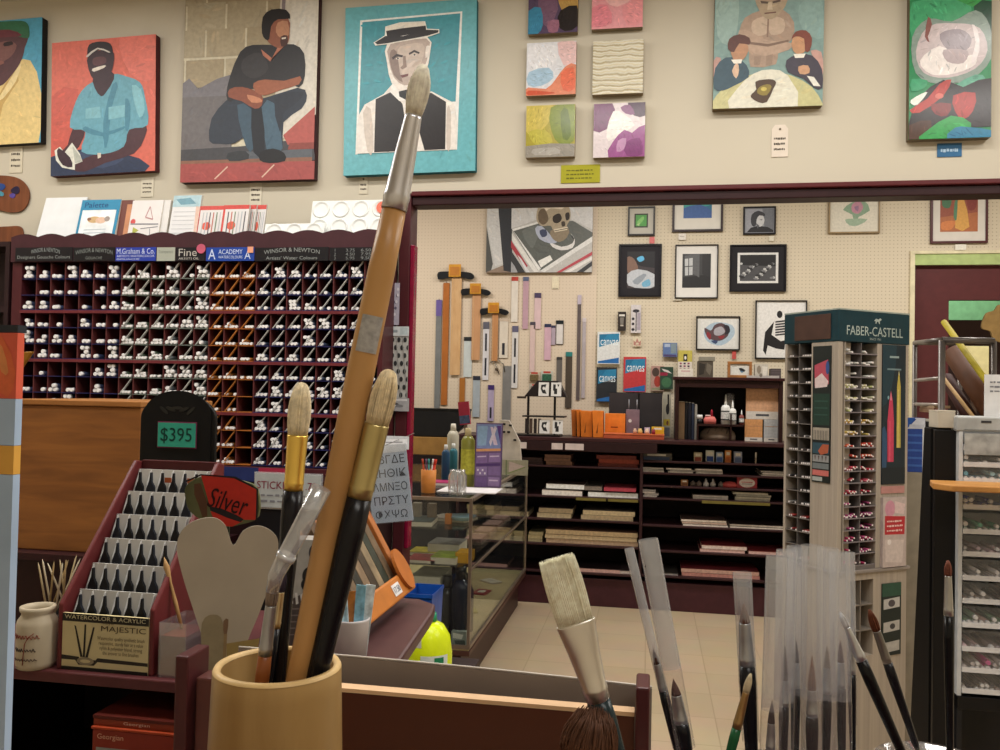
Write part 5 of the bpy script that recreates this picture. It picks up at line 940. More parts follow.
t = thing('orange_box', 'bright orange box standing behind the low terracotta tray', 'box', (X0, 5.88, TZ)); MB().box(0, X1-X0, 0, .1, 0, h).build('carton', mat('dd7c2e', .5), t, bevel=.002); MB().box((X1-X0)*.3, (X1-X0)*.65, -.0015, -.0002, h*.42, h*.46).build('logo_strip', mat('8a4a1c', .5), t)
X1 = P(664, 441, 5.74).x; h2 = P(640, 435, 5.74).z-TZ
t = thing('low_tray', 'long low terracotta tray on the shelf unit under the small jars', 'tray', (X0, 5.72, TZ)); MB().box(0, X1-X0, 0, .14, 0, h2).build('body', mat('b5563a', .5), t, bevel=.003); MB().box(-.002, X1-X0+.002, -.002, .142, h2+.0002, h2+.006).build('rim', mat('c4653f', .5), t)
HT = TZ+h2+.0068
for i, (px, c, r) in enumerate([(635, 'c9a48c', .013), (640, 'cfae6a', .016), (647, 'd2b8a4', .014), (653.5, '8a3040', .012)]):
    tag(MB().lathe([(0, 0), (r, 0), (r, .02), (r*.7, .026), (r*.7, .034), (0, .034)], n=14).build('small_jar', mat(c, .35), None, (P(px, 432, 5.78).x, 5.78, HT)), f'{ordn(i)} from left of the small colourful jars on the terracotta tray', 'jar', 'small jars on the terracotta tray')
sbox(HT, 651+.5, 665-1, 428, 435, 'd2a92a', 'c2951f', 'bright yellow box at the right end of the terracotta tray', y=5.8, d=.05)
sbox(HT, 644.5, 650, 424, 430, 'b9a8c4', '5a4a7a', 'tiny lilac box among the jars on the tray', y=5.83, d=.03)
# big black pads leaning at the wall
for a, b, y0, lb in [(609, 640, 392, 'black portfolio board leaning left behind the orange box'), (637, 662, 392.5, 'black portfolio board leaning right behind the terracotta tray')]:
    X0 = P(a, 420, 6.1).x; X1 = P(b, 420, 6.1).x; h = P(a, y0, 6.12).z-TZ
    t = thing('portfolio_board', lb, 'portfolio', (X0, 6.03, TZ), (-.16, 0, 0)); MB().box(0, X1-X0, 0, .015, 0, h).build('board', mat('2b2628', .5, noise=.2, scale=8), t, bevel=.002); MB().box(0, X1-X0, -.001, .016, h+.0002, h+.003).build('edge_binding', mat('141214', .5), t)
X0 = P(626, 420, 5.95).x; X1 = P(639.5, 420, 5.95).x; h = P(630, 409.5, 5.95).z-TZ
t = thing('pen_stand', 'mauve-grey box with a round white mark holding two pens', 'stand', (X0, 5.93, TZ)); MB().box(0, X1-X0, 0, .06, 0, h).build('box', mat('7c6670', .5), t, bevel=.002); MB().lathe([(0, 0), (.012, 0), (.012, .001)], n=16).build('mark', mat('d9d6d6', .4), t, ((X1-X0)*.3, -.001, h*.6), (math.pi/2, 0, 0))
for u in (.2, .8): MB().cyl(((X1-X0)*u, .03, h+.0005), ((X1-X0)*u, .03, h+.07), .004).build('pen', mat('8a8a90', .3), t)
X0 = P(663, 393, 6.15).x; X1 = P(671, 393, 6.15).x; h = P(667, 392, 6.15).z-TZ
t = thing('tool_board', 'tall white card with black brush-like tool left of the hutch', 'card', (X0, 6.12, TZ)); MB().box(0, X1-X0, 0, .006, 0, h).build('card', mat('b9b4a2', .5), t)
art('print', t, X1-X0, h, [('1d1b1d', [(55, 5), (75, 5), (80, 40), (60, 45)]), ('2a282c', ell(60, 38, 22, 12)), ('c9b23a', [(10, 60), (90, 60), (90, 74), (10, 74)]), ('7a4a3a', ell(60, 68, 14, 5)), ('6a6a70', [(10, 78), (90, 78), (90, 98), (10, 98)])], (0, 0, 100, 100), y=-.0005)
# ------------------------------------------------------------------ hutch
YH = 5.86
HX0, HX1 = P(675, 410, YH).x, P(783, 410, YH).x; HH = P(700, 377, YH).z-TZ
hutch = thing('hutch', 'dark wooden hutch standing on the shelf unit, left of the green tower', 'hutch', (HX0, YH, TZ)); W = HX1-HX0; Dh = .26
m = MB(); m.box(0, .025, 0, Dh, 0, HH-.02); m.box(W-.025, W, 0, Dh, 0, HH-.02); m.box(.52*W, .535*W, .02, Dh-.01, 0, HH*.42) ; m.build('side', mat('2b1614', .4), hutch, bevel=.002)
MB().box(-.015, W+.015, -.015, Dh+.005, HH-.02, HH).build('top', mat('35191a', .35), hutch, bevel=.003)
MB().box(0.0255, W-.0255, .0, .015, HH-.07, HH-.021).build('fascia', mat('2a1413', .4), hutch, bevel=.002)
MB().box(.026, W-.026, Dh-.01, Dh, 0, HH-.021).build('back', mat('170c0d', .6), hutch)
x0s = P(697, 425, YH).x-HX0; x1s = P(744, 425, YH).x-HX0; zs2 = P(720, 424.5, YH).z-TZ
MB().box(x0s, x1s, .02, Dh-.012, zs2-.014, zs2).build('shelf', mat('2b1614', .4), hutch, bevel=.001)
MB().box(x0s, x0s+.012, .02, Dh-.012, 0.0, zs2-.0145).build('shelf_support', mat('2b1614', .4), hutch)
ST = TZ+zs2+.0006
def hx(px): return P(px, 420, YH+.08).x
for i, (a, b, c, lb) in enumerate([(678.5, 684.5, '7b6248', 'tan leather-look book'), (685, 687.5, '17171c', 'slim black book left'), (688, 691, '1d1e28', 'middle black book'), (691.5, 694, '2c3346', 'navy book'), (694.5, 697, '8e8a84', 'grey book')]):
    o = thing('upright_book', f'{lb}, {ordn(i)} in the row at the left of the hutch', 'book', (hx(a), YH+.06, TZ), group='books standing in the hutch')
    hgt = (P(685, 402+.4*i, YH).z-TZ)*(1 if i != 4 else .97)
    MB().box(0, (hx(b)-hx(a)), 0, .15, 0, hgt).build('cover', mat(c, .45), o, bevel=.001); MB().box(.002, (hx(b)-hx(a))-.002, .003, .148, hgt+.0001, hgt+.004).build('pages', mat('c9c2b4', .7), o)
def bottle(px, y, z, r, h, body, cap, label, cat='bottle', cone=True):
    t = thing('glue_bottle', label, cat, (P(px, 420, y).x, y, z)); MB().lathe([(0, 0), (r, 0), (r, h*.55), (r*.75, h*.63), (r*.3, h*.66), (0, h*.66)], n=20).build('body', mat(body, .35), t)
    MB().lathe([(0, h*.661), (r*.32, h*.661), (r*.32, h*.72), (r*.1, h), (0, h)] if cone else [(0, h*.661), (r*.4, h*.661), (r*.4, h*.85), (0, h*.85)], n=14).build('nozzle', mat(cap, .35), t)
    MB().lathe([(r*1.02, h*.14), (r*1.02, h*.46)], n=20, caps=False).build('label_band', mat('2c2c30', .5), t); MB().lathe([(r*1.03, h*.18), (r*1.03, h*.42)], n=20, caps=False).build('label_text_band', mat('c4c4c2', .5, noise=.4, scale=150), t); return t
bottle(725.5, YH+.06, ST, .03, .2, 'd9d9d6', 'e2e2df', 'larger white glue bottle on the hutch shelf')
bottle(732.5, YH+.05, ST, .024, .165, 'd9d9d6', 'e2e2df', 'smaller white glue bottle on the hutch shelf')
tag(MB().lathe([(0, 0), (.035, 0), (.035, .2), (.02, .21), (0, .21)], n=20).build('clear_bottle', clear(haze=.25), None, (P(729.5, 420, YH+.14).x, YH+.15, ST)), 'tall clear plastic bottle behind the two white glue bottles', 'bottle')
bottle(741.5, YH+.05, ST, .016, .1, '8a4a44', 'e2e2df', 'small brown bottle with white tip right of glue bottles')
t = thing('ink_bottle', 'small white-capped black bottle at the left end of hutch shelf', 'bottle', (hx(699.5), YH+.05, ST)); MB().lathe([(0, 0), (.018, 0), (.018, .03), (0, .032)], n=16).build('body', mat('1a1a1c', .3), t); MB().lathe([(0, .0325), (.019, .0325), (.019, .06), (0, .061)], n=16).build('cap', mat('dcdad8', .4), t)
t = thing('glue_bottle', 'squat coral-pink dispenser with red nozzle on the hutch shelf', 'dispenser', (hx(709.5), YH+.05, ST)); MB().lathe([(0, 0), (.04, 0), (.042, .03), (.03, .05), (0, .052)], n=20, sy=.6).build('body', mat('d2706a', .4), t); MB().lathe([(0, .0525), (.009, .0525), (.006, .09), (0, .1)], cx=.012, n=12).build('nozzle', mat('a3243a', .35), t); MB().lathe([(0, .0525), (.02, .0525), (.018, .06), (0, .061)], cx=-.012, n=12).build('lid', mat('d9b9b4', .4), t)
# grey-brown bag under the shelf
t = thing('cloth_bag', 'grey-brown folded cloth bag in the lower hutch bay', 'bag', (hx(718), YH+.1, TZ)); wbg = (hx(738)-hx(698))/2-.012
MB().lathe([(0, 0), (wbg*.98, 0), (wbg, .03), (wbg*.93, .055), (wbg*.7, .08), (wbg*.35, .092), (0, .095)], n=32, sy=.42).build('cloth', mat('8c7c6e', .8, noise=.3, scale=12, bump=1), t)
for i in range(4): MB().path([(wbg*(-.6+.35*i), -wbg*.36, .045), (wbg*(-.45+.33*i), -wbg*.3, .075), (wbg*(-.3+.3*i), -wbg*.1, .094)], .004).build('fold', mat('6e6055', .8), t)
# cork samples at right of hutch
def cork(x0, x1, y0, y1, top, col, label, z):
    a, b = hx(x0), hx(x1); h = P(x0, y0, YH+.06).z-P(x0, y1, YH+.06).z
    t = thing('cork_pack', label, 'cork pack', (a, YH+.05, z)); MB().box(0, b-a, 0, .03, 0, h).build('sheet', mat(col, .7, noise=.15, scale=60), t)
    art('wrapper', t, b-a, h, [('cdc6be', [(0, 82), (100, 82), (100, 100), (0, 100)]), ('4a4a50', [(30, 88), (70, 88), (70, 93), (30, 93)])]+([('b3aca8', [(0, 0), (100, 0), (100, 22), (0, 22)])] if top else [])+[('b98a68', [(4, 30), (96, 30), (96, 32), (4, 32)])], (0, 0, 100, 100), y=-.0006); return h
h1 = cork(744.5, 762, 424, 446, 0, 'c9915f', 'small orange cork pack at lower left of the cork stack', TZ); cork(763.5, 778.5, 424, 446, 0, 'b0b0b0', 'small grey cork-type pack at the lower right of the cork stack', TZ)
h = P(760, 380, YH+.06).z-P(760, 423.5, YH+.06).z; cork(745.5, 778, 380, 423.5, 1, 'c79a78', 'large pinkish cork sheet pack on the two small packs in the hutch', TZ+h1+.001)
# on top of the hutch
HTp = TZ+HH+.0006
def hbox(x0, x1, y0, col, label, name='small_box', cat='box', lay=None, d=.08, yy=YH+.05, tilt=0):
    a, b = P(x0, 375, yy).x, P(x1, 375, yy).x; h = P(x0, y0, yy).z-HTp
    t = thing(name, label, cat, (a, yy, HTp), (0, 0, tilt)); MB().box(0, b-a, 0, d, 0, h).build('carton', mat(col, .5), t, bevel=.002)
    if lay: art('print', t, b-a, h, lay, (0, 0, 100, 100), y=-.0006)
    return t, b-a, h
hbox(678, 693, 368.5, 'd2c9bb', 'white tray with pink spots at the left end of the hutch top', lay=[('d9d2c6', R100), ('b98a90', line(20, 30, 80, 30, 12))], d=.12)
t, w_, h = hbox(697.5, 713, 361, '4a4138', 'dark patterned box with a grey lid on the hutch top', lay=[('4d453c', R100), ('2f2a26', [(10, 10), (50, 20), (40, 80), (8, 90)]), ('6b6358', [(60, 10), (95, 30), (80, 90), (55, 60)])]); MB().box(.01, w_+.012, -.004, .085, h+.0005, h+.03).build('lid', mat('807c70', .6), t, bevel=.002)
a, b = P(727.5, 375, YH+.05).x, P(752, 375, YH+.05).x; h = P(740, 361.5, YH+.05).z-HTp
t = thing('framed_photo', 'small wood-framed picture standing on the hutch top', 'framed picture', (a, YH+.05, HTp)); m = MB(); fr = .018
for q in ((0, b-a, 0, fr), (0, b-a, h-fr, h), (0, fr, fr, h-fr), (b-a-fr, b-a, fr, h-fr)): m.box(q[0], q[1], 0, .02, q[2], q[3])
m.build('frame', wood('8a5a34', 'a5703f', (1, 1, 1), 20), t, bevel=.002); MB().box(fr, b-a-fr, .008, .018, fr, h-fr).build('mount', mat('cfccc4', .5), t)
art('picture', t, b-a-2*fr, h-2*fr, [('d2d0ca', R100), ('1c2028', [(45, 40), (60, 35), (80, 55), (72, 70), (55, 62)], 2), ('5a7a94', [(50, 60), (70, 66), (62, 80)], 2), ('a9a49a', [(10, 20), (35, 15), (35, 22), (10, 26)])], (0, 0, 100, 100), y=.0075, x=fr, z=fr)
hbox(755, 768, 364, 'b9b2a4', 'pale small box with tan figure on the hutch top', lay=[('bdb6aa', R100), ('8a8072', ell(30, 40, 16, 30)), ('d6d0c6', [(55, 15), (95, 20), (90, 80), (60, 85)]), ('7a7268', ell(45, 80, 12, 14))])
hbox(770.5, 781, 368.5, '4d4444', 'dark grey ridged box at the right end of the hutch top', lay=[('4d4446', R100)]+[('6b6062', line(5, y, 95, y, 4)) for y in (20, 45, 70)])
# ------------------------------------------------------------------ green-topped pencil tower (stands turned 45 degrees)
YT = 3.35
pc = P(838, 400, YT)                      # near corner
# face directions fitted from the outer edges of the header
def on_face(px, py, ang):                 # intersect sight line with the vertical plane through pc at heading ang
    d = ray(px, py); u = Vector((math.cos(ang), math.sin(ang), 0)); nrm = Vector((-u.y, u.x, 0)); t_ = (Vector((pc.x, pc.y, 0))-Vector((EYE.x, EYE.y, 0))).dot(nrm)/d.dot(nrm); q = EYE+d*t_
    return (q-pc).dot(u), q.z
aR = math.radians(35); wR = on_face(908, 400, aR)[0]
aL = aR+math.pi/2; wL = on_face(784.5, 400, aL)[0]
# tower local frame: x along right face, y along left face (away)
T = thing('pencil_tower', 'tall beige pencil display tower with a dark green header lettered in white', 'display stand', (pc.x, pc.y, 0), (0, 0, aR))
def rz(px, py): return on_face(px, py, aR)
def ru(px): return on_face(px, 400, aR)[0]
def lu(px): return on_face(px, 400, aL)[0]
def fz(py, px=840): return P(px, py, YT).z
zT0, zT1 = fz(341), fz(309.5); zsp = fz(572)
M_bg = wood('9c9184', 'aca092', (1, 1, .02), 60, .5, .05); M_dg = mat('12333c', .4, noise=.1)
a = -.003; MB().prism([(a, a), (wR-a, a), (wR-a, wL-a), (a, wL-a)], zT0, zT1, ax='z').build('header', M_dg, T, bevel=.003)
MB().prism([(a, a), (wR-a, a), (wR-a, wL-a), (a, wL-a)], zT1+.0005, zT1+.006, ax='z').build('header_cap', mat('9aa39a', .5), T)
text('FABER-CASTELL', mat('a9b4ae', .5), T, wR*.1, zT0+(zT1-zT0)*.22, wR*.8, (zT1-zT0)*.3, y=a-.001)
em = [('a9b4ae', [(30, 60), (45, 35), (60, 45), (75, 30), (85, 45), (70, 60), (72, 85), (66, 85), (60, 65), (50, 65), (46, 85), (40, 85), (42, 62)])]
art('emblem', T, wR*.2, (zT1-zT0)*.34, em, (0, 0, 100, 100), y=a-.001, x=wR*.42, z=zT0+(zT1-zT0)*.58); text('SINCE 1761', mat('a9b4ae', .5), T, wR*.42, zT0+(zT1-zT0)*.09, wR*.16, (zT1-zT0)*.07, y=a-.001)
# left face: a brown panel on the header
def lface(u0, u1, z0, z1, off=.0): return [(-off, u0), (-off, u1)]
MB().box(a-.004, a-.0005, lu(831), lu(795), zT0+.01, zT1-.012).build('header_panel', mat('4a342c', .5), T, bevel=.001)
# body shell: core plus uprights leaving the bins open
dpt = .09
core = MB(); core.prism([(dpt, dpt), (wR-.002, dpt), (wR-.002, wL-.002), (dpt, wL-.002)], zsp, zT0-.001, ax='z'); core.build('core', mat('342b2b', .6), T)
def ru_(px, py=450): return on_face(px, py, aR)[0]
def lu_(px, py=450): return on_face(px, py, aL)[0]
m = MB()
m.box(0, .024, 0, .024, zsp, zT0-.001)                                       # near corner post
xr0, xr1 = ru_(844.5), ru_(876.5); xp0, xp1 = ru_(881), ru_(904)
m.box(xr1, wR, 0, dpt-.001, zsp, zT0-.001)                                   # right strip behind poster
m.box(xr0-.004, xr0, .0241 if xr0 < .024 else 0, dpt-.001, zsp, zT0-.001)
yl0, yl1 = lu_(834), lu_(812); yb0, yb1 = lu_(811), lu_(789)
m.box(0, dpt-.001, .0245, yl1+.008, zsp, zT0-.001); m.box(0, dpt-.001, wL-.012, wL, zsp, zT0-.001)
m.build('body_panels', M_bg, T, bevel=.001)
# posters
def poster_r(x0, x1, z0, z1, layers, base, nm='poster'):
    MB().box(x0, x1, -.004, -.0005, z0, z1).build(nm, mat(base, .35), T); art(nm+'_print', T, x1-x0, z1-z0, layers, (0, 0, 100, 100), y=-.0045, x=x0, z=z0)
zp0, zp1 = rz(893, 484)[1], rz(893, 345)[1]
poster_r(xp0, xp1, zp0, zp1, [('10222c', R100), ('17343f', [(0, 0), (60, 0), (40, 30), (0, 45)], 2), ('8fa0a0', [(30, 8), (70, 8), (70, 9.5), (30, 9.5)]), ('6f8488', [(20, 17), (80, 17), (80, 18.2), (20, 18.2)]), ('c23a58', [(22, 55), (30, 40), (36, 33), (44, 40), (50, 55), (50, 84), (24, 84)]), ('e08a9a', [(36, 33), (40, 40), (33, 40)]), ('d0506a', [(30, 55), (36, 55), (36, 84), (30, 84)]), ('b5a24a', [(62, 30), (70, 18), (78, 30), (80, 74), (62, 74)]), ('d8cfa0', [(68, 21), (70, 18), (73, 22)]), ('cdbc6a', [(66, 32), (71, 32), (71, 74), (66, 74)]), ('2b4a6a', [(0, 60), (20, 64), (18, 90), (0, 92)], 2), ('0c1820', [(0, 88), (100, 88), (100, 100), (0, 100)]), ('7aa0a8', ell(25, 38, 4, 1.5, 8))], '10222c')
z_, z__ = rz(893, 490)[1], rz(893, 487)[1]; MB().box(xp0, xp1, -.004, -.0005, rz(893, 493)[1], rz(893, 486)[1]).build('red_stripe_card', mat('b5827c', .5), T)
# clear pocket with pink cards and a red offer card
z0, z1 = rz(893, 566)[1], rz(893, 497)[1]; MB().box(xp0, xp1, -.012, -.0005, z0, z1).build('pocket_card', mat('ab9c98', .4, noise=.2, scale=30), T)
art('pocket_print', T, xp1-xp0, z1-z0, [('b9a9a4', R100), ('c58a9c', ell(30, 16, 22, 12)), ('d2b9b6', [(50, 5), (95, 10), (90, 25), (50, 22)]), ('b3252f', [(8, 26), (95, 28), (93, 54), (8, 53)]), ('c9bab4', [(10, 60), (90, 62), (85, 95), (12, 92)]), ('e2d8d4', ell(28, 64, 8, 4))], (0, 0, 100, 100), y=-.0125, x=xp0, z=z0)
scrawl(3, mat('e0b9b4', .5), T, xp0+(xp1-xp0)*.16, z0+(z1-z0)*.49, (xp1-xp0)*.68, (z1-z0)*.2, y=-.0138)
# right face pencil bins (two columns of compartments)
nR = 19; zb0 = rz(860, 566)[1]; zb1 = zT0-.002; hR = (zb1-zb0)/nR; xm = (xr0+xr1)/2
m = MB(); m.box(xm-.0015, xm+.0015, .001, dpt-.001, zb0, zb1); m.box(xr0, xr1, .001, dpt-.001, zb0-.02, zb0-.0005); m.build('bin_upright', mat('6b6462', .4), T)
m = MB(); mfr = MB()
for i in range(nR): m.box(xr0+.0005, xr1-.0005, .004, dpt-.001, zb0+i*hR, zb0+i*hR+.002); mfr.box(xr0+.0005, xr1-.0005, .0, .003, zb0+i*hR, zb0+i*hR+.0045)
m.build('bin_floor', mat('2c2426', .5), T); mfr.build('bin_lip', mat('7a7274', .35), T)
MB().box(xr0, xr1, dpt-.001, dpt, zb0, zb1).build('bin_back', mat('2c2024', .6), T)
# left face bins
ml = MB(); mlf = MB(); nL = 16; hL = (zb1-zb0)/nL; ya, yb = yl1+.009, wL-.0125; ym = (ya+yb)/2
for i in range(nL): ml.box(.004, dpt-.001, ya, yb, zb0+i*hL, zb0+i*hL+.002); mlf.box(0, .003, ya, yb, zb0+i*hL, zb0+i*hL+.003)
ml.build('side_bin_floor', mat('332d2c', .5), T); mlf.build('side_bin_lip', mat('77716d', .4), T); MB().box(0, dpt-.001, ym-.0015, ym+.0015, zb0, zb1).build('side_bin_upright', mat('5f5955', .4), T)
# left framed poster (on the beige strip)
y0, y1 = lu_(832)+.006, yl1-.004; zq0, zq1 = P(823, 484, YT).z, P(823, 345, YT).z
MB().box(-.004, -.0005, y0, y1, zq0, zq1).build('side_poster', mat('141a1a', .35), T)
lay = [('131c1b', R100), ('b34a5c', [(10, 14), (85, 10), (90, 28), (12, 30)]), ('d8c4c4', [(12, 24), (50, 20), (88, 26), (80, 30), (14, 31)]), ('35508a', ell(82, 16, 10, 5)), ('17352c', [(5, 35), (95, 35), (95, 58), (5, 58)]), ('2c4c42', [(12, 40), (85, 40), (85, 41), (12, 41)]), ('2c4c42', [(12, 45), (85, 45), (85, 46), (12, 46)]), ('2c4c42', [(12, 50), (85, 50), (85, 51), (12, 51)]), ('a39a8c', [(5, 60), (95, 60), (95, 69), (5, 69)]), ('2c4a58', [(5, 71), (95, 71), (95, 79), (5, 79)]), ('a8563a', [(35, 77), (60, 72), (95, 72), (90, 78), (50, 80)]), ('8f9090', [(5, 80), (95, 80), (95, 85), (5, 85)]), ('6f7678', [(5, 86), (95, 86), (95, 90), (5, 90)]), ('c26a64', [(5, 91), (95, 91), (95, 95), (5, 95)]), ('a3a8a4', [(5, 96), (60, 96), (60, 99), (5, 99)])]+[('2c2826', line(12+i*9, 62, 12+i*9, 69, 2.5)) for i in range(9)]+[('5a4a48', [(15+i*20, 80.5), (25+i*20, 80.5), (20+i*20, 84.5)]) for i in range(4)]
o = art('side_poster_print', T, y1-y0, zq1-zq0, lay, (0, 0, 100, 100), x=0, z=0); o.rotation_euler = (0, 0, -math.pi/2); o.location = (-.0045, y1, zq0)
# plinth section with small pigeonholes
MB().prism([(-.01, -.01), (wR+.01, -.01), (wR+.01, wL+.01), (-.01, wL+.01)], zsp-.014, zsp-.001, ax='z').build('shelf_ledge', mat('8a8078', .5), T, bevel=.003)
zl0 = rz(870, 655)[1]; m = MB(); hb = 0
mm = wood('9c9184', 'ac9f90', (1, 1, .02), 60, .5, .05)
xg0, xg1 = ru_(848, 620), ru_(873, 620); xg1 = max(xg1, xg0+.05)
m.box(0, xg0, 0, .08, 0, zsp-.015); m.box(xg1, wR, 0, .08, 0, zsp-.015); m.box(xg0, xg1, 0, .08, 0, zl0); m.box(xg0, xg1, 0, .08, zsp-.04, zsp-.015); m.box(0, wR, .08, wL, 0, zsp-.015); m.build('plinth', mm, T)
m = MB(); m.box((xg0+xg1)/2-.002, (xg0+xg1)/2+.002, .002, .079, zl0, zsp-.04)
for i in (1, 2): zz = zl0+(zsp-.04-zl0)*i/3; m.box(xg0, xg1, .002, .079, zz-.002, zz+.002)
m.build('pigeonhole_grid', mat('7d746a', .5), T)
z0, z1 = rz(889, 655)[1], rz(889, 583)[1]; xa_, xb_ = ru_(881, 620), ru_(900, 620)
MB().box(xa_, xb_, -.004, -.0005, z0, z1).build('lower_poster', mat('12201c', .35), T); art('lower_poster_print', T, xb_-xa_, z1-z0, [('131f1c', R100), ('244a3a', [(0, 0), (100, 0), (100, 18), (0, 18)]), ('b5b2ae', [(8, 22), (92, 20), (92, 34), (8, 36)]), ('4a4448', ell(50, 28, 18, 5)), ('b0aca6', [(8, 54), (92, 52), (92, 66), (8, 68)]), ('3c3a3c', ell(55, 60, 14, 4)), ('a8a49e', [(8, 82), (92, 80), (92, 94), (8, 96)])], (0, 0, 100, 100), y=-.0045, x=xa_, z=z0)
# pencils lying in the bins: ends showing
rc = random.Random(12); pm = {}
def pend(col):
    if col not in pm:
        o = MB(); o.cyl((0, 0, 0), (0, .07, 0), .0042, .0042, 6, 0)
        o.cyl((0, -.0012, 0), (0, -.0001, 0), .0034, .0040, 6, 1); q = o.build('pencil', [mat(col, .35), mat('e6ddd8', .5)]); pm[col] = q.data; bpy.data.objects.remove(q)
    return pm[col]
def rowcol(i):
    f = i/nR
    return (['c0406a', 'a8305c', 'c25a8a'] if f < .12 else ['b04a78', 'c46a9a', '8a2f5a'] if f < .3 else ['c0334a', 'b52a3c', 'cf5a6a'] if f < .46 else ['cf4a3c', 'd96a4a'] if f < .56 else ['dcae5a', 'd9c06a'] if f < .68 else ['d9cf9a', 'cfd08a', 'd6d2b0'] if f < .84 else ['d9d6cc', 'e2e0da'])
R3m = Matrix.Rotation(aR, 3, 'Z')
for i in range(nR):
    for c in range(2):
        x0, x1 = (xr0+.003, xm-.004) if c == 0 else (xm+.004, xr1-.003); cap = int((x1-x0)/.009); k = rc.randint(2, cap)
        kind = rowcol(i)
        for s in sorted(rc.sample(range(cap), k)):
            v = Vector((x0+(s+.5)*.009, .004+rc.uniform(0, .006), zb0+i*hR+.0075+rc.choice([0, 0, .0045, .009]))); w_ = R3m @ v+Vector((pc.x, pc.y, 0))
            o = bpy.data.objects.new('pencil', pend(rc.choice(kind))); COL.objects.link(o); o.location = w_; o.rotation_euler = (0, 0, aR)
            tag(o, f'pencil end, {("left","right")[c]} column, {ordn(i)} bin up on tower\'s right face', 'pencil', 'pencils in the tower bins')
for i in range(nL):
    for c in range(2):
        y0, y1 = (ya+.004, ym-.004) if c == 0 else (ym+.004, yb-.004); cap = int((y1-y0)/.01)
        if rc.random() < .12: continue
        for s in sorted(rc.sample(range(cap), min(cap, rc.randint(2, 6)))):
            v = Vector((.004+rc.uniform(0, .006), y0+(s+.5)*.01, zb0+i*hL+.0062)); w_ = R3m @ v+Vector((pc.x, pc.y, 0))
            o = bpy.data.objects.new('pencil', pend(rc.choice(['8a2f2c', 'a03a34'] if i < 4 else ['2c2a2c', '3c3a3e', '6f6c6a', '8f8c8a', '4a3f3c']))); COL.objects.link(o); o.location = w_; o.rotation_euler = (0, 0, aR-math.pi/2)
            tag(o, f'pencil end, {("near","far")[c]} column, {ordn(i)} bin up on tower\'s left face', 'pencil', 'pencils in the tower bins')
# ------------------------------------------------------------------ glass showcase
XC, YC0, YC1, ZCT, ZCB = -.79, 3.82, 5.62, .92, .244
XL0 = -1.75
case = thing('glass_showcase', 'long glass showcase of art supplies beside the magenta-edged post', 'showcase', (XL0, YC0, 0)); W = XC-XL0; D = YC1-YC0
M_fr = mat('8a7a6c', .3, .6, noise=.1); M_gl = clear('f6f8f6', gloss=.01, haze=.008, rough=.02)
MB().box(0, W-.05, .05, D, 0, ZCB-.045).build('plinth', mat('3a2320', .45), case)
MB().box(0, W, 0, D, ZCB-.044, ZCB-.02).build('bottom', mat('4a2f28', .4), case, bevel=.003)
MB().box(.005, W-.005, .005, D-.005, ZCB-.0195, ZCB-.012).build('floor_mat', mat('b5a57c', .6, noise=.2, scale=6), case)
m = MB()
for x0, x1, y0, y1 in ((W-.014, W, 0, .014), (W-.014, W, D-.014, D), (0, .014, 0, .014), (W*.5-.006, W*.5+.006, 0, .012)): m.box(x0, x1, y0, y1, ZCB-.0118, ZCT-.0165)
m.box(0, W, -.003, .018, ZCT-.016, ZCT-.001); m.box(W-.018, W+.003, .0185, D, ZCT-.016, ZCT-.001); m.box(0, W, -.001, .012, ZCB-.0118, ZCB+.006); m.box(W-.012, W+.001, .0125, D-.0145, ZCB-.0118, ZCB+.006)
m.box(W-.006, W, .0145, D-.0145, .585, .597)
m.build('metal_frame', M_fr, case, bevel=.001)
MB().box(.015, W-.02, .004, .008, ZCB+.0065, ZCT-.017).build('front_glass', M_gl, case); MB().box(W-.009, W-.005, .019, D-.015, ZCB+.0065, ZCT-.017).build('side_glass', M_gl, case); MB().box(0, W-.0185, .0185, D, ZCT-.008, ZCT-.002).build('top_glass', M_gl, case)
for z in (.60, .77): MB().box(.01, W-.05, .04, .42 if z > .7 else .5, z-.006, z).build('glass_shelf', M_gl, case)
for z in (.60,): MB().box(.01, W-.05, .5, D-.03, z-.006, z).build('glass_shelf', M_gl, case)
# goods in the case
rq = random.Random(4)
def good(name, px, py, dy, w, h, d, col, label, cat, z, lay=None, rot=0):
    x = P(px, py, YC0+dy).x; t = thing(name, label, cat, (x, YC0+dy, z+.001), (0, 0, rot)); MB().box(-w/2, w/2, 0, d, 0, h).build('body', mat(col, .5, noise=.15), t, bevel=.002)
    if lay: art('print', t, w, h, lay, (0, 0, 100, 100), y=-.0006, x=-w/2)
    return t
def flat(name, px, dy, w, d, h, col, label, z, top=None, rot=0, cat='book'):
    x = P(px, 520, YC0+dy).x; t = thing(name, label, cat, (x, YC0+dy, z+.001), (0, 0, rot)); MB().box(-w/2, w/2, 0, d, 0, h).build('pages', mat('cbc3b4', .7), t); MB().box(-w/2, w/2, -.001, d+.001, h+.0002, h+.003).build('cover', mat(top or col, .35, noise=.35, scale=25), t); return t
zs1 = .77
flat('flat_book', 418, .06, .13, .2, .02, '3c4648', 'dark green-grey book on the upper glass shelf of the showcase', zs1, rot=.1)
flat('flat_book', 446, .25, .2, .14, .012, 'a9a098', 'pale papers on the upper glass shelf of the showcase', zs1, rot=-.3, cat='papers')
for px, c, w_ in ((416, '8f8478', 'grey'), (431, '7a6a5c', 'brown')):
    good('small_jar', px, 515, .2, .04, .09, .04, c, f'{w_} upright box on the upper glass shelf of the showcase', 'box', zs1)
good('small_jar', 448, 508, .16, .03, .05, .03, 'c0783c', 'small orange box on the upper glass shelf of the showcase', 'box', zs1)
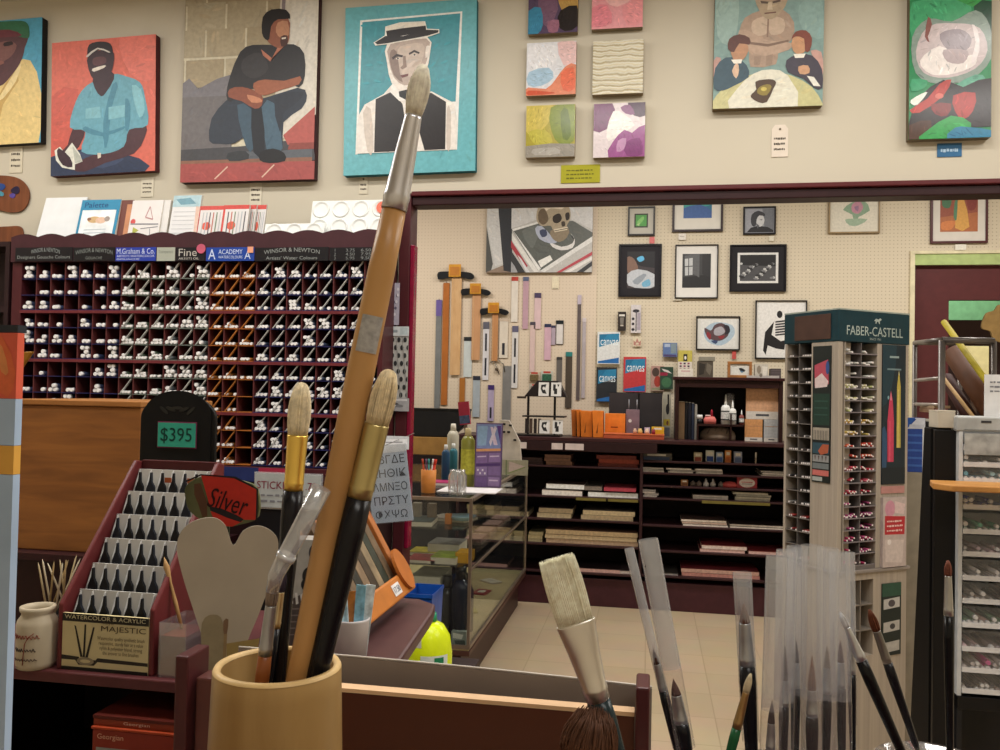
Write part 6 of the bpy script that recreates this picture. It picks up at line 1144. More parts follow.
t = thing('light_dish', 'pale blue glossy dish under the showcase top', 'dish', (P(462, 505, YC0+.22).x, YC0+.22, zs1+.017)); MB().lathe([(0, 0), (.04, 0), (.07, .02), (.072, .022), (.038, .006), (0, .005)], n=28).build('bowl', mat('a9cbe0', .2), t)
zm = .60
flat('flat_book', 421, .06, .14, .15, .012, 'a8323a', 'red and green booklet at left on the middle glass shelf', zm, 'a0444a')
flat('flat_book', 424, .24, .15, .14, .014, 'c9b23a', 'yellow booklet behind the red one on the middle glass shelf', zm, 'c2ae3c')
flat('flat_book', 444, .06, .12, .16, .03, 'b8a83a', 'thick lime-covered book, front centre of the middle glass shelf', zm, '8fa03a')
flat('flat_book', 444, .26, .16, .18, .055, 'c98a2c', 'orange-edged thick book at the centre of the middle glass shelf', zm, '8f8c8c')
good('booklet_box', 463, 530, .1, .07, .05, .12, 'cf9a2c', 'orange-yellow box at the right of the middle glass shelf', 'box', zm)
zbm = ZCB-.0115
good('grey_carton', 425, 575, .08, .15, .3, .25, '8f8c80', 'tall grey carton with pale lid inside the showcase at left', 'carton', zbm, [('8d8a7e', R100), ('b9b6aa', [(0, 0), (100, 0), (100, 12), (0, 12)]), ('75726a', line(45, 12, 45, 100, 3))])
def cased_bottle(px, dy, r, h, col, label, capc='151517'):
    t = thing('dark_bottle', label, 'bottle', (P(px, 580, YC0+dy).x, YC0+dy, zbm+.001), group='dark bottles in the showcase'); MB().lathe([(0, 0), (r, 0), (r, h*.7), (r*.6, h*.82), (0, h*.82)], n=18).build('body', mat(col, .25), t); MB().lathe([(0, h*.821), (r*.55, h*.821), (r*.55, h), (0, h)], n=16).build('cap', mat(capc, .3), t)
cased_bottle(447, .14, .045, .3, '18191c', 'black bottle at left of the dark bottles inside the showcase')
cased_bottle(461, .1, .048, .36, '141a2c', 'tall navy bottle, nearest the corner inside the showcase')
cased_bottle(455, .34, .045, .33, '1c2a4c', 'blue bottle behind the black one inside the showcase')
cased_bottle(466, .3, .04, .28, '151d3a', 'dark blue bottle behind the tall navy one inside showcase')
good('label_box', 459, 625, .03, .07, .07, .03, '9aa39c', 'small white and green labelled box at the front of the showcase floor', 'box', zbm, [('8a9490', R100), ('d5d8d2', [(10, 10), (80, 20), (70, 50), (10, 45)]), ('4a5450', [(20, 60), (90, 55), (95, 90), (30, 85)])])
good('label_box', 463, 640, .06, .06, .05, .03, '7a8464', 'second small labelled box beside it on the showcase floor', 'box', zbm, [('86846a', R100), ('d0d2c4', ell(40, 50, 28, 30)), ('5a4a44', ell(75, 60, 18, 25))]) if False else None
for i, (dy, c, w_) in enumerate([(.65, 'b0a84c', 'yellow'), (1.1, '8a3030', 'red'), (1.4, 'c9c2b4', 'white')]):
    t = thing('paper_packet', f'{w_} packet lying on the tan floor of the showcase', 'packet', (XC-.16, YC0+dy, zbm+.001), (0, 0, .4+i)); MB().box(-.06, .06, -.04, .04, 0, .008).build('sleeve', mat(c, .4), t); MB().box(-.03, .03, -.02, .02, .0082, .009).build('label_patch', mat('c9c4b4', .5), t)
for k, dy in enumerate((.6, .85, 1.1, 1.35)):
    t = thing('tray_of_tubes', f'row of pinkish packets on the showcase shelf along the right side, {ordn(k)} from the front', 'packets', (XC-.12, YC0+dy, .601)); MB().box(-.05, .05, 0, .2, 0, .012).build('tray', mat('8a7a70', .5), t); MB().box(-.045, .045, .005, .195, .0125, .03).build('packets', mat('a08078', .5, noise=.6, scale=70), t)
# ------- on top of the case
ZT2 = ZCT-.0005
def cyl_thing(name, px, Y, r, h, prof, m_, label, cat, z=ZT2, part='body', n=24):
    t = thing(name, label, cat, (P(px, 480, Y).x, Y, z)); MB().lathe([(a*r, b*h) for a, b in prof], n=n).build(part, m_, t); return t
cup = cyl_thing('pen_cup', 428.5, 3.98, .037, .11, [(0, 0), (.92, 0), (1, 1), (.92, 1), (.84, .06), (0, .05)], mat('cf8440', .5), 'orange pen cup on the front of the glass showcase', 'pen cup')
for i, (a, b, c) in enumerate([(-.018, .01, 'b8452c'), (.012, .012, 'd9d6d4'), (.02, -.004, 'c9402c'), (-.008, -.012, '6a4a6a'), (.0, .02, '3a8a8a'), (.016, .0, 'b52c2c')]):
    t = thing('pen', f'{("red", "white", "orange-red", "purple", "teal", "dark red")[i]} pen standing in the orange cup on the showcase', 'pen', (cup.location.x+a*.6, 3.98+b*.6, ZT2+.012), (b*5, a*8, 0), 'pens in the orange cup'); MB().cyl((0, 0, 0), (0, 0, .125), .0042, n=8).build('barrel', mat(c, .3), t); MB().cyl((0, 0, .1252), (0, 0, .15), .005, n=8).build('cap', mat(c, .3), t)
jar = cyl_thing('glass_jar', 457.5, 3.97, .045, .115, [(0, 0), (.9, 0), (1, .2), (1, .75), (.8, .9), (.85, 1), (.78, 1), (.74, .9), (.94, .74), (.94, .2), (0, .06)], clear(haze=.12, gloss=.15), 'clear glass jar on the showcase before the purple rack', 'jar')
for i in range(3): tag(MB().cyl((0, 0, 0), (.012*(i-1), 0, .08), .003, n=6).build('pencil_stub', mat(('7a5a4a', '8a3a2c', '9a9a9c')[i], .4), None, (jar.location.x+.01*(i-1), 3.97, ZT2+.008)), 'short pencil stub inside the clear jar on the showcase', 'pencil', 'stubs in the clear jar')
t = thing('paper_sheet', 'white paper sheets lying on the showcase top', 'papers', (P(470, 487, 4.05).x, 4.02, ZT2)); MB().box(-.16, .13, 0, .22, 0, .004).build('sheet', mat('dcd8da', .6), t)
t = thing('magenta_pad', 'magenta pad lying on the showcase behind the orange cup', 'pad', (P(443, 483, 4.35).x, 4.3, ZT2)); MB().box(-.07, .06, 0, .14, 0, .012).build('pages', mat('d0c6c4', .6), t); MB().box(-.071, .061, -.001, .141, .0122, .015).build('cover', mat('a32a60', .4), t)
def tb(px, Y, r, h, col, capc, label, z=ZT2):
    t = thing('squeeze_bottle', label, 'bottle', (P(px, 470, Y).x, Y, z)); MB().lathe([(0, 0), (r, 0), (r, h*.78), (r*.6, h*.86), (0, h*.86)], n=20).build('body', mat(col, .3), t); MB().lathe([(0, h*.861), (r*.5, h*.861), (r*.42, h), (0, h)], n=16).build('cap', mat(capc, .35), t); return t
tb(445.5, 4.5, .022, .2, '24486a', 'd3d6d6', 'dark blue bottle with white cap on the showcase')
tb(453, 4.62, .024, .2, '2f6a78', 'cfd4d2', 'teal-blue bottle with white cap beside the dark blue one')
t = tb(452.5, 4.9, .035, .3, 'b5b0a0', 'cfcabc', 'pale beige bottle behind the blue bottles on the showcase')
t = tb(467.5, 4.35, .036, .3, '85853a', 'c4b48a', 'tall olive-yellow bottle left of the purple rack'); MB().lathe([(.0366, .06), (.0366, .19)], n=20, caps=False).build('label_band', mat('aaa63c', .5, noise=.3, scale=60), t)
# purple packet rack
Yp = 4.3; X, Z, w, h = rect(475, 421, 501, 486, Yp)
t = thing('packet_rack', 'purple and blue packet rack with four tiers on the showcase', 'packet rack', (X, Yp, ZT2), (-.06, 0, 0)); h = P(488, 423, Yp).z-ZT2
MB().box(0, w, .0, .03, 0, h).build('frame', mat('54406a', .4), t, bevel=.002)
art('packets', t, w, h, [('66507c', R100), ('7f8fc4', [(2, 2), (98, 2), (96, 40), (4, 40)]), ('8fb0d4', [(6, 5), (45, 5), (40, 35), (8, 36)]), ('d5c4dc', [(55, 6), (65, 6), (85, 34), (70, 34)]), ('d8cfe0', [(72, 4), (80, 8), (58, 36), (52, 30)]), ('5a3a8a', [(80, 4), (96, 4), (96, 34)]), ('d59a6a', [(3, 41), (97, 39), (97, 43), (3, 45)]),
  ('7a5f92', [(4, 48), (47, 47), (47, 62), (4, 63)]), ('846a9c', [(52, 47), (97, 46), (97, 60), (52, 61)]), ('c4b4d0', [(8, 52), (42, 51), (42, 53), (8, 54)]), ('c4b4d0', [(56, 51), (92, 50), (92, 52), (56, 53)]), ('4a2f6a', [(4, 64), (97, 62), (97, 66), (4, 68)]), ('846e9c', [(5, 69), (47, 68), (47, 82), (5, 82)]), ('775f90', [(52, 68), (97, 67), (97, 81), (52, 81)])]
 + [('d3cbd8', [(9+i*9, 72+(i % 2)*5), (15+i*9, 72+(i % 2)*5), (15+i*9, 75+(i % 2)*5), (9+i*9, 75+(i % 2)*5)]) for i in range(4)]+[('6b5288', [(6, 85), (47, 84), (47, 99), (6, 99)]), ('8a72a2', [(52, 84), (96, 84), (96, 98), (52, 98)]), ('c9b8d4', [(56, 88), (90, 88), (90, 90), (56, 90)])], (0, 0, 100, 100), y=-.0006)
X, Z, w, h = rect(466.5, 402, 477, 425, 4.7)
t = thing('standing_book', 'red and blue book standing on a stand behind the purple rack', 'book', (X, 4.7, ZT2), (0, -.12, 0)); hb_ = P(471, 402, 4.7).z-ZT2
MB().box(0, w, 0, .02, hb_-h, hb_).build('cover', mat('a8324a', .4), t); MB().box(.001, w-.001, -.0012, -.0002, hb_-h*.95, hb_-h*.6).build('picture', mat('4a5a7c', .5, noise=.4, scale=60), t); MB().box(w*.35, w*.65, .005, .015, 0, hb_-h-.0005).build('stand_post', mat('6a5a50', .4), t)
# white dotted card display and pale panel right of the purple rack
t = thing('dotted_card', 'white cards with black dots leaning right of the purple rack', 'cards', (P(499, 448, 5.2).x, 5.2, ZT2)); hq = P(505, 420, 5.2).z-ZT2
MB().prism([(0, 0), (.15, 0), (.13, hq*.6), (.06, hq), (0, hq)], 0, .02).build('board', mat('c4bcb2', .6), t, bevel=.002)
for i, (u, v) in enumerate([(.02, .75), (.05, .75), (.06, .88), (.02, .9), (.09, .6)]): MB().box(u, u+.018, -.003, -.0005, hq*v, hq*v+.012).build('black_dot', mat('18181a', .4), t)
t = thing('pale_panel', 'pale printed panel with triangle at the far end of the showcase top', 'panel', (P(501, 470, 5.0).x, 5.0, ZT2)); MB().box(0, .16, 0, .01, 0, .09).build('board', mat('a9a890', .5), t); art('print', t, .16, .09, [('a8a692', R100), ('7f8a6a', line(20, 0, 20, 100, 6)), ('c9b8b4', [(30, 10), (90, 40), (30, 90)]), ('8a9a6a', line(25, 90, 90, 45, 7))], (0, 0, 100, 100), y=-.0006)
# ------------------------------------------------------------------ hanging sheets between rack and post
def sheet(x0, y0, x1, y1, Y, base, label, lay, name='hanging_sheet', cat='sheet', tilt=0):
    X, Z, w, h = rect(x0, y0, x1, y1, Y); t = thing(name, label, cat, (X, Y, Z), (0, tilt, 0)); MB().box(0, w, -.003, 0, 0, h).build('card', mat(base, .5), t); art('print', t, w, h, lay, (0, 0, 100, 100), y=-.0034); return t, w, h
XW = YF-.04
pat = [('b5b5b2', R100)]
for i in range(5):
    for j in range(8): pat.append(('2c2e30', ell(10+i*20+(10 if j % 2 else 0), 6+j*12.5, 5.5, 4.2, 10)))
    pat.append(('8a8a88', line(i*20, 0, i*20+20, 100, 2)))
sheet(377, 336, 408, 399, XW, 'b5b5b2', 'grey sheet with rows of black ovals hanging beside the magenta-edged post', pat)
sheet(384, 326.5, 409, 336, XW-.004, 'cdd3d6', 'white header strip above the black oval patterned sheet', [('cdd4d8', R100), ('8f9aa0', line(15, 50, 55, 50, 30)), ('b9c8cc', [(65, 10), (95, 10), (95, 90), (65, 90)])])
sheet(385, 283, 399.5, 325, XW, 'a9a4b4', 'grey floral-patterned strip hanging above the oval patterned sheet', [('aeaabb', R100)]+[(('5f5a74', 'd5d2da')[i % 2], ell((i*37) % 95, (i*23) % 100, 9, 4, 8)) for i in range(26)])
sheet(376, 398, 409, 411, XW-.006, 'a5a5a8', 'clear bag of small dark pieces under the oval patterned sheet', [('a3a3a6', R100), ('d0d0d2', [(5, 8), (95, 6), (95, 20), (5, 24)]), ('4a4a50', ell(50, 50, 20, 18)), ('77787c', ell(70, 60, 14, 12)), ('e0e0e2', ell(55, 58, 6, 8))])
sheet(402+14, 331, 422, 396, YF+.08, 'b9bab8', 'narrow grey and black sheet edge right of the magenta-edged post', [('bfc0c0', R100), ('3a4040', [(0, 36), (55, 40), (60, 100), (0, 100)]), ('8f9292', line(60, 40, 80, 100, 8))]) if False else None
# Greek letter card
Yl = 2.88; X, Z, w, h = rect(372.5, 452, 413.5, 528, Yl)
t = thing('letter_card', 'pale blue card of Greek letters in a clear sleeve on the post', 'card', (X+.004, Yl, Z+.012), (0, -.13, 0))
MB().box(0, w, -.003, 0, 0, h).build('card', mat('b4c0cf', .35, noise=.05), t); MB().box(-.003, w+.003, -.0055, -.0045, -.003, h+.003).build('sleeve', clear(haze=.05, gloss=.06), t)
MB().box(0, w, -.004, -.0031, h*.91, h).build('top_strip', mat('dadde0', .4), t)
for i, s_ in enumerate(['ΑΒΓΔΕ', 'ΖΗΘΙΚ', 'ΛΜΝΞΟ', 'ΠΡΣΤΥ', 'ΦΧΨΩ']): text(s_, mat('101a2c', .5), t, w*.1, h*(.77-.18*i), w*(.84 if i < 4 else .78), h*.11, y=-.0036)
MB().cyl((w/2, 0, h+.003), (w/2, .38, h+.03), .0015, n=6).build('hanger_wire', mat('8a8a8a', .3, .7), t)
# white tag column above letter card
sheet(378, 436, 409, 449, 3.05, 'c4c6ca', 'white price strip just above the Greek letter card', [('c6c8cc', R100), ('e2e2e4', [(5, 30), (95, 20), (95, 60), (5, 70)]), ('6a6a70', line(20, 50, 80, 45, 6))])
# ------------------------------------------------------------------ near plank with display stand, cup and boxes
zP = .9
pl = [(-.77, 1.46), (-.72, 1.4), (-.6, 1.25), (-.415, 1.25), (-.447, 1.5), (-.478, 1.89), (-.492, 1.97), (-.54, 2.01), (-.77, 2.01)]
pk = thing('plank_table', 'dark plum plank table under the slanted book stand', 'table', (0, 0, 0))
MB().prism(pl, zP-.028, zP, ax='z').build('top', mat('4f3434', .4), pk, bevel=.006); MB().box(-.75, -.56, 1.32, 1.92, 0, zP-.0285).build('base', mat('2c1618', .5), pk)
# slanted stand facing right: local x along the depth of the room, z up, leaning away to the left
st = thing('book_stand', 'slanted orange-wood stand of narrow books with a rounded ledge', 'book stand', (-.56, 1.62, zP+.001), (0, 0, math.pi/2))
# in the local frame x = depth, y = towards the left (-X world)
Wst, Hst = .34, .24; lean = math.radians(30)
def lf(u, v, off=0): return (u, .02+v*math.sin(lean)-off*math.cos(lean), .012+v*math.cos(lean)+off*math.sin(lean))
def slab(mb, u0, u1, v0, v1, o0, o1, mi=0):
    b = mb.pts([lf(u, v, o) for o in (o0, o1) for v in (v0, v1) for u in (u0, u1)])
    for q in ((0, 2, 3, 1), (4, 5, 7, 6), (0, 1, 5, 4), (2, 6, 7, 3), (0, 4, 6, 2), (1, 3, 7, 5)): mb.face([b+i for i in q], mi)
W_st = wood('99592a', 'b5703a', (3, 1, 1), 12)
m = MB(); slab(m, 0, Wst, 0, Hst, 0, .008); m.build('back_board', W_st, st, bevel=.002)
m = MB(); slab(m, Wst-.03, Wst, 0, Hst+.02, .0085, .035); m.build('side_rail', W_st, st, bevel=.002)
m = MB(); slab(m, -.03, Wst+.01, .0, .05, .036, .048); m.build('ledge', mat('b8702f', .45), st, bevel=.004)
m = MB(); R = []
for o in (.0485, .056): R.append([lf(Wst-.03+.038*math.cos(k*math.pi/12), .055+.05*math.sin(k*math.pi/12), o) for k in range(24)])
m.ring(R, 0, False); m.build('rounded_knob', mat('ad652b', .45), st)
m = MB(); slab(m, .2, .25, .012, .038, .0485, .0495); tg = m.build('price_sticker', mat('dcdada', .5), st)
o = text('17.50', mat('33405c', .5), st, .205, 0, .04, .014, y=0); o.rotation_euler = (-lean, 0, 0); o.location = lf(0, .018, .0502)
cols = ['5c4a3a', '6b5a46', '2c2c26', '7a6650', '3f3428', '85755c', '33382e', '64523e']
for i in range(8):
    u0 = .005+i*.037; m = MB(); slab(m, u0, u0+.034, .003, Hst-.012*(i % 3), .009, .03); o = m.build('narrow_book', [mat(cols[i], .5, noise=.35, scale=30)], None)
    # bring to world
    Mx = Matrix.Translation(st.location) @ Matrix.Rotation(math.pi/2, 4, 'Z'); o.matrix_world = Mx
    tag(o, f'narrow muted-colour book, {ordn(i)} from the near end of the slanted orange stand', 'book', 'narrow books on the slanted stand')
    m = MB()
# white cup with sleeves of turquoise packets
cx = PC(351, 640, 1.55); t = thing('white_cup', 'white plastic cup of turquoise packets behind the black-handled brush', 'cup', (cx.x, cx.y, zP+.001)); r = .033
MB().lathe([(0, 0), (.027, 0), (.033, .082), (.034, .086), (.031, .086), (.025, .004), (0, .003)], n=32).build('cup_body', mat('c4bfc0', .35, noise=.03), t)
for i, (a, b, c) in enumerate([(-.018, 0, '9fc0cc'), (-.006, -.25, 'b5c9cf'), (.01, .15, '7fb0c4'), (.018, .3, 'c9d3d6'), (.0, -.1, 'a3642c')]):
    o = MB().box(-.009, .009, -.001, .001, 0, .135 if i != 4 else .12).build('packet', mat(c, .3, noise=.35, scale=80), None, (cx.x+a, cx.y+(i-2)*.007, zP+.012), (0, b*.35, .5*(i-2)*.4)); tag(o, f'{("pale turquoise", "light grey-blue", "turquoise", "whitish", "orange-brown")[i]} narrow packet standing in the white cup', 'packet', 'packets in the white cup')
# patterned box on brown box
X0 = PC(280, 600, 1.62); X1 = PC(330, 600, 1.62); zt_ = PC(305, 540, 1.62).z; zm_ = PC(305, 646, 1.62).z
t = thing('brown_box', 'brown box with pale edge standing on the plank table', 'box', (X0.x, X0.y, zP+.001), (0, 0, .1)); w = (X1-X0).length
MB().box(0, w, 0, .06, 0, zm_-zP-.006).build('carton', mat('5c3a26', .5), t, bevel=.002); MB().box(-.001, w+.001, -.001, .061, zm_-zP-.0055, zm_-zP-.002).build('pale_edge', mat('b5a596', .5), t)
t = thing('patterned_box', 'box printed with black flower and stripes between the tall brushes', 'box', (X0.x, X0.y, zm_+.0005), (0, 0, .1)); h = zt_-zm_
MB().box(0, w, .001, .05, 0, h).build('carton', mat('a19c96', .5), t, bevel=.001)
art('print', t, w, h, [('a8a6a2', R100), ('3a3a3c', ell(68, 12, 12, 8)), ('a8a6a2', ell(69, 14, 7, 5)), ('3a3a3c', ell(70, 15, 3, 2)), ('17171a', ell(60, 34, 16, 9)), ('17171a', ell(76, 30, 14, 9)), ('17171a', ell(72, 42, 15, 8)), ('17171a', ell(52, 42, 10, 6)), ('4d4340', [(0, 62), (40, 52), (100, 50), (100, 100), (0, 100)])]+[('d0cecc', [(8+i*11, 50+(i % 2)*2), (13+i*11, 50), (16+i*11, 60), (11+i*11, 61)]) for i in range(8)]+[('7a706c', line(0, 66+i*6, 100, 63+i*6, 1.2)) for i in range(5)], (0, 0, 100, 100), y=.0005)
zBn = .4706
# low bench with lime bottle and blue bin
bx = PC(395, 600, 2.5).x; tag(MB().box(-.95, PC(446, 600, 2.42).x-.01, 2.3, 2.95, 0, .47).build('low_bench', mat('2a1b1c', .5), None, bevel=.004), 'dark low bench behind the plank table carrying the lime bottle', 'bench')
q = PC(429, 640, 2.4); t = thing('lime_bottle', 'round lime-yellow bottle with teal neck and white label', 'bottle', (q.x, q.y, zBn)); r = .066
MB().lathe([(0, 0), (r*.95, 0), (r, .03), (r*1.0, .2), (r*.9, .245), (r*.62, .275), (r*.3, .286), (0, .287)], n=32).build('body', mat('cfe01c', .25, noise=.08), t)
MB().lathe([(0, .2875), (r*.34, .2875), (r*.3, .308), (0, .31)], n=20).build('neck', mat('2a8a6a', .3), t)
MB().lathe([(0, .3105), (.006, .3105), (.004, .322), (0, .322)], n=12).build('tip', mat('c9d45a', .3), t)
def wrap(t, r, z0, z1, a0, a1, m_, nm): 
    mb = MB(); n = 8; pts = [[(r*math.cos(math.radians(a0+(a1-a0)*i/n)), r*math.sin(math.radians(a0+(a1-a0)*i/n)), z) for i in range(n+1)] for z in (z0, z1)]
    b0 = mb.pts(pts[0]); b1 = mb.pts(pts[1])
    for i in range(n): mb.face((b0+i, b0+i+1, b1+i+1, b1+i), 0, True)
    return mb.build(nm, m_, t)
wrap(t, r*1.02, .165, .205, -95, -25, mat('d2dcd8', .4), 'white_label'); wrap(t, r*1.03, .17, .2, -62, -38, mat('1f7a52', .4), 'green_mark'); wrap(t, r*.95, .225, .25, -150, -95, mat('d5d2cc', .4), 'upper_label')
X0, Z, w, h = rect(412, 592, 439, 650, 2.85); t = thing('blue_bin', 'bright blue plastic bin behind the lime bottle', 'bin', (X0, 2.75, zBn)); hh = P(430, 591, 2.8).z-zBn
rr = [(x, y) for x, y in smooth_poly([(0, .01), (.01, 0), (w-.01, 0), (w, .01), (w, .14), (w-.01, .15), (.01, .15), (0, .14)], 3)]
m = MB(); m.ring([[(w/2+(x-w/2)*k, .075+(y-.075)*k, z) for x, y in rr] for k, z in ((.85, 0), (1, hh), (1.04, hh), (1.04, hh-.012), (.97, hh-.012), (.97, hh), (.83, .006))], 0, False); m.build('tub', mat('1a4a9c', .3), t)
t = thing('red_packet', 'small red packet standing beside the lime bottle', 'packet', (PC(399, 660, 2.3).x, PC(399, 660, 2.3).y, zBn)); MB().prism([(0, 0), (.06, 0), (.04, .14), (.01, .15)], 0, .02).build('pack', mat('c2452f', .4), t, bevel=.003); MB().box(.015, .035, -.0012, -.0002, .04, .07).build('label_patch', mat('d9cfc4', .5), t)
# ------------------------------------------------------------------ left small things on the display counter
zc_ = zs
q = PC(37, 640, 1.62); J = thing('stoneware_jar', 'cream stoneware jar with red handwriting at the left of the display', 'jar', (q.x, q.y, zc_+.0003)); k = 1.62/850
r = 19*k; hj = (q.z-zc_)+34*k
MB().lathe([(0, 0), (r*.92, 0), (r, .01), (r, hj*.7), (r*.95, hj*.78), (r*.78, hj*.86), (r*.76, hj*.9), (r*.86, hj*.94), (r*.86, hj), (r*.7, hj), (r*.66, hj*.88), (r*.85, hj*.7), (r*.85, .02), (0, .018)], n=40).build('pot', mat('b9ac94', .35, noise=.08), J)
def pot_scribble(col, z0_, amp, a0, a1, seed):
    r_ = random.Random(seed); m_ = MB(); m_.path([((r+.0008)*math.cos(math.radians(a0+(a1-a0)*i/40)), (r+.0008)*math.sin(math.radians(a0+(a1-a0)*i/40)), hj*z0_+amp*math.sin(i*1.25)*r_.uniform(.3, 1)) for i in range(41)], .0007, 5); m_.build('handwriting', mat(col, .5), J)
pot_scribble('8a3a2a', .55, .006, -125, -45, 1); pot_scribble('4a403a', .34, .004, -122, -55, 2); pot_scribble('5a4a40', .18, .003, -125, -50, 3)
m = MB(); m.path([((r+.001)*math.cos(math.radians(a_)), (r+.001)*math.sin(math.radians(a_)), hj*z_) for a_, z_ in ((-90, .1), (-88, .3), (-85, .45), (-75, .56), (-60, .62))], .0008, 6); m.build('painted_stem', mat('8a4a3a', .5), J)
for i in range(15):
    a_ = i*.7; o = MB().lathe([(0, 0), (.0024, 0), (.0017, .115), (0, .125)], n=6).build('wooden_stick', mat(('d9c8a0', 'ece2c8', 'c9b080')[i % 3], .6), None, (q.x-.03+.0*i+.02*math.cos(a_), q.y+.1+.02*math.sin(a_), zc_+.062), (random.uniform(-.3, .3), random.uniform(-.35, .6), 0)); tag(o, 'pale slender wooden stick in the pot behind the stoneware jar', 'stick', 'pale sticks behind the stoneware jar')
t = thing('dark_pot', 'dark pot of pale sticks behind the stoneware jar', 'pot', (q.x-.03, q.y+.1, zc_+.0003)); MB().lathe([(0, 0), (.038, 0), (.042, .075), (.038, .078), (.034, .075), (.03, .01), (0, .008)], n=24).build('body', mat('1a1a1a', .35), t); MB().lathe([(.0422, .055), (.0424, .07)], n=24, caps=False).build('rim_band', mat('6a6a48', .5), t)
t = thing('red_tin', 'small dull red tin between the stoneware jar and brush display', 'tin', (q.x+.045, q.y+.1, zc_+.0003)); MB().lathe([(0, 0), (.026, 0), (.026, .085), (0, .085)], n=24).build('body', mat('7a2a2a', .35), t); MB().lathe([(0, .0852), (.0275, .0852), (.0275, .092), (0, .092)], n=24).build('lid', mat('94938c', .3), t)
# round red Silver sign
Yq = 1.36
def spx(px, py): p = P(px, py, Yq); return p.x, p.z
ox, oz = spx(170, 690)
t = thing('round_sign', 'red brush sign in black script with green-grey left part on a stand', 'sign', (ox, Yq, zP+.0005))
def so(px, py): a_, b_ = spx(px, py); return a_-ox, b_-zP
out = smooth_poly([so(186, 486), so(200, 477), so(222, 477), so(242, 481), so(257, 489), so(258, 517), so(240, 525), so(225, 527), so(205, 522), so(190, 512), so(185, 498)], 3)
MB().prism(out, 0, .006).build('board', mat('5e6040', .5, noise=.3, scale=20), t, bevel=.001)
ly = []
x0, z0 = so(180, 530); x1, z1 = so(262, 472)
def sp2(c): return [(170+u/5, 450+v/5) for u, v in c]
art('sign_print', t, x1-x0, z1-z0, [('c02c1a', sp2([(150, 135), (220, 132), (330, 145), (435, 195), (438, 335), (380, 338), (300, 318), (200, 280), (170, 190)])), ('c02c1a', sp2([(205, 305), (300, 325), (370, 345), (320, 372), (260, 372), (225, 345)])), ('1c1414', sp2([(198, 282), (260, 290), (340, 318), (375, 335), (360, 350), (290, 332), (205, 302)])), ('5a3a24', sp2([(118, 180), (150, 175), (185, 260), (190, 330), (165, 335), (140, 270), (120, 230)])), ('1a1414', sp2([(75, 165), (150, 132), (330, 138), (445, 190), (436, 192), (320, 146), (155, 138), (80, 172)])), ('1a1414', sp2([(436, 190), (444, 190), (444, 345), (436, 340)]))], (180, 472, 262, 530), y=-.0006, x=x0, z=z0)
a_, b_ = so(207, 511); c_, d_ = so(248, 487); o = text('Silver', mat('2a1010', .5), t, 0, 0, c_-a_, (d_-b_)*.78, y=0, shear=.25); o.rotation_euler = (0, .2, 0); o.location = (a_, -.0022, b_+.008)
a_, b_ = so(222, 527); MB().box(a_-.01, a_+.01, .0065, .0085, .004, b_+.02).build('stand_strip', mat('3a3f30', .5), t); MB().box(a_-.03, a_+.03, -.01, .04, 0, .0035).build('stand_foot', mat('2a2a24', .5), t)
# clear box and wooden side right of the brush display
q0 = PC(158, 680, 1.5)
t = thing('acrylic_bin', 'clear acrylic bin beside the brush display, holding a pale brush', 'bin', (xb+.018, 1.45, zs+.0003)); wb_ = .055
m = MB()
for b_ in ((0, .002, 0, .09), (wb_-.002, wb_, 0, .09), (.002, wb_-.002, 0, .002), (.002, wb_-.002, .088, .09)): m.box(b_[0], b_[1], b_[2], b_[3], 0, .1)
m.build('walls', clear(haze=.08), t); MB().box(.003, wb_-.003, .003, .087, .0, .075).build('red_block', mat('6b2c22', .5), t)
tag(MB().lathe([(0, 0), (.003, 0), (.004, .05), (.0025, .09), (.006, .12), (0, .14)], n=10).build('paintbrush', mat('b08a5a', .5), None, (xb+.035, 1.5, zs+.0765), (0, -.3, 0)), 'pale wooden brush leaning in the acrylic bin beside the brush display', 'brush')
# ------------------------------------------------------------------ right-hand side: black fixture with clear drawers
YD = 2.45
def rx_(px, py, Y=YD): return P(px, py, Y)
M_bk = mat('0d0c0e', .4)
# black tapering stand
a0 = rx_(934, 428); zt_ = a0.z
xl_t, xl_b = rx_(936, 430).x, rx_(913, 720).x; zb_ = rx_(913, 720).z; xr = rx_(956, 500).x
t = thing('black_stand', 'tall black tapering stand left of the clear drawer tower', 'stand', (0, 0, 0))
MB().prism([(YD+.02, 0), (YD+.24, 0), (YD+.08, zt_), (YD+.02, zt_)], rx_(932, 600).x, xr, ax='x').build('body', mat('0b0a0a', .6, spec=.08), t, bevel=.003)
MB().box(rx_(932, 600).x+.004, xr-.001, YD, YD+.019, .02, zt_-.004).build('front_panel', M_bk, t, bevel=.002)
# clear drawer tower
X, Z, w, h = rect(957, 486, 1040, 700, YD-.02)
t = thing('drawer_tower', 'clear plastic drawer tower of markers and tubes at the right edge', 'drawer tower', (X+.002, YD-.02, 0)); w += 0
zbt = P(980, 697, YD-.02).z; ztt = P(980, 488, YD-.02).z; ztop2 = P(980, 432, YD-.02).z
m = MB(); m.box(0, .01, 0, .2, zbt, ztop2); m.box(w-.01, w, 0, .2, zbt, ztop2); m.box(.01, w-.01, .34, .2, zbt, ztop2); m.build('side_walls', mat('c0c3c5', .3), t)
MB().box(0, w, -.003, .202, zbt-.035, zbt-.001).build('base', M_bk, t, bevel=.002)
m = MB(); m.box(0, w, .01, .19, 0.15, .17); m.box(0, .012, 0, .2, 0, zbt-.036); m.box(0, w, .19, .2, 0.0, zbt-.036); m.build('lower_carcass', mat('1c1b1d', .5), t)
rows = [508, 532.5, 555, 579, 602, 626, 650, 671, 692]; up_ = [449, 465.5, 481.5]
rz_ = random.Random(8)
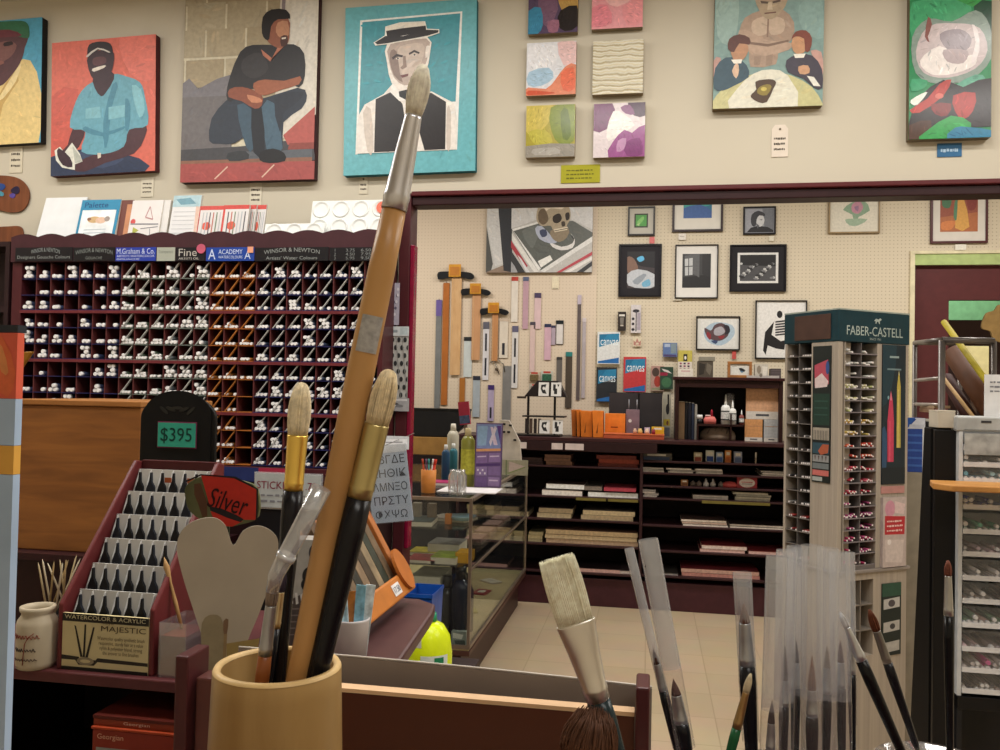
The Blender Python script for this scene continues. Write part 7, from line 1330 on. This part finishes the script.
CL = {0: ['3a4aa8', '2c3c94', '8fa4cc'], 1: ['3f8f7a', '5aa58c', 'a3b8b0'], 2: ['b5a0a8', 'a8a4a6', 'cfc2c4'], 3: ['9a9698', 'bdb8b8', 'd5d0d0'], 4: ['5a4a4a', '8f7a72', 'a39c98'], 5: ['7fa088', 'b0a89a', 'c4a8a4'], 6: ['b5a0a4', 'd0b4bc', '8f8488'], 7: ['c95a94', 'b8b0b0', 'd9d2d2'], 8: ['3a3a40', 'c9c5c4', '8a7c7c'], -1: ['2f7aa0', '5aa0b8', '8fb8c4'], -2: ['6a5f5a', '8a9aa0', 'a09890'], -3: ['4a4a4c', '7a7a7c', '9a9c9c']}
Yd = YD-.02
allr = [(k, y) for k, y in enumerate(rows)]+[(-1, 481.5), (-2, 465.5), (-3, 449)]
for k, py in allr:
    z = P(970, py, Yd).z
    tr = MB(); tr.box(.011, w-.011, .002, .18, z-.003, z); tr.box(.011, w-.011, -.003, .0015, z-.003, z+.01); tr.build('drawer', clear(haze=.5, gloss=.03, hazecol='f4f4f6'), t)
    f = MB().box(.012, w-.012, -.002, 0, z+.0105, z+.052).build('drawer_window', clear(haze=.03, gloss=.02), t)
    n = 11; x = .02
    while x < w-.024:
        c = rz_.choice(CL[k]); r = rz_.uniform(.0055, .0075); ln = rz_.uniform(.09, .14)
        kind = 'marker' if k in (3, 7, 8, 0) else 'colour_tube'
        for lay in range(2 if rz_.random() < .5 else 1):
            o = MB(); o.cyl((0, 0, 0), (0, ln, 0), r, r, 8, 0); o.cyl((0, -.014, 0), (0, -.0003, 0), r*.8, r*.9, 8, 1); q = o.build(kind, [mat(c, .35), mat(rz_.choice(['d8d6d6', 'd8d6d6', c]), .35)], None, (X+.002+x, Yd+.02, z+r+.0005+lay*r*1.9)); 
            row = ordn(k)+' drawer below the wooden ledge' if k >= 0 else ordn(-k-1)+' drawer above the wooden ledge'
            tag(q, f'small {kind.replace("_", " ")} in the {row} of the clear tower', kind.replace('_', ' '), 'tubes and markers in the clear tower')
        x += r*2.15+rz_.choice([0, 0, .004, .02])
for z, c, lb in ((.171, '2f8a4a', 'green'), (.171, 'b5b2ae', 'white')):
    pass
for i, (px, c) in enumerate([(964, '8a6a5a'), (974, '2f8a4a'), (984, 'c9c5bc'), (994, '4a4a50')]):
    tag(MB().box(0, .025, 0, .1, 0, .03).build('small_carton', mat(c, .4), None, (P(px, 742, Yd).x, Yd+.04, .1705)), f'{("brown", "green", "white", "dark")[i]} small carton low under the clear drawer tower', 'carton')
# wooden ledge
q0 = P(934, 486, YD-.12); q1 = P(1040, 486, YD-.12)
t2 = thing('wooden_ledge', 'orange wooden ledge crossing in front of the black stand and drawer tower', 'ledge', (q0.x, YD-.16, P(960, 492, YD-.16).z))
MB().prism([(0, .05), (.03, 0), (q1.x-q0.x, 0), (q1.x-q0.x, .139), (.02, .139)], 0, .016, ax='z').build('board', wood('a8743c', 'bc8748', (1, 4, 1), 10), t2, bevel=.003)
# grey printed bag unit on the tower top
X2, Z2, w2, h2 = rect(955, 418, 1040, 432, YD-.02)
t3 = thing('grey_bag_box', 'pale grey smudged plastic-wrapped box on top of the clear drawer tower', 'box', (X2+.004, YD-.02, ztop2+.0005)); hq = P(980, 417, YD-.02).z-ztop2
MB().box(0, w2-.004, 0, .19, 0, hq).build('wrapped_box', mat('a5a6a4', .35, noise=.25, scale=14), t3, bevel=.004); MB().box(.06, .085, -.001, -.0002, hq*.6, hq*.75).build('dark_mark', mat('3a3a3c', .5), t3)
MB().box(.012, w-.012, -.004, -.0025, ztop2-.06, ztop2-.004).build('smudged_label', mat('a0a19f', .4, noise=.4, scale=25), t)
# blue and black boxes, cream pads
Yb = 3.75
X, Z, w3, h3 = rect(905.5, 418, 925, 472, Yb); hgt = P(915, 418, Yb).z
bs = tag(MB().box(-.005, w3+.14, .0, .2, 0, Z-.001).build('pedestal', mat('8f8676', .6), None, (X, Yb, 0), bevel=.002), 'beige pedestal below the blue box, right of the green-topped tower', 'pedestal')
t = thing('blue_box', 'blue and white patterned box between the green tower and black stand', 'box', (X, Yb, Z)); MB().box(0, w3, 0, .12, 0, h3).build('carton', mat('1f3c86', .45), t, bevel=.002)
art('print', t, w3, h3, [('20408c', R100), ('c9ccd6', [(0, 0), (100, 0), (100, 20), (8, 20), (55, 2)]), ('1c50a0', [(0, 0), (50, 0), (5, 20), (0, 20)]), ('b9bcc8', [(20, 12), (95, 12), (95, 20), (15, 20)])]+[('3a62ac', [(12, y), (88, y), (88, y+4), (12, y+4)]) for y in (30, 44, 58, 72, 86)], (0, 0, 100, 100), y=-.0006)
t = thing('black_box', 'black upright box just right of the blue box', 'box', (X+w3+.006, Yb+.01, Z)); MB().box(0, .11, 0, .12, 0, h3*.94).build('carton', mat('17161a', .4), t, bevel=.002); MB().box(0, .109, .0, .118, h3*.94+.0005, h3*.98).build('pale_lid', mat('a9a69c', .5), t)
t = thing('cream_pads', 'cream pad lying on the top of the black tapering stand', 'pad', (rx_(938, 420).x, YD+.002, zt_+.0006)); ww = xr-rx_(938, 420).x-.002; hh_ = P(948, 412, YD+.03).z-zt_
MB().box(0, ww, 0, .075, 0, hh_).build('pages', mat('b9b0a0', .6, noise=.1), t, bevel=.002); MB().box(0, ww, 0, .075, hh_+.0003, hh_+.004).build('cover', mat('c6bdac', .6), t)
# white leaning notice
X, Z, w4, h4 = rect(986, 375, 1030, 416, YD+.05)
t = thing('white_notice', 'white printed notice standing on the grey wrapped box at right', 'notice', (X, YD+.06, ztop2+hq+.001)); h4 = P(1000, 375, YD+.06).z-ztop2-hq
MB().box(0, w4, 0, .003, 0, h4).build('card', mat('d5d3d2', .5), t); scrawl(3, mat('77777c', .5), t, w4*.12, h4*.55, w4*.8, h4*.32, y=-.001)
# wire rack with rolls, in front of the doorway
Yr = 3.9
def rp_(px, py, Y=Yr): return tuple(P(px, py, Y))
t = thing('wire_rack', 'grey metal floor rack holding long rolls before the maroon doorway', 'rack', (0, 0, 0))
def pole(a, b, r=.011, nm='pole', mtl=None): MB().cyl(a, b, r, n=10).build(nm, mtl or mat('6c6663', .35, .5), t)
A = P(915, 343, Yr+.5); B = P(942, 340, Yr); C = P(994, 341, Yr+.02); Dp = P(960, 346, Yr+.5)
for q, nm in ((A, 'pole'), (B, 'pole'), (C, 'pole'), (Dp, 'pole')): pole((q.x, q.y, 0), (q.x, q.y, q.z), .014 if q is B else .011, nm)
pole(tuple(A), tuple(B), .012, 'rail'); pole(tuple(B), tuple(C), .014, 'rail'); pole(tuple(A), (Dp.x, Dp.y, A.z), .01, 'rail')
for py in (378, 405):
    zq = P(942, py, Yr).z; pole((A.x, A.y, zq), (B.x, B.y, zq), .008, 'rung', mat('a8a09a', .35, .4))
zsf = P(930, 408, Yr+.2).z; 
rl0 = P(946, 322, Yr+.25); rl1 = P(1000, 398, Yr-.1)
def roll(a, b, r, c, label, cc=None, nm='paper_roll'):
    a = Vector(a); b = Vector(b); o = thing(nm, label, 'roll', tuple(b), align(a-b)); L_ = (a-b).length; MB().cyl((0, 0, 0), (0, 0, L_), r, r, 20).build('sleeve', mat(c, .65, noise=.1), o)
    MB().cyl((0, 0, L_+.0003), (0, 0, L_+.004), r*.9, r*.9, 20).build('end_cap', mat(cc or c, .5), o)
roll(P(944, 322, Yr+.25), P(1012, 417, Yr-.2), .013, 'b0a02c', 'bright yellow long roll slanting down from the wire rack')
roll(P(954, 352, Yr+.38), P(1006, 432, Yr+.1), .05, '5c3a26', 'thick dark brown roll beneath the yellow roll')
roll(P(942, 376, Yr+.15), P(974, 418, Yr-.1), .008, 'b59468', 'thin tan stick slanting below the thick brown roll', nm='tan_stick')
roll(P(946, 378, Yr+.42), P(984, 440, Yr+.15), .03, '3f201c', 'dark red-brown roll slanting lowest in the wire rack')
X, Z, w5, h5 = rect(962, 346, 989, 376, YB-.4)
t = thing('yellow_board', 'cream-yellow panel on a stand seen through the wire rack', 'panel', (X, YB-.4, 0)); MB().box(0, w5, 0, .02, Z, Z+h5).build('board', mat('d9cf9a', .6), t, bevel=.002); MB().box(w5*.4, w5*.6, .021, .04, 0, Z+h5*.5).build('stand_post', mat('4a3a30', .5), t)
t = bpy.data.objects['wire_rack']
zq = P(930, 408, Yr+.25).z; MB().prism([(A.x+.02, A.y-.02), (B.x-.02, B.y+.03), (B.x+.1, B.y+.2), (A.x+.12, A.y)], zq, zq+.012, ax='z').build('shelf_plate', mat('a58c70', .5), t); MB().prism([(A.x+.02, A.y-.02), (B.x-.02, B.y+.03), (B.x-.02, B.y+.035), (A.x+.02, A.y-.01)], zq-.02, zq-.0005, ax='z').build('shelf_lip', mat('8a6a50', .5), t)
# ------------------------------------------------------------------ foreground: tray fixture, cups and brushes
M_fx = mat('4a2224', .35, noise=.1)
Yf = .74
def fp(px, py, Y=Yf): return P(px, py, Y)
fix = thing('brush_bin', 'maroon and brown bin fixture in front with a pale edged panel and grey clear divider', 'bin', (0, 0, 0))
zl = fp(186, 653).z; xr0_ = fp(636, 690).x; xr1_ = fp(650, 690).x; zr = fp(643, 684).z
xl0_ = fp(180, 680).x; xl1_ = fp(193, 680).x
zbase = .95
MB().box(xl0_, xl1_, Yf-.01, Yf+.03, 0, zl).build('post', M_fx, fix, bevel=.002)
MB().box(xr0_, xr1_, Yf-.01, Yf+.03, 0, zr).build('post', M_fx, fix, bevel=.002)
x2 = fp(194, 700).x; x3 = fp(213, 700).x; z2 = fp(203, 678).z
MB().box(x2+.001, x3, Yf+.0, Yf+.025, 0, z2).build('inner_post', mat('5b3430', .4), fix, bevel=.002)
zp_l = fp(342, 687).z; zp_r = fp(634, 716).z; zpan = (zp_l+zp_r)/2
MB().box(x3+.001, xr0_-.001, Yf, Yf+.012, .7, zpan-.0025).build('front_panel', mat('512a1c', .4, noise=.06, scale=5), fix)
MB().box(x3+.001, xr0_-.001, Yf-.0005, Yf+.0125, zpan-.0024, zpan+.0012).build('pale_edge', mat('d6b28c', .5), fix)
# curved grey divider behind
m = MB(); n = 24; xa, xb_ = x3+.001, xr1_+.002; R0 = []; zg0 = P(345, 657, Yf+.045).z; zg1 = P(640, 688, Yf+.045).z
top = []
for i in range(n+1):
    u = i/n; x = xa+(xb_-xa)*u; pxx = 213+(640-213)*u
    top.append((x, zg0+(zg1-zg0)*u**2.2 + .0))
m.prism([(xa, .72), (xb_, .72)]+top[::-1], Yf+.0455, Yf+.049); m.build('clear_divider', mat('8d8178', .3, noise=.05), fix)
m = MB(); m.path([(x, Yf+.047, z+.0012) for x, z in top], .0011, 6); m.build('divider_rim', mat('c9c2ba', .25), fix)
MB().box(x3+.001, xb_, Yf+.013, Yf+.2, .69, .70).build('bin_floor', M_fx, fix)
# cup shelf (stands under the cups, below the frame)
rim = PC(278, 665, .51); zsh = rim.z-.115
sh = thing('front_shelf', 'narrow dark shelf under the bamboo cup and the brush jar', 'shelf', (0, 0, 0))
MB().prism([(-.45, .25), (.42, .25), (.42, .73), (-.45, .58)], zsh-.02, zsh-.0004, ax='z').build('board', M_fx, sh, bevel=.003)
for x in (-.43, .4): MB().box(x-.01, x+.01, .3, .55, 0, zsh-.0205).build('leg', M_fx, sh)
# bamboo cup
cup = thing('bamboo_cup', 'large pale bamboo cup holding the tall brushes in front', 'cup', (rim.x, rim.y, zsh)); rc_ = .0375; hc = rim.z-zsh
prof = [(0, 0), (rc_*1.06, 0), (rc_*1.08, .004), (rc_*1.05, hc*.5), (rc_*1.01, hc*.9), (rc_, hc-.002), (rc_*.97, hc), (rc_*.9, hc), (rc_*.87, hc-.002), (rc_*.86, .012), (0, .01)]
MB().lathe(prof, n=64).build('cup_body', wood('977545', 'a98855', (6, 6, .6), 7, .35, .05), cup)
MB().lathe([(rc_*1.001, hc-.0012), (rc_*.975, hc+.0006), (rc_*.895, hc+.0006), (rc_*.872, hc-.0012)], n=64, caps=False).build('rim_edge', mat('d2b27c', .4, noise=.08, scale=60), cup)
# ------------------------------------------------------------------ brushes
RND = .14
def hairs(mb, rad0, L, flat, shape, n, seed, tipw=.0, hr=.00035, curve=0, jag=.04):
    """thin tapered hairs from the ferrule mouth; shape(u) widens the bundle along its length"""
    r_ = random.Random(seed)
    for i in range(n):
        a = r_.uniform(0, 2*math.pi); q = math.sqrt(r_.random()); ux, uy = math.cos(a)*q, math.sin(a)*q
        end = L*(1-jag*r_.random()) if tipw else L*(1-(1-math.sqrt(max(0, 1-q*q)))*RND-jag*r_.random())
        pts = []
        for k in range(6):
            v = k/5; s_ = shape(v); pts.append((ux*rad0*s_+curve*v*v, uy*rad0*flat*(s_ if flat > .9 else 1-.35*v), end*v))
        mb.path(pts, [hr, hr, hr, hr*.9, hr*.7, hr*.3], 4)
def brush(name, tip, base, label, r_h, hair, fer, hcol, fcol, bcol, shape=None, flat=1, nh=420, spin=0, tiptype=0, prof=None, hmat=None, hr=.00035, two=None, cat='paintbrush', fl_top=None, Lh=None, jag=.04, core=True, hradk=1):
    """tip/base world points; hair, fer = lengths; r_h = handle radius"""
    tip = Vector(tip); base = Vector(base); d = tip-base; L = d.length
    t = thing(name, label, cat, tuple(base), align(d, spin)); zf = L-hair
    hl = zf-fer
    pr = prof or [(0, .35), (.1, .7), (.5, .85), (.85, 1), (1, .92)]
    MB().lathe([(0, 0)]+[(r_h*b_, hl*a_) for a_, b_ in pr]+[(0, hl)], n=28).build('handle', hmat or mat(hcol, .25, noise=.06), t)
    ft = (fl_top or r_h*.9); R = []; mb = MB(); N = 28
    for u in (0, .1, .12, .16, .18, .6, .97, 1):
        r0_ = r_h*.93; ex = (u**1.4); rx = r0_*(1-ex)+ft*ex; ry = r0_*(1-ex)+ft*flat*ex
        bmp = 1.05 if u in (.12, .16) else 1
        R.append([(rx*bmp*math.cos(2*math.pi*i/N), ry*bmp*math.sin(2*math.pi*i/N), hl+.0002+fer*u) for i in range(N)])
    mb.ring(R, 0, True, True); mb.build('ferrule', mat(fcol, .3, .85, noise=.08, scale=30), t)
    shape = shape or (lambda v: 1+.25*math.sin(v*math.pi)-.5*v**3)
    h = MB(); hairs(h, ft*.9*hradk, hair, flat, shape, nh, hash(label) % 1000 if False else len(label)*7+nh, tiptype, hr, jag=jag)
    if core:
        R = []
        for k in range(9):
            v = k/8*.72; s_ = shape(v)*.72*(1-.5*(k/8)**3); R.append([(ft*.9*hradk*s_*math.cos(a_), ft*.9*hradk*(s_ if flat > .9 else (1-.35*v)*.8)*flat*math.sin(a_), hair*v) for a_ in [2*math.pi*i/20 for i in range(20)]])
        h.ring(R, 0, True, True)
    h.build('bristles', mat(bcol, .7, noise=.22, scale=260), t).location = (0, 0, zf)
    return t
zin = zsh+.014
def inner(px, py, D):                       # point on the visible shaft at the rim level, continued to the cup bottom
    return PC(px, py, D)
def extend(tip, low, zt): d = low-tip; k = (zt-tip.z)/d.z; return tip+d*k
# A: the tallest, natural handle
def LOW(px, py): return PZ(px, py, rim.z)
def TIP(px, py, low, k=1.0): return PC(px, py, (low-EYE).dot(fw)*k)
lowA = LOW(300, 667); tipA = TIP(424, 64, lowA); baseA = extend(tipA, lowA, zin)
brush('large_paintbrush', tipA, baseA, 'tallest brush, natural wood handle and long steel ferrule, leaning right in bamboo cup', .0084, .032, .057, 'a9743c', 'd5d5da', 'efe6d6', nh=1000,
      shape=lambda v: 1+.5*math.sin(min(1, v*1.15)*math.pi*.66)-.55*v**6, hmat=wood('b08350', 'c2945c', (1, 1, .5), 14, .35), fl_top=.0050, hr=.0003,
      prof=[(0, .5), (.1, .74), (.25, .8), (.5, .92), (.72, 1), (.9, .97), (1, .86)])
tA = bpy.data.objects['large_paintbrush']; LA = (tipA-baseA).length
def wraplabel(t, r, z0, z1, a0, a1, col, nm='price_label', spin=0):
    mb = MB(); n = 8; b0 = mb.pts([(r*math.cos(math.radians(a0+(a1-a0)*i/n)), r*math.sin(math.radians(a0+(a1-a0)*i/n)), z0) for i in range(n+1)]); b1 = mb.pts([(r*math.cos(math.radians(a0+(a1-a0)*i/n)), r*math.sin(math.radians(a0+(a1-a0)*i/n)), z1) for i in range(n+1)])
    for i in range(n): mb.face((b0+i, b0+i+1, b1+i+1, b1+i), 0, True)
    return mb.build(nm, mat(col, .5, noise=.2, scale=300), t)
# find the side facing the camera in the brush's frame
def facing(t):
    M = t.rotation_euler.to_matrix(); v = M.transposed() @ (EYE-Vector(t.location)); return math.degrees(math.atan2(v.y, v.x))
fa = facing(tA); zc0 = LA*(1-(338-64)/(672-64)*(tipA-lowA).length/LA)
wraplabel(tA, .0087, zc0-.010, zc0+.012, fa-40, fa+50, 'a3a19f')
# B: broad pale hair brush, black handle
lowB = LOW(319, 668); tipB = TIP(390, 369, lowB); baseB = extend(tipB, lowB, zin)
brush('filbert_paintbrush', tipB, baseB, 'cream-haired brush with dull gold ferrule and thick black handle, right in the bamboo cup', .0078, .034, .045, '151417', 'bfae78', 'e0cda8', nh=1100,
      shape=lambda v: 1+.16*math.sin(v*math.pi)-.22*v**6, fl_top=.0074, hr=.0003, prof=[(0, .55), (.2, .75), (.6, .85), (.9, 1), (1, .95)], jag=.03)
# C: cream brush left
lowC = LOW(280, 658); tipC = TIP(302, 382, lowC); baseC = extend(tipC, lowC, zin)
tC = brush('filbert_paintbrush', tipC, baseC, 'cream-haired brush with bright gold ferrule and black handle, left in the bamboo cup', .0062, .033, .034, '151419', 'f2cc66', 'e6d8b8', nh=1000,
      shape=lambda v: 1+.2*math.sin(v*math.pi)-.2*v**6, fl_top=.0064, hr=.0003, prof=[(0, .5), (.3, .7), (.7, .8), (.92, 1.05), (1, .98)], jag=.03)
# D: brush inside a clear sleeve
def sleeve(t, r, z0, z1, flat=1, haze=.14, gloss=.14, nm='clear_sleeve', rings=True):
    mb = MB(); N = 20
    R = [[(r*k*math.cos(2*math.pi*i/N), r*k*flat*math.sin(2*math.pi*i/N), z) for i in range(N)] for k, z in ((1, z0), (1, z0+(z1-z0)*.5), (1.04, z1-.002), (1.0, z1))]
    mb.ring(R, 0, True, False); return mb.build(nm, clear(haze=haze, gloss=gloss, rough=.12), t)
lowD = LOW(263, 672); tipD = TIP(275, 572, lowD, .99); baseD = extend(tipD, lowD, rim.z-.07)
tD = brush('sleeved_paintbrush', tipD, baseD, 'brown-handled brush in a clear plastic sleeve leaning at the left of the cup', .0042, .02, .03, '8a4f28', 'a9a9ac', '8f7f74', nh=200, fl_top=.0032, hmat=wood('7c4524', '96582e', (1, 1, .5), 14, .3))
MD = (Matrix.Translation(baseD) @ tD.rotation_euler.to_matrix().to_4x4()).inverted(); kD = (lowD-EYE).dot(fw)
m_ = MB(); m_.path([MD @ PC(x_, y_, kD*.985) for x_, y_ in ((272, 592), (276, 575), (286, 556), (300, 530), (322, 488))], [.0036, .0045, .0052, .0055, .0056], 16); m_.build('clear_sleeve', clear(haze=.3, gloss=.16, rough=.12), tD)
m_ = MB(); m_.path([MD @ PC(x_, y_, kD*.984) for x_, y_ in ((284.5, 559), (287.5, 554))], [.0058, .0058], 16); m_.build('sleeve_tape', clear(haze=.5, gloss=.25), tD)
lowE = LOW(270, 662); tipE = TIP(284, 566, lowE); baseE = extend(tipE, lowE, zin)
brush('slim_paintbrush', tipE, baseE, 'slim black-handled brush behind the sleeved one in the bamboo cup', .0035, .016, .022, '14161c', 'c9b48c', '3a3040', nh=120, fl_top=.0026)
# heart-shaped card behind
q = PC(228, 640, .93); kx = .93/850
hp = [(207, 655), (195, 615), (183, 578), (176, 548), (180, 530), (193, 520), (210, 518), (221, 526), (229, 546), (238, 532), (252, 527), (266, 533), (273, 546), (269, 575), (256, 615), (243, 652), (240, 700), (210, 700)]
hpl = smooth_poly([((a_-228)*kx*1.0, (700-b_)*kx) for a_, b_ in hp], 4)
bz = PC(228, 700, .93)
hc_ = thing('heart_card', 'large grey-beige two-lobed card standing behind the bamboo cup', 'card', tuple(bz), (0, .02, -math.atan2(228-500, F)*-1+YAW*0))
hc_.rotation_euler = (0, 0, math.radians(27))
MB().prism(hpl, 0, .0022).build('card', mat('a3998a', .6, noise=.06), hc_)
art('faint_print', hc_, 60*kx, 80*kx, [('877b62', [(2, 15), (20, 5), (36, 18), (36, 80), (12, 100), (4, 60)], 3), ('8f7b4a', [(42, 42), (95, 38), (88, 70), (70, 100), (44, 100)]), ('a39266', [(44, 58), (80, 55), (76, 62), (44, 66)]), ('6f5540', [(36, 14), (44, 12), (42, 30), (38, 34)], 2), ('86704f', line(40, 30, 38, 98, 5)), ('6a5040', line(44, 66, 46, 92, 3)), ('6a5040', line(54, 66, 52, 92, 3))], (0, 0, 100, 100), y=-.0004, x=-28*kx, z=10*kx)
MB().box(-.02, .02, .0025, .012, -(bz.z-.7)+.0005, .012).build('back_strut', mat('6e6558', .6), hc_)
# left easel board at the frame's edge
Ye = .95
xa_ = P(17.5, 340, Ye).x; zt_e = P(10, 328, Ye).z; 
def ez(py): return P(12, py, Ye).z
tb_ = thing('painted_box', 'tall painted box, orange-red above blue with a yellow band, at the left edge', 'display box', (xa_-.25, Ye, 0))
We = .25
bands = [(0, ez(475), 'a6bcd8', 'lower_blue_panel'), (ez(475)+.0005, ez(446), 'd9a44c', 'yellow_band'), (ez(446)+.0005, ez(399), 'a6bcd8', 'upper_blue_panel'), (ez(399)+.0005, zt_e-.006, 'd4604a', 'red_panel'), (zt_e-.0055, zt_e+.004, '2c3038', 'dark_lid')]
for a_, b_, c_, n_ in bands: MB().box(0, We, 0, .012 if n_ != 'dark_lid' else .016, a_, b_).build(n_, mat(c_, .45, noise=.1, scale=6), tb_)
MB().box(0, We-.12, .0125, .1, 0, zt_e-.02).build('rear_body', mat('3a3f4a', .5), tb_)
art('painted_swirl', tb_, .05, zt_e-ez(399)-.01, [('d9683f', [(0, 0), (60, 5), (100, 60), (80, 100), (30, 70)], 2), ('d98a52', [(30, 10), (60, 20), (80, 60), (60, 60)], 2)], (0, 0, 100, 100), y=-.0005, x=We-.051, z=ez(399)+.002)
q = P(30, 362, 1.7); t = thing('gilt_corner', 'small gilded wedge jutting out from behind the painted box', 'ornament', (q.x-.02, 1.7, 0))
MB().prism([(-.03, q.z+.02), (.024, q.z+.024), (-.015, q.z-.03), (-.03, q.z-.03)], 0, .01).build('wedge', mat('a8772c', .35, .3), t, bevel=.002); MB().box(-.03, -.022, .0105, .02, zs+.0005, q.z).build('stick', mat('4a2f24', .5), t)
# ------------------------------------------------------------------ glass jar group at the right (jars stand below the frame)
def jar_(px, py, D, r, label):
    p_ = PC(px, py, D); t = thing('brush_jar', label, 'jar', (p_.x, p_.y, zsh)); h = p_.z-zsh
    MB().lathe([(0, 0), (r*.95, 0), (r, .006), (r, h*.97), (r*1.03, h*.98), (r*1.03, h), (r*.96, h), (r*.95, .008), (0, .006)], n=48).build('glass', clear(haze=.05, gloss=.12), t); return p_, h
jr, jh = jar_(590, 815, .58, .03, 'clear jar below the flat bristle brush'); j2, _ = jar_(790, 800, .6, .065, 'wide clear jar holding the sleeved brushes at the right')
j3, _ = jar_(690, 815, .6, .03, 'clear jar holding the two long sleeved brushes')
def to_jar(tip, low): return extend(tip, low, zsh+.009)
# F: flat bristle brush
tipF = PC(556, 557, .52); lowF = PC(603, 716, .52); baseF = to_jar(tipF, lowF)
tF = brush('flat_paintbrush', tipF, baseF, 'wide flat cream bristle brush with steel ferrule, centre foreground', .0078, .042, .049, '1c2c30', 'dcd6cc', 'fff6d6', flat=.32, nh=1100, fl_top=.0122, hr=.0004,
      shape=lambda v: 1+.12*math.sin(v*math.pi*.8)-.05*v, tiptype=1, jag=.07, spin=math.radians(0))
# turn the flat face to the camera
fa = facing(tF); tF.rotation_euler = (tF.rotation_euler.to_matrix() @ Matrix.Rotation(math.radians(fa+90), 3, 'Z')).to_euler()
# G: dark brown mop head in front of it
tipG = PC(596, 708, .5); lowG = PC(586, 760, .5); baseG = to_jar(tipG, lowG)
brush('mop_paintbrush', tipG, baseG, 'dark brown tufted mop brush head at the bottom centre', .009, .03, .02, '1a2226', '5a5248', '5a3a28', nh=1300, shape=lambda v: 1.7+.5*math.sin(v*math.pi)-.3*v**2, fl_top=.0088, jag=.55, hr=.0006, core=False)
# H: two long sleeved brushes
def sleeved(tipx, tipy, lx_, ly_, D, label, rs, top, r_h=.0036, hcol='17171c', bcol='4a3028', hair=.012, fer=.02, haze=.2, flat=.5, gap=.05):
    T_ = PC(tipx, tipy, D); Lw = PC(lx_, ly_, D); d = (T_-Lw).normalized(); tipb = T_-d*gap; bs = to_jar(T_, Lw)
    t = brush('sleeved_paintbrush', tipb, bs, label, r_h, hair, fer, hcol, 'a9abb0', bcol, nh=160, fl_top=r_h*.7, shape=lambda v: 1+.12*math.sin(v*math.pi)-.9*v)
    fa = facing(t); L = (T_-bs).length
    o = sleeve(t, rs, L-top*.62, L, flat=flat, haze=haze, gloss=.1); o.rotation_euler = (0, 0, math.radians(fa+90))
    o = sleeve(t, rs*.99, L-top, L-top*.62-.0003, flat=flat, haze=.05, gloss=.06, nm='lower_sleeve'); o.rotation_euler = (0, 0, math.radians(fa+90))
    return t
tH = sleeved(648, 539, 688, 760, .6, 'long sleeved brush with punched sleeve top, right of the flat bristle brush', .0068, .15, r_h=.0052, gap=.1, haze=.35, bcol='5a3a34')
sleeved(629, 548, 680, 760, .62, 'narrower sleeved brush leaning behind the punched sleeve', .0034, .15, gap=.075, haze=.35)
MB().cyl((0, -.0052, (PC(648, 539, .6)-to_jar(PC(648, 539, .6), PC(688, 760, .6))).length-.018), (0, -.0055, (PC(648, 539, .6)-to_jar(PC(648, 539, .6), PC(688, 760, .6))).length-.0178), .0014, n=10).build('punched_hole', mat('1a1a1e', .5), tH)
sleeved(742, 572, 752, 760, .6, 'short sleeved dark brush left of the large bunch of sleeves', .0062, .12, r_h=.0058, gap=.022, hair=.014, fer=.03, bcol='6a4438', haze=.25)
# bunch of six wide sleeves
spec = [(777, 556, 770, .014, 700), (787, 550, 783, .016, 646), (797, 546, 795, .016, 640), (812, 545, 812, .016, 655), (828, 548, 826, .016, 645), (839, 552, 842, .012, 640)]
for i, (tx, ty, bx_, g_, tipy) in enumerate(spec):
    D = .58+.012*(i % 3); gap = (tipy-ty)*D/850
    sleeved(tx, ty, bx_, 760, D, f'long sleeved brush, {ordn(i)} from the left in the large bunch of clear sleeves', .0070, .17, r_h=.0034 if i != 3 else .0042, gap=gap, hair=.024 if i in (1, 3) else .016, fer=.018, hcol='131316', bcol=('3a2a28', '4a342c', '3a2a28', '7a4a2c', '8a7a6a', '5a3c34')[i], haze=.3, flat=.6)
sleeved(850, 552, 853, 760, .64, 'glossy bluish narrow sleeve at the right of the sleeve bunch', .0034, .13, r_h=.003, gap=.06, haze=.35)
# slim loose brushes
def slim(tip, low, D, label, r_h, hair, fer, hcol, fcol, bcol, **k):
    T_ = PC(*tip, D); L_ = PC(*low, D); return brush('slim_paintbrush', T_, to_jar(T_, L_), label, r_h, hair, fer, hcol, fcol, bcol, nh=k.pop('nh', 160), **k)
slim((751, 673), (731, 750), .58, 'green-handled small brush with pale wooden tip at the bottom', .0034, .014, .025, '1f5c38', 'a98a5c', 'cfc0a0', fl_top=.0022)
slim((840, 612), (905, 760), .6, 'black slim brush with silver ferrule and white point right of the sleeves', .0042, .012, .025, '131214', 'c9ccd2', 'd2d2d6', fl_top=.002)
slim((869, 609), (921, 760), .66, 'black slim brush with reddish-brown hair leaning right', .0038, .018, .026, '17151a', '8a857f', '6a3a24', fl_top=.003)
slim((948, 560), (950, 760), .64, 'upright slim brush with red-brown tip and pale ferrule before the black stand', .0036, .012, .03, '121214', 'b5b5b2', '7c4a3a', fl_top=.0024)
j4, _ = jar_(935, 815, .64, .045, 'clear jar below the slim brushes at the right')
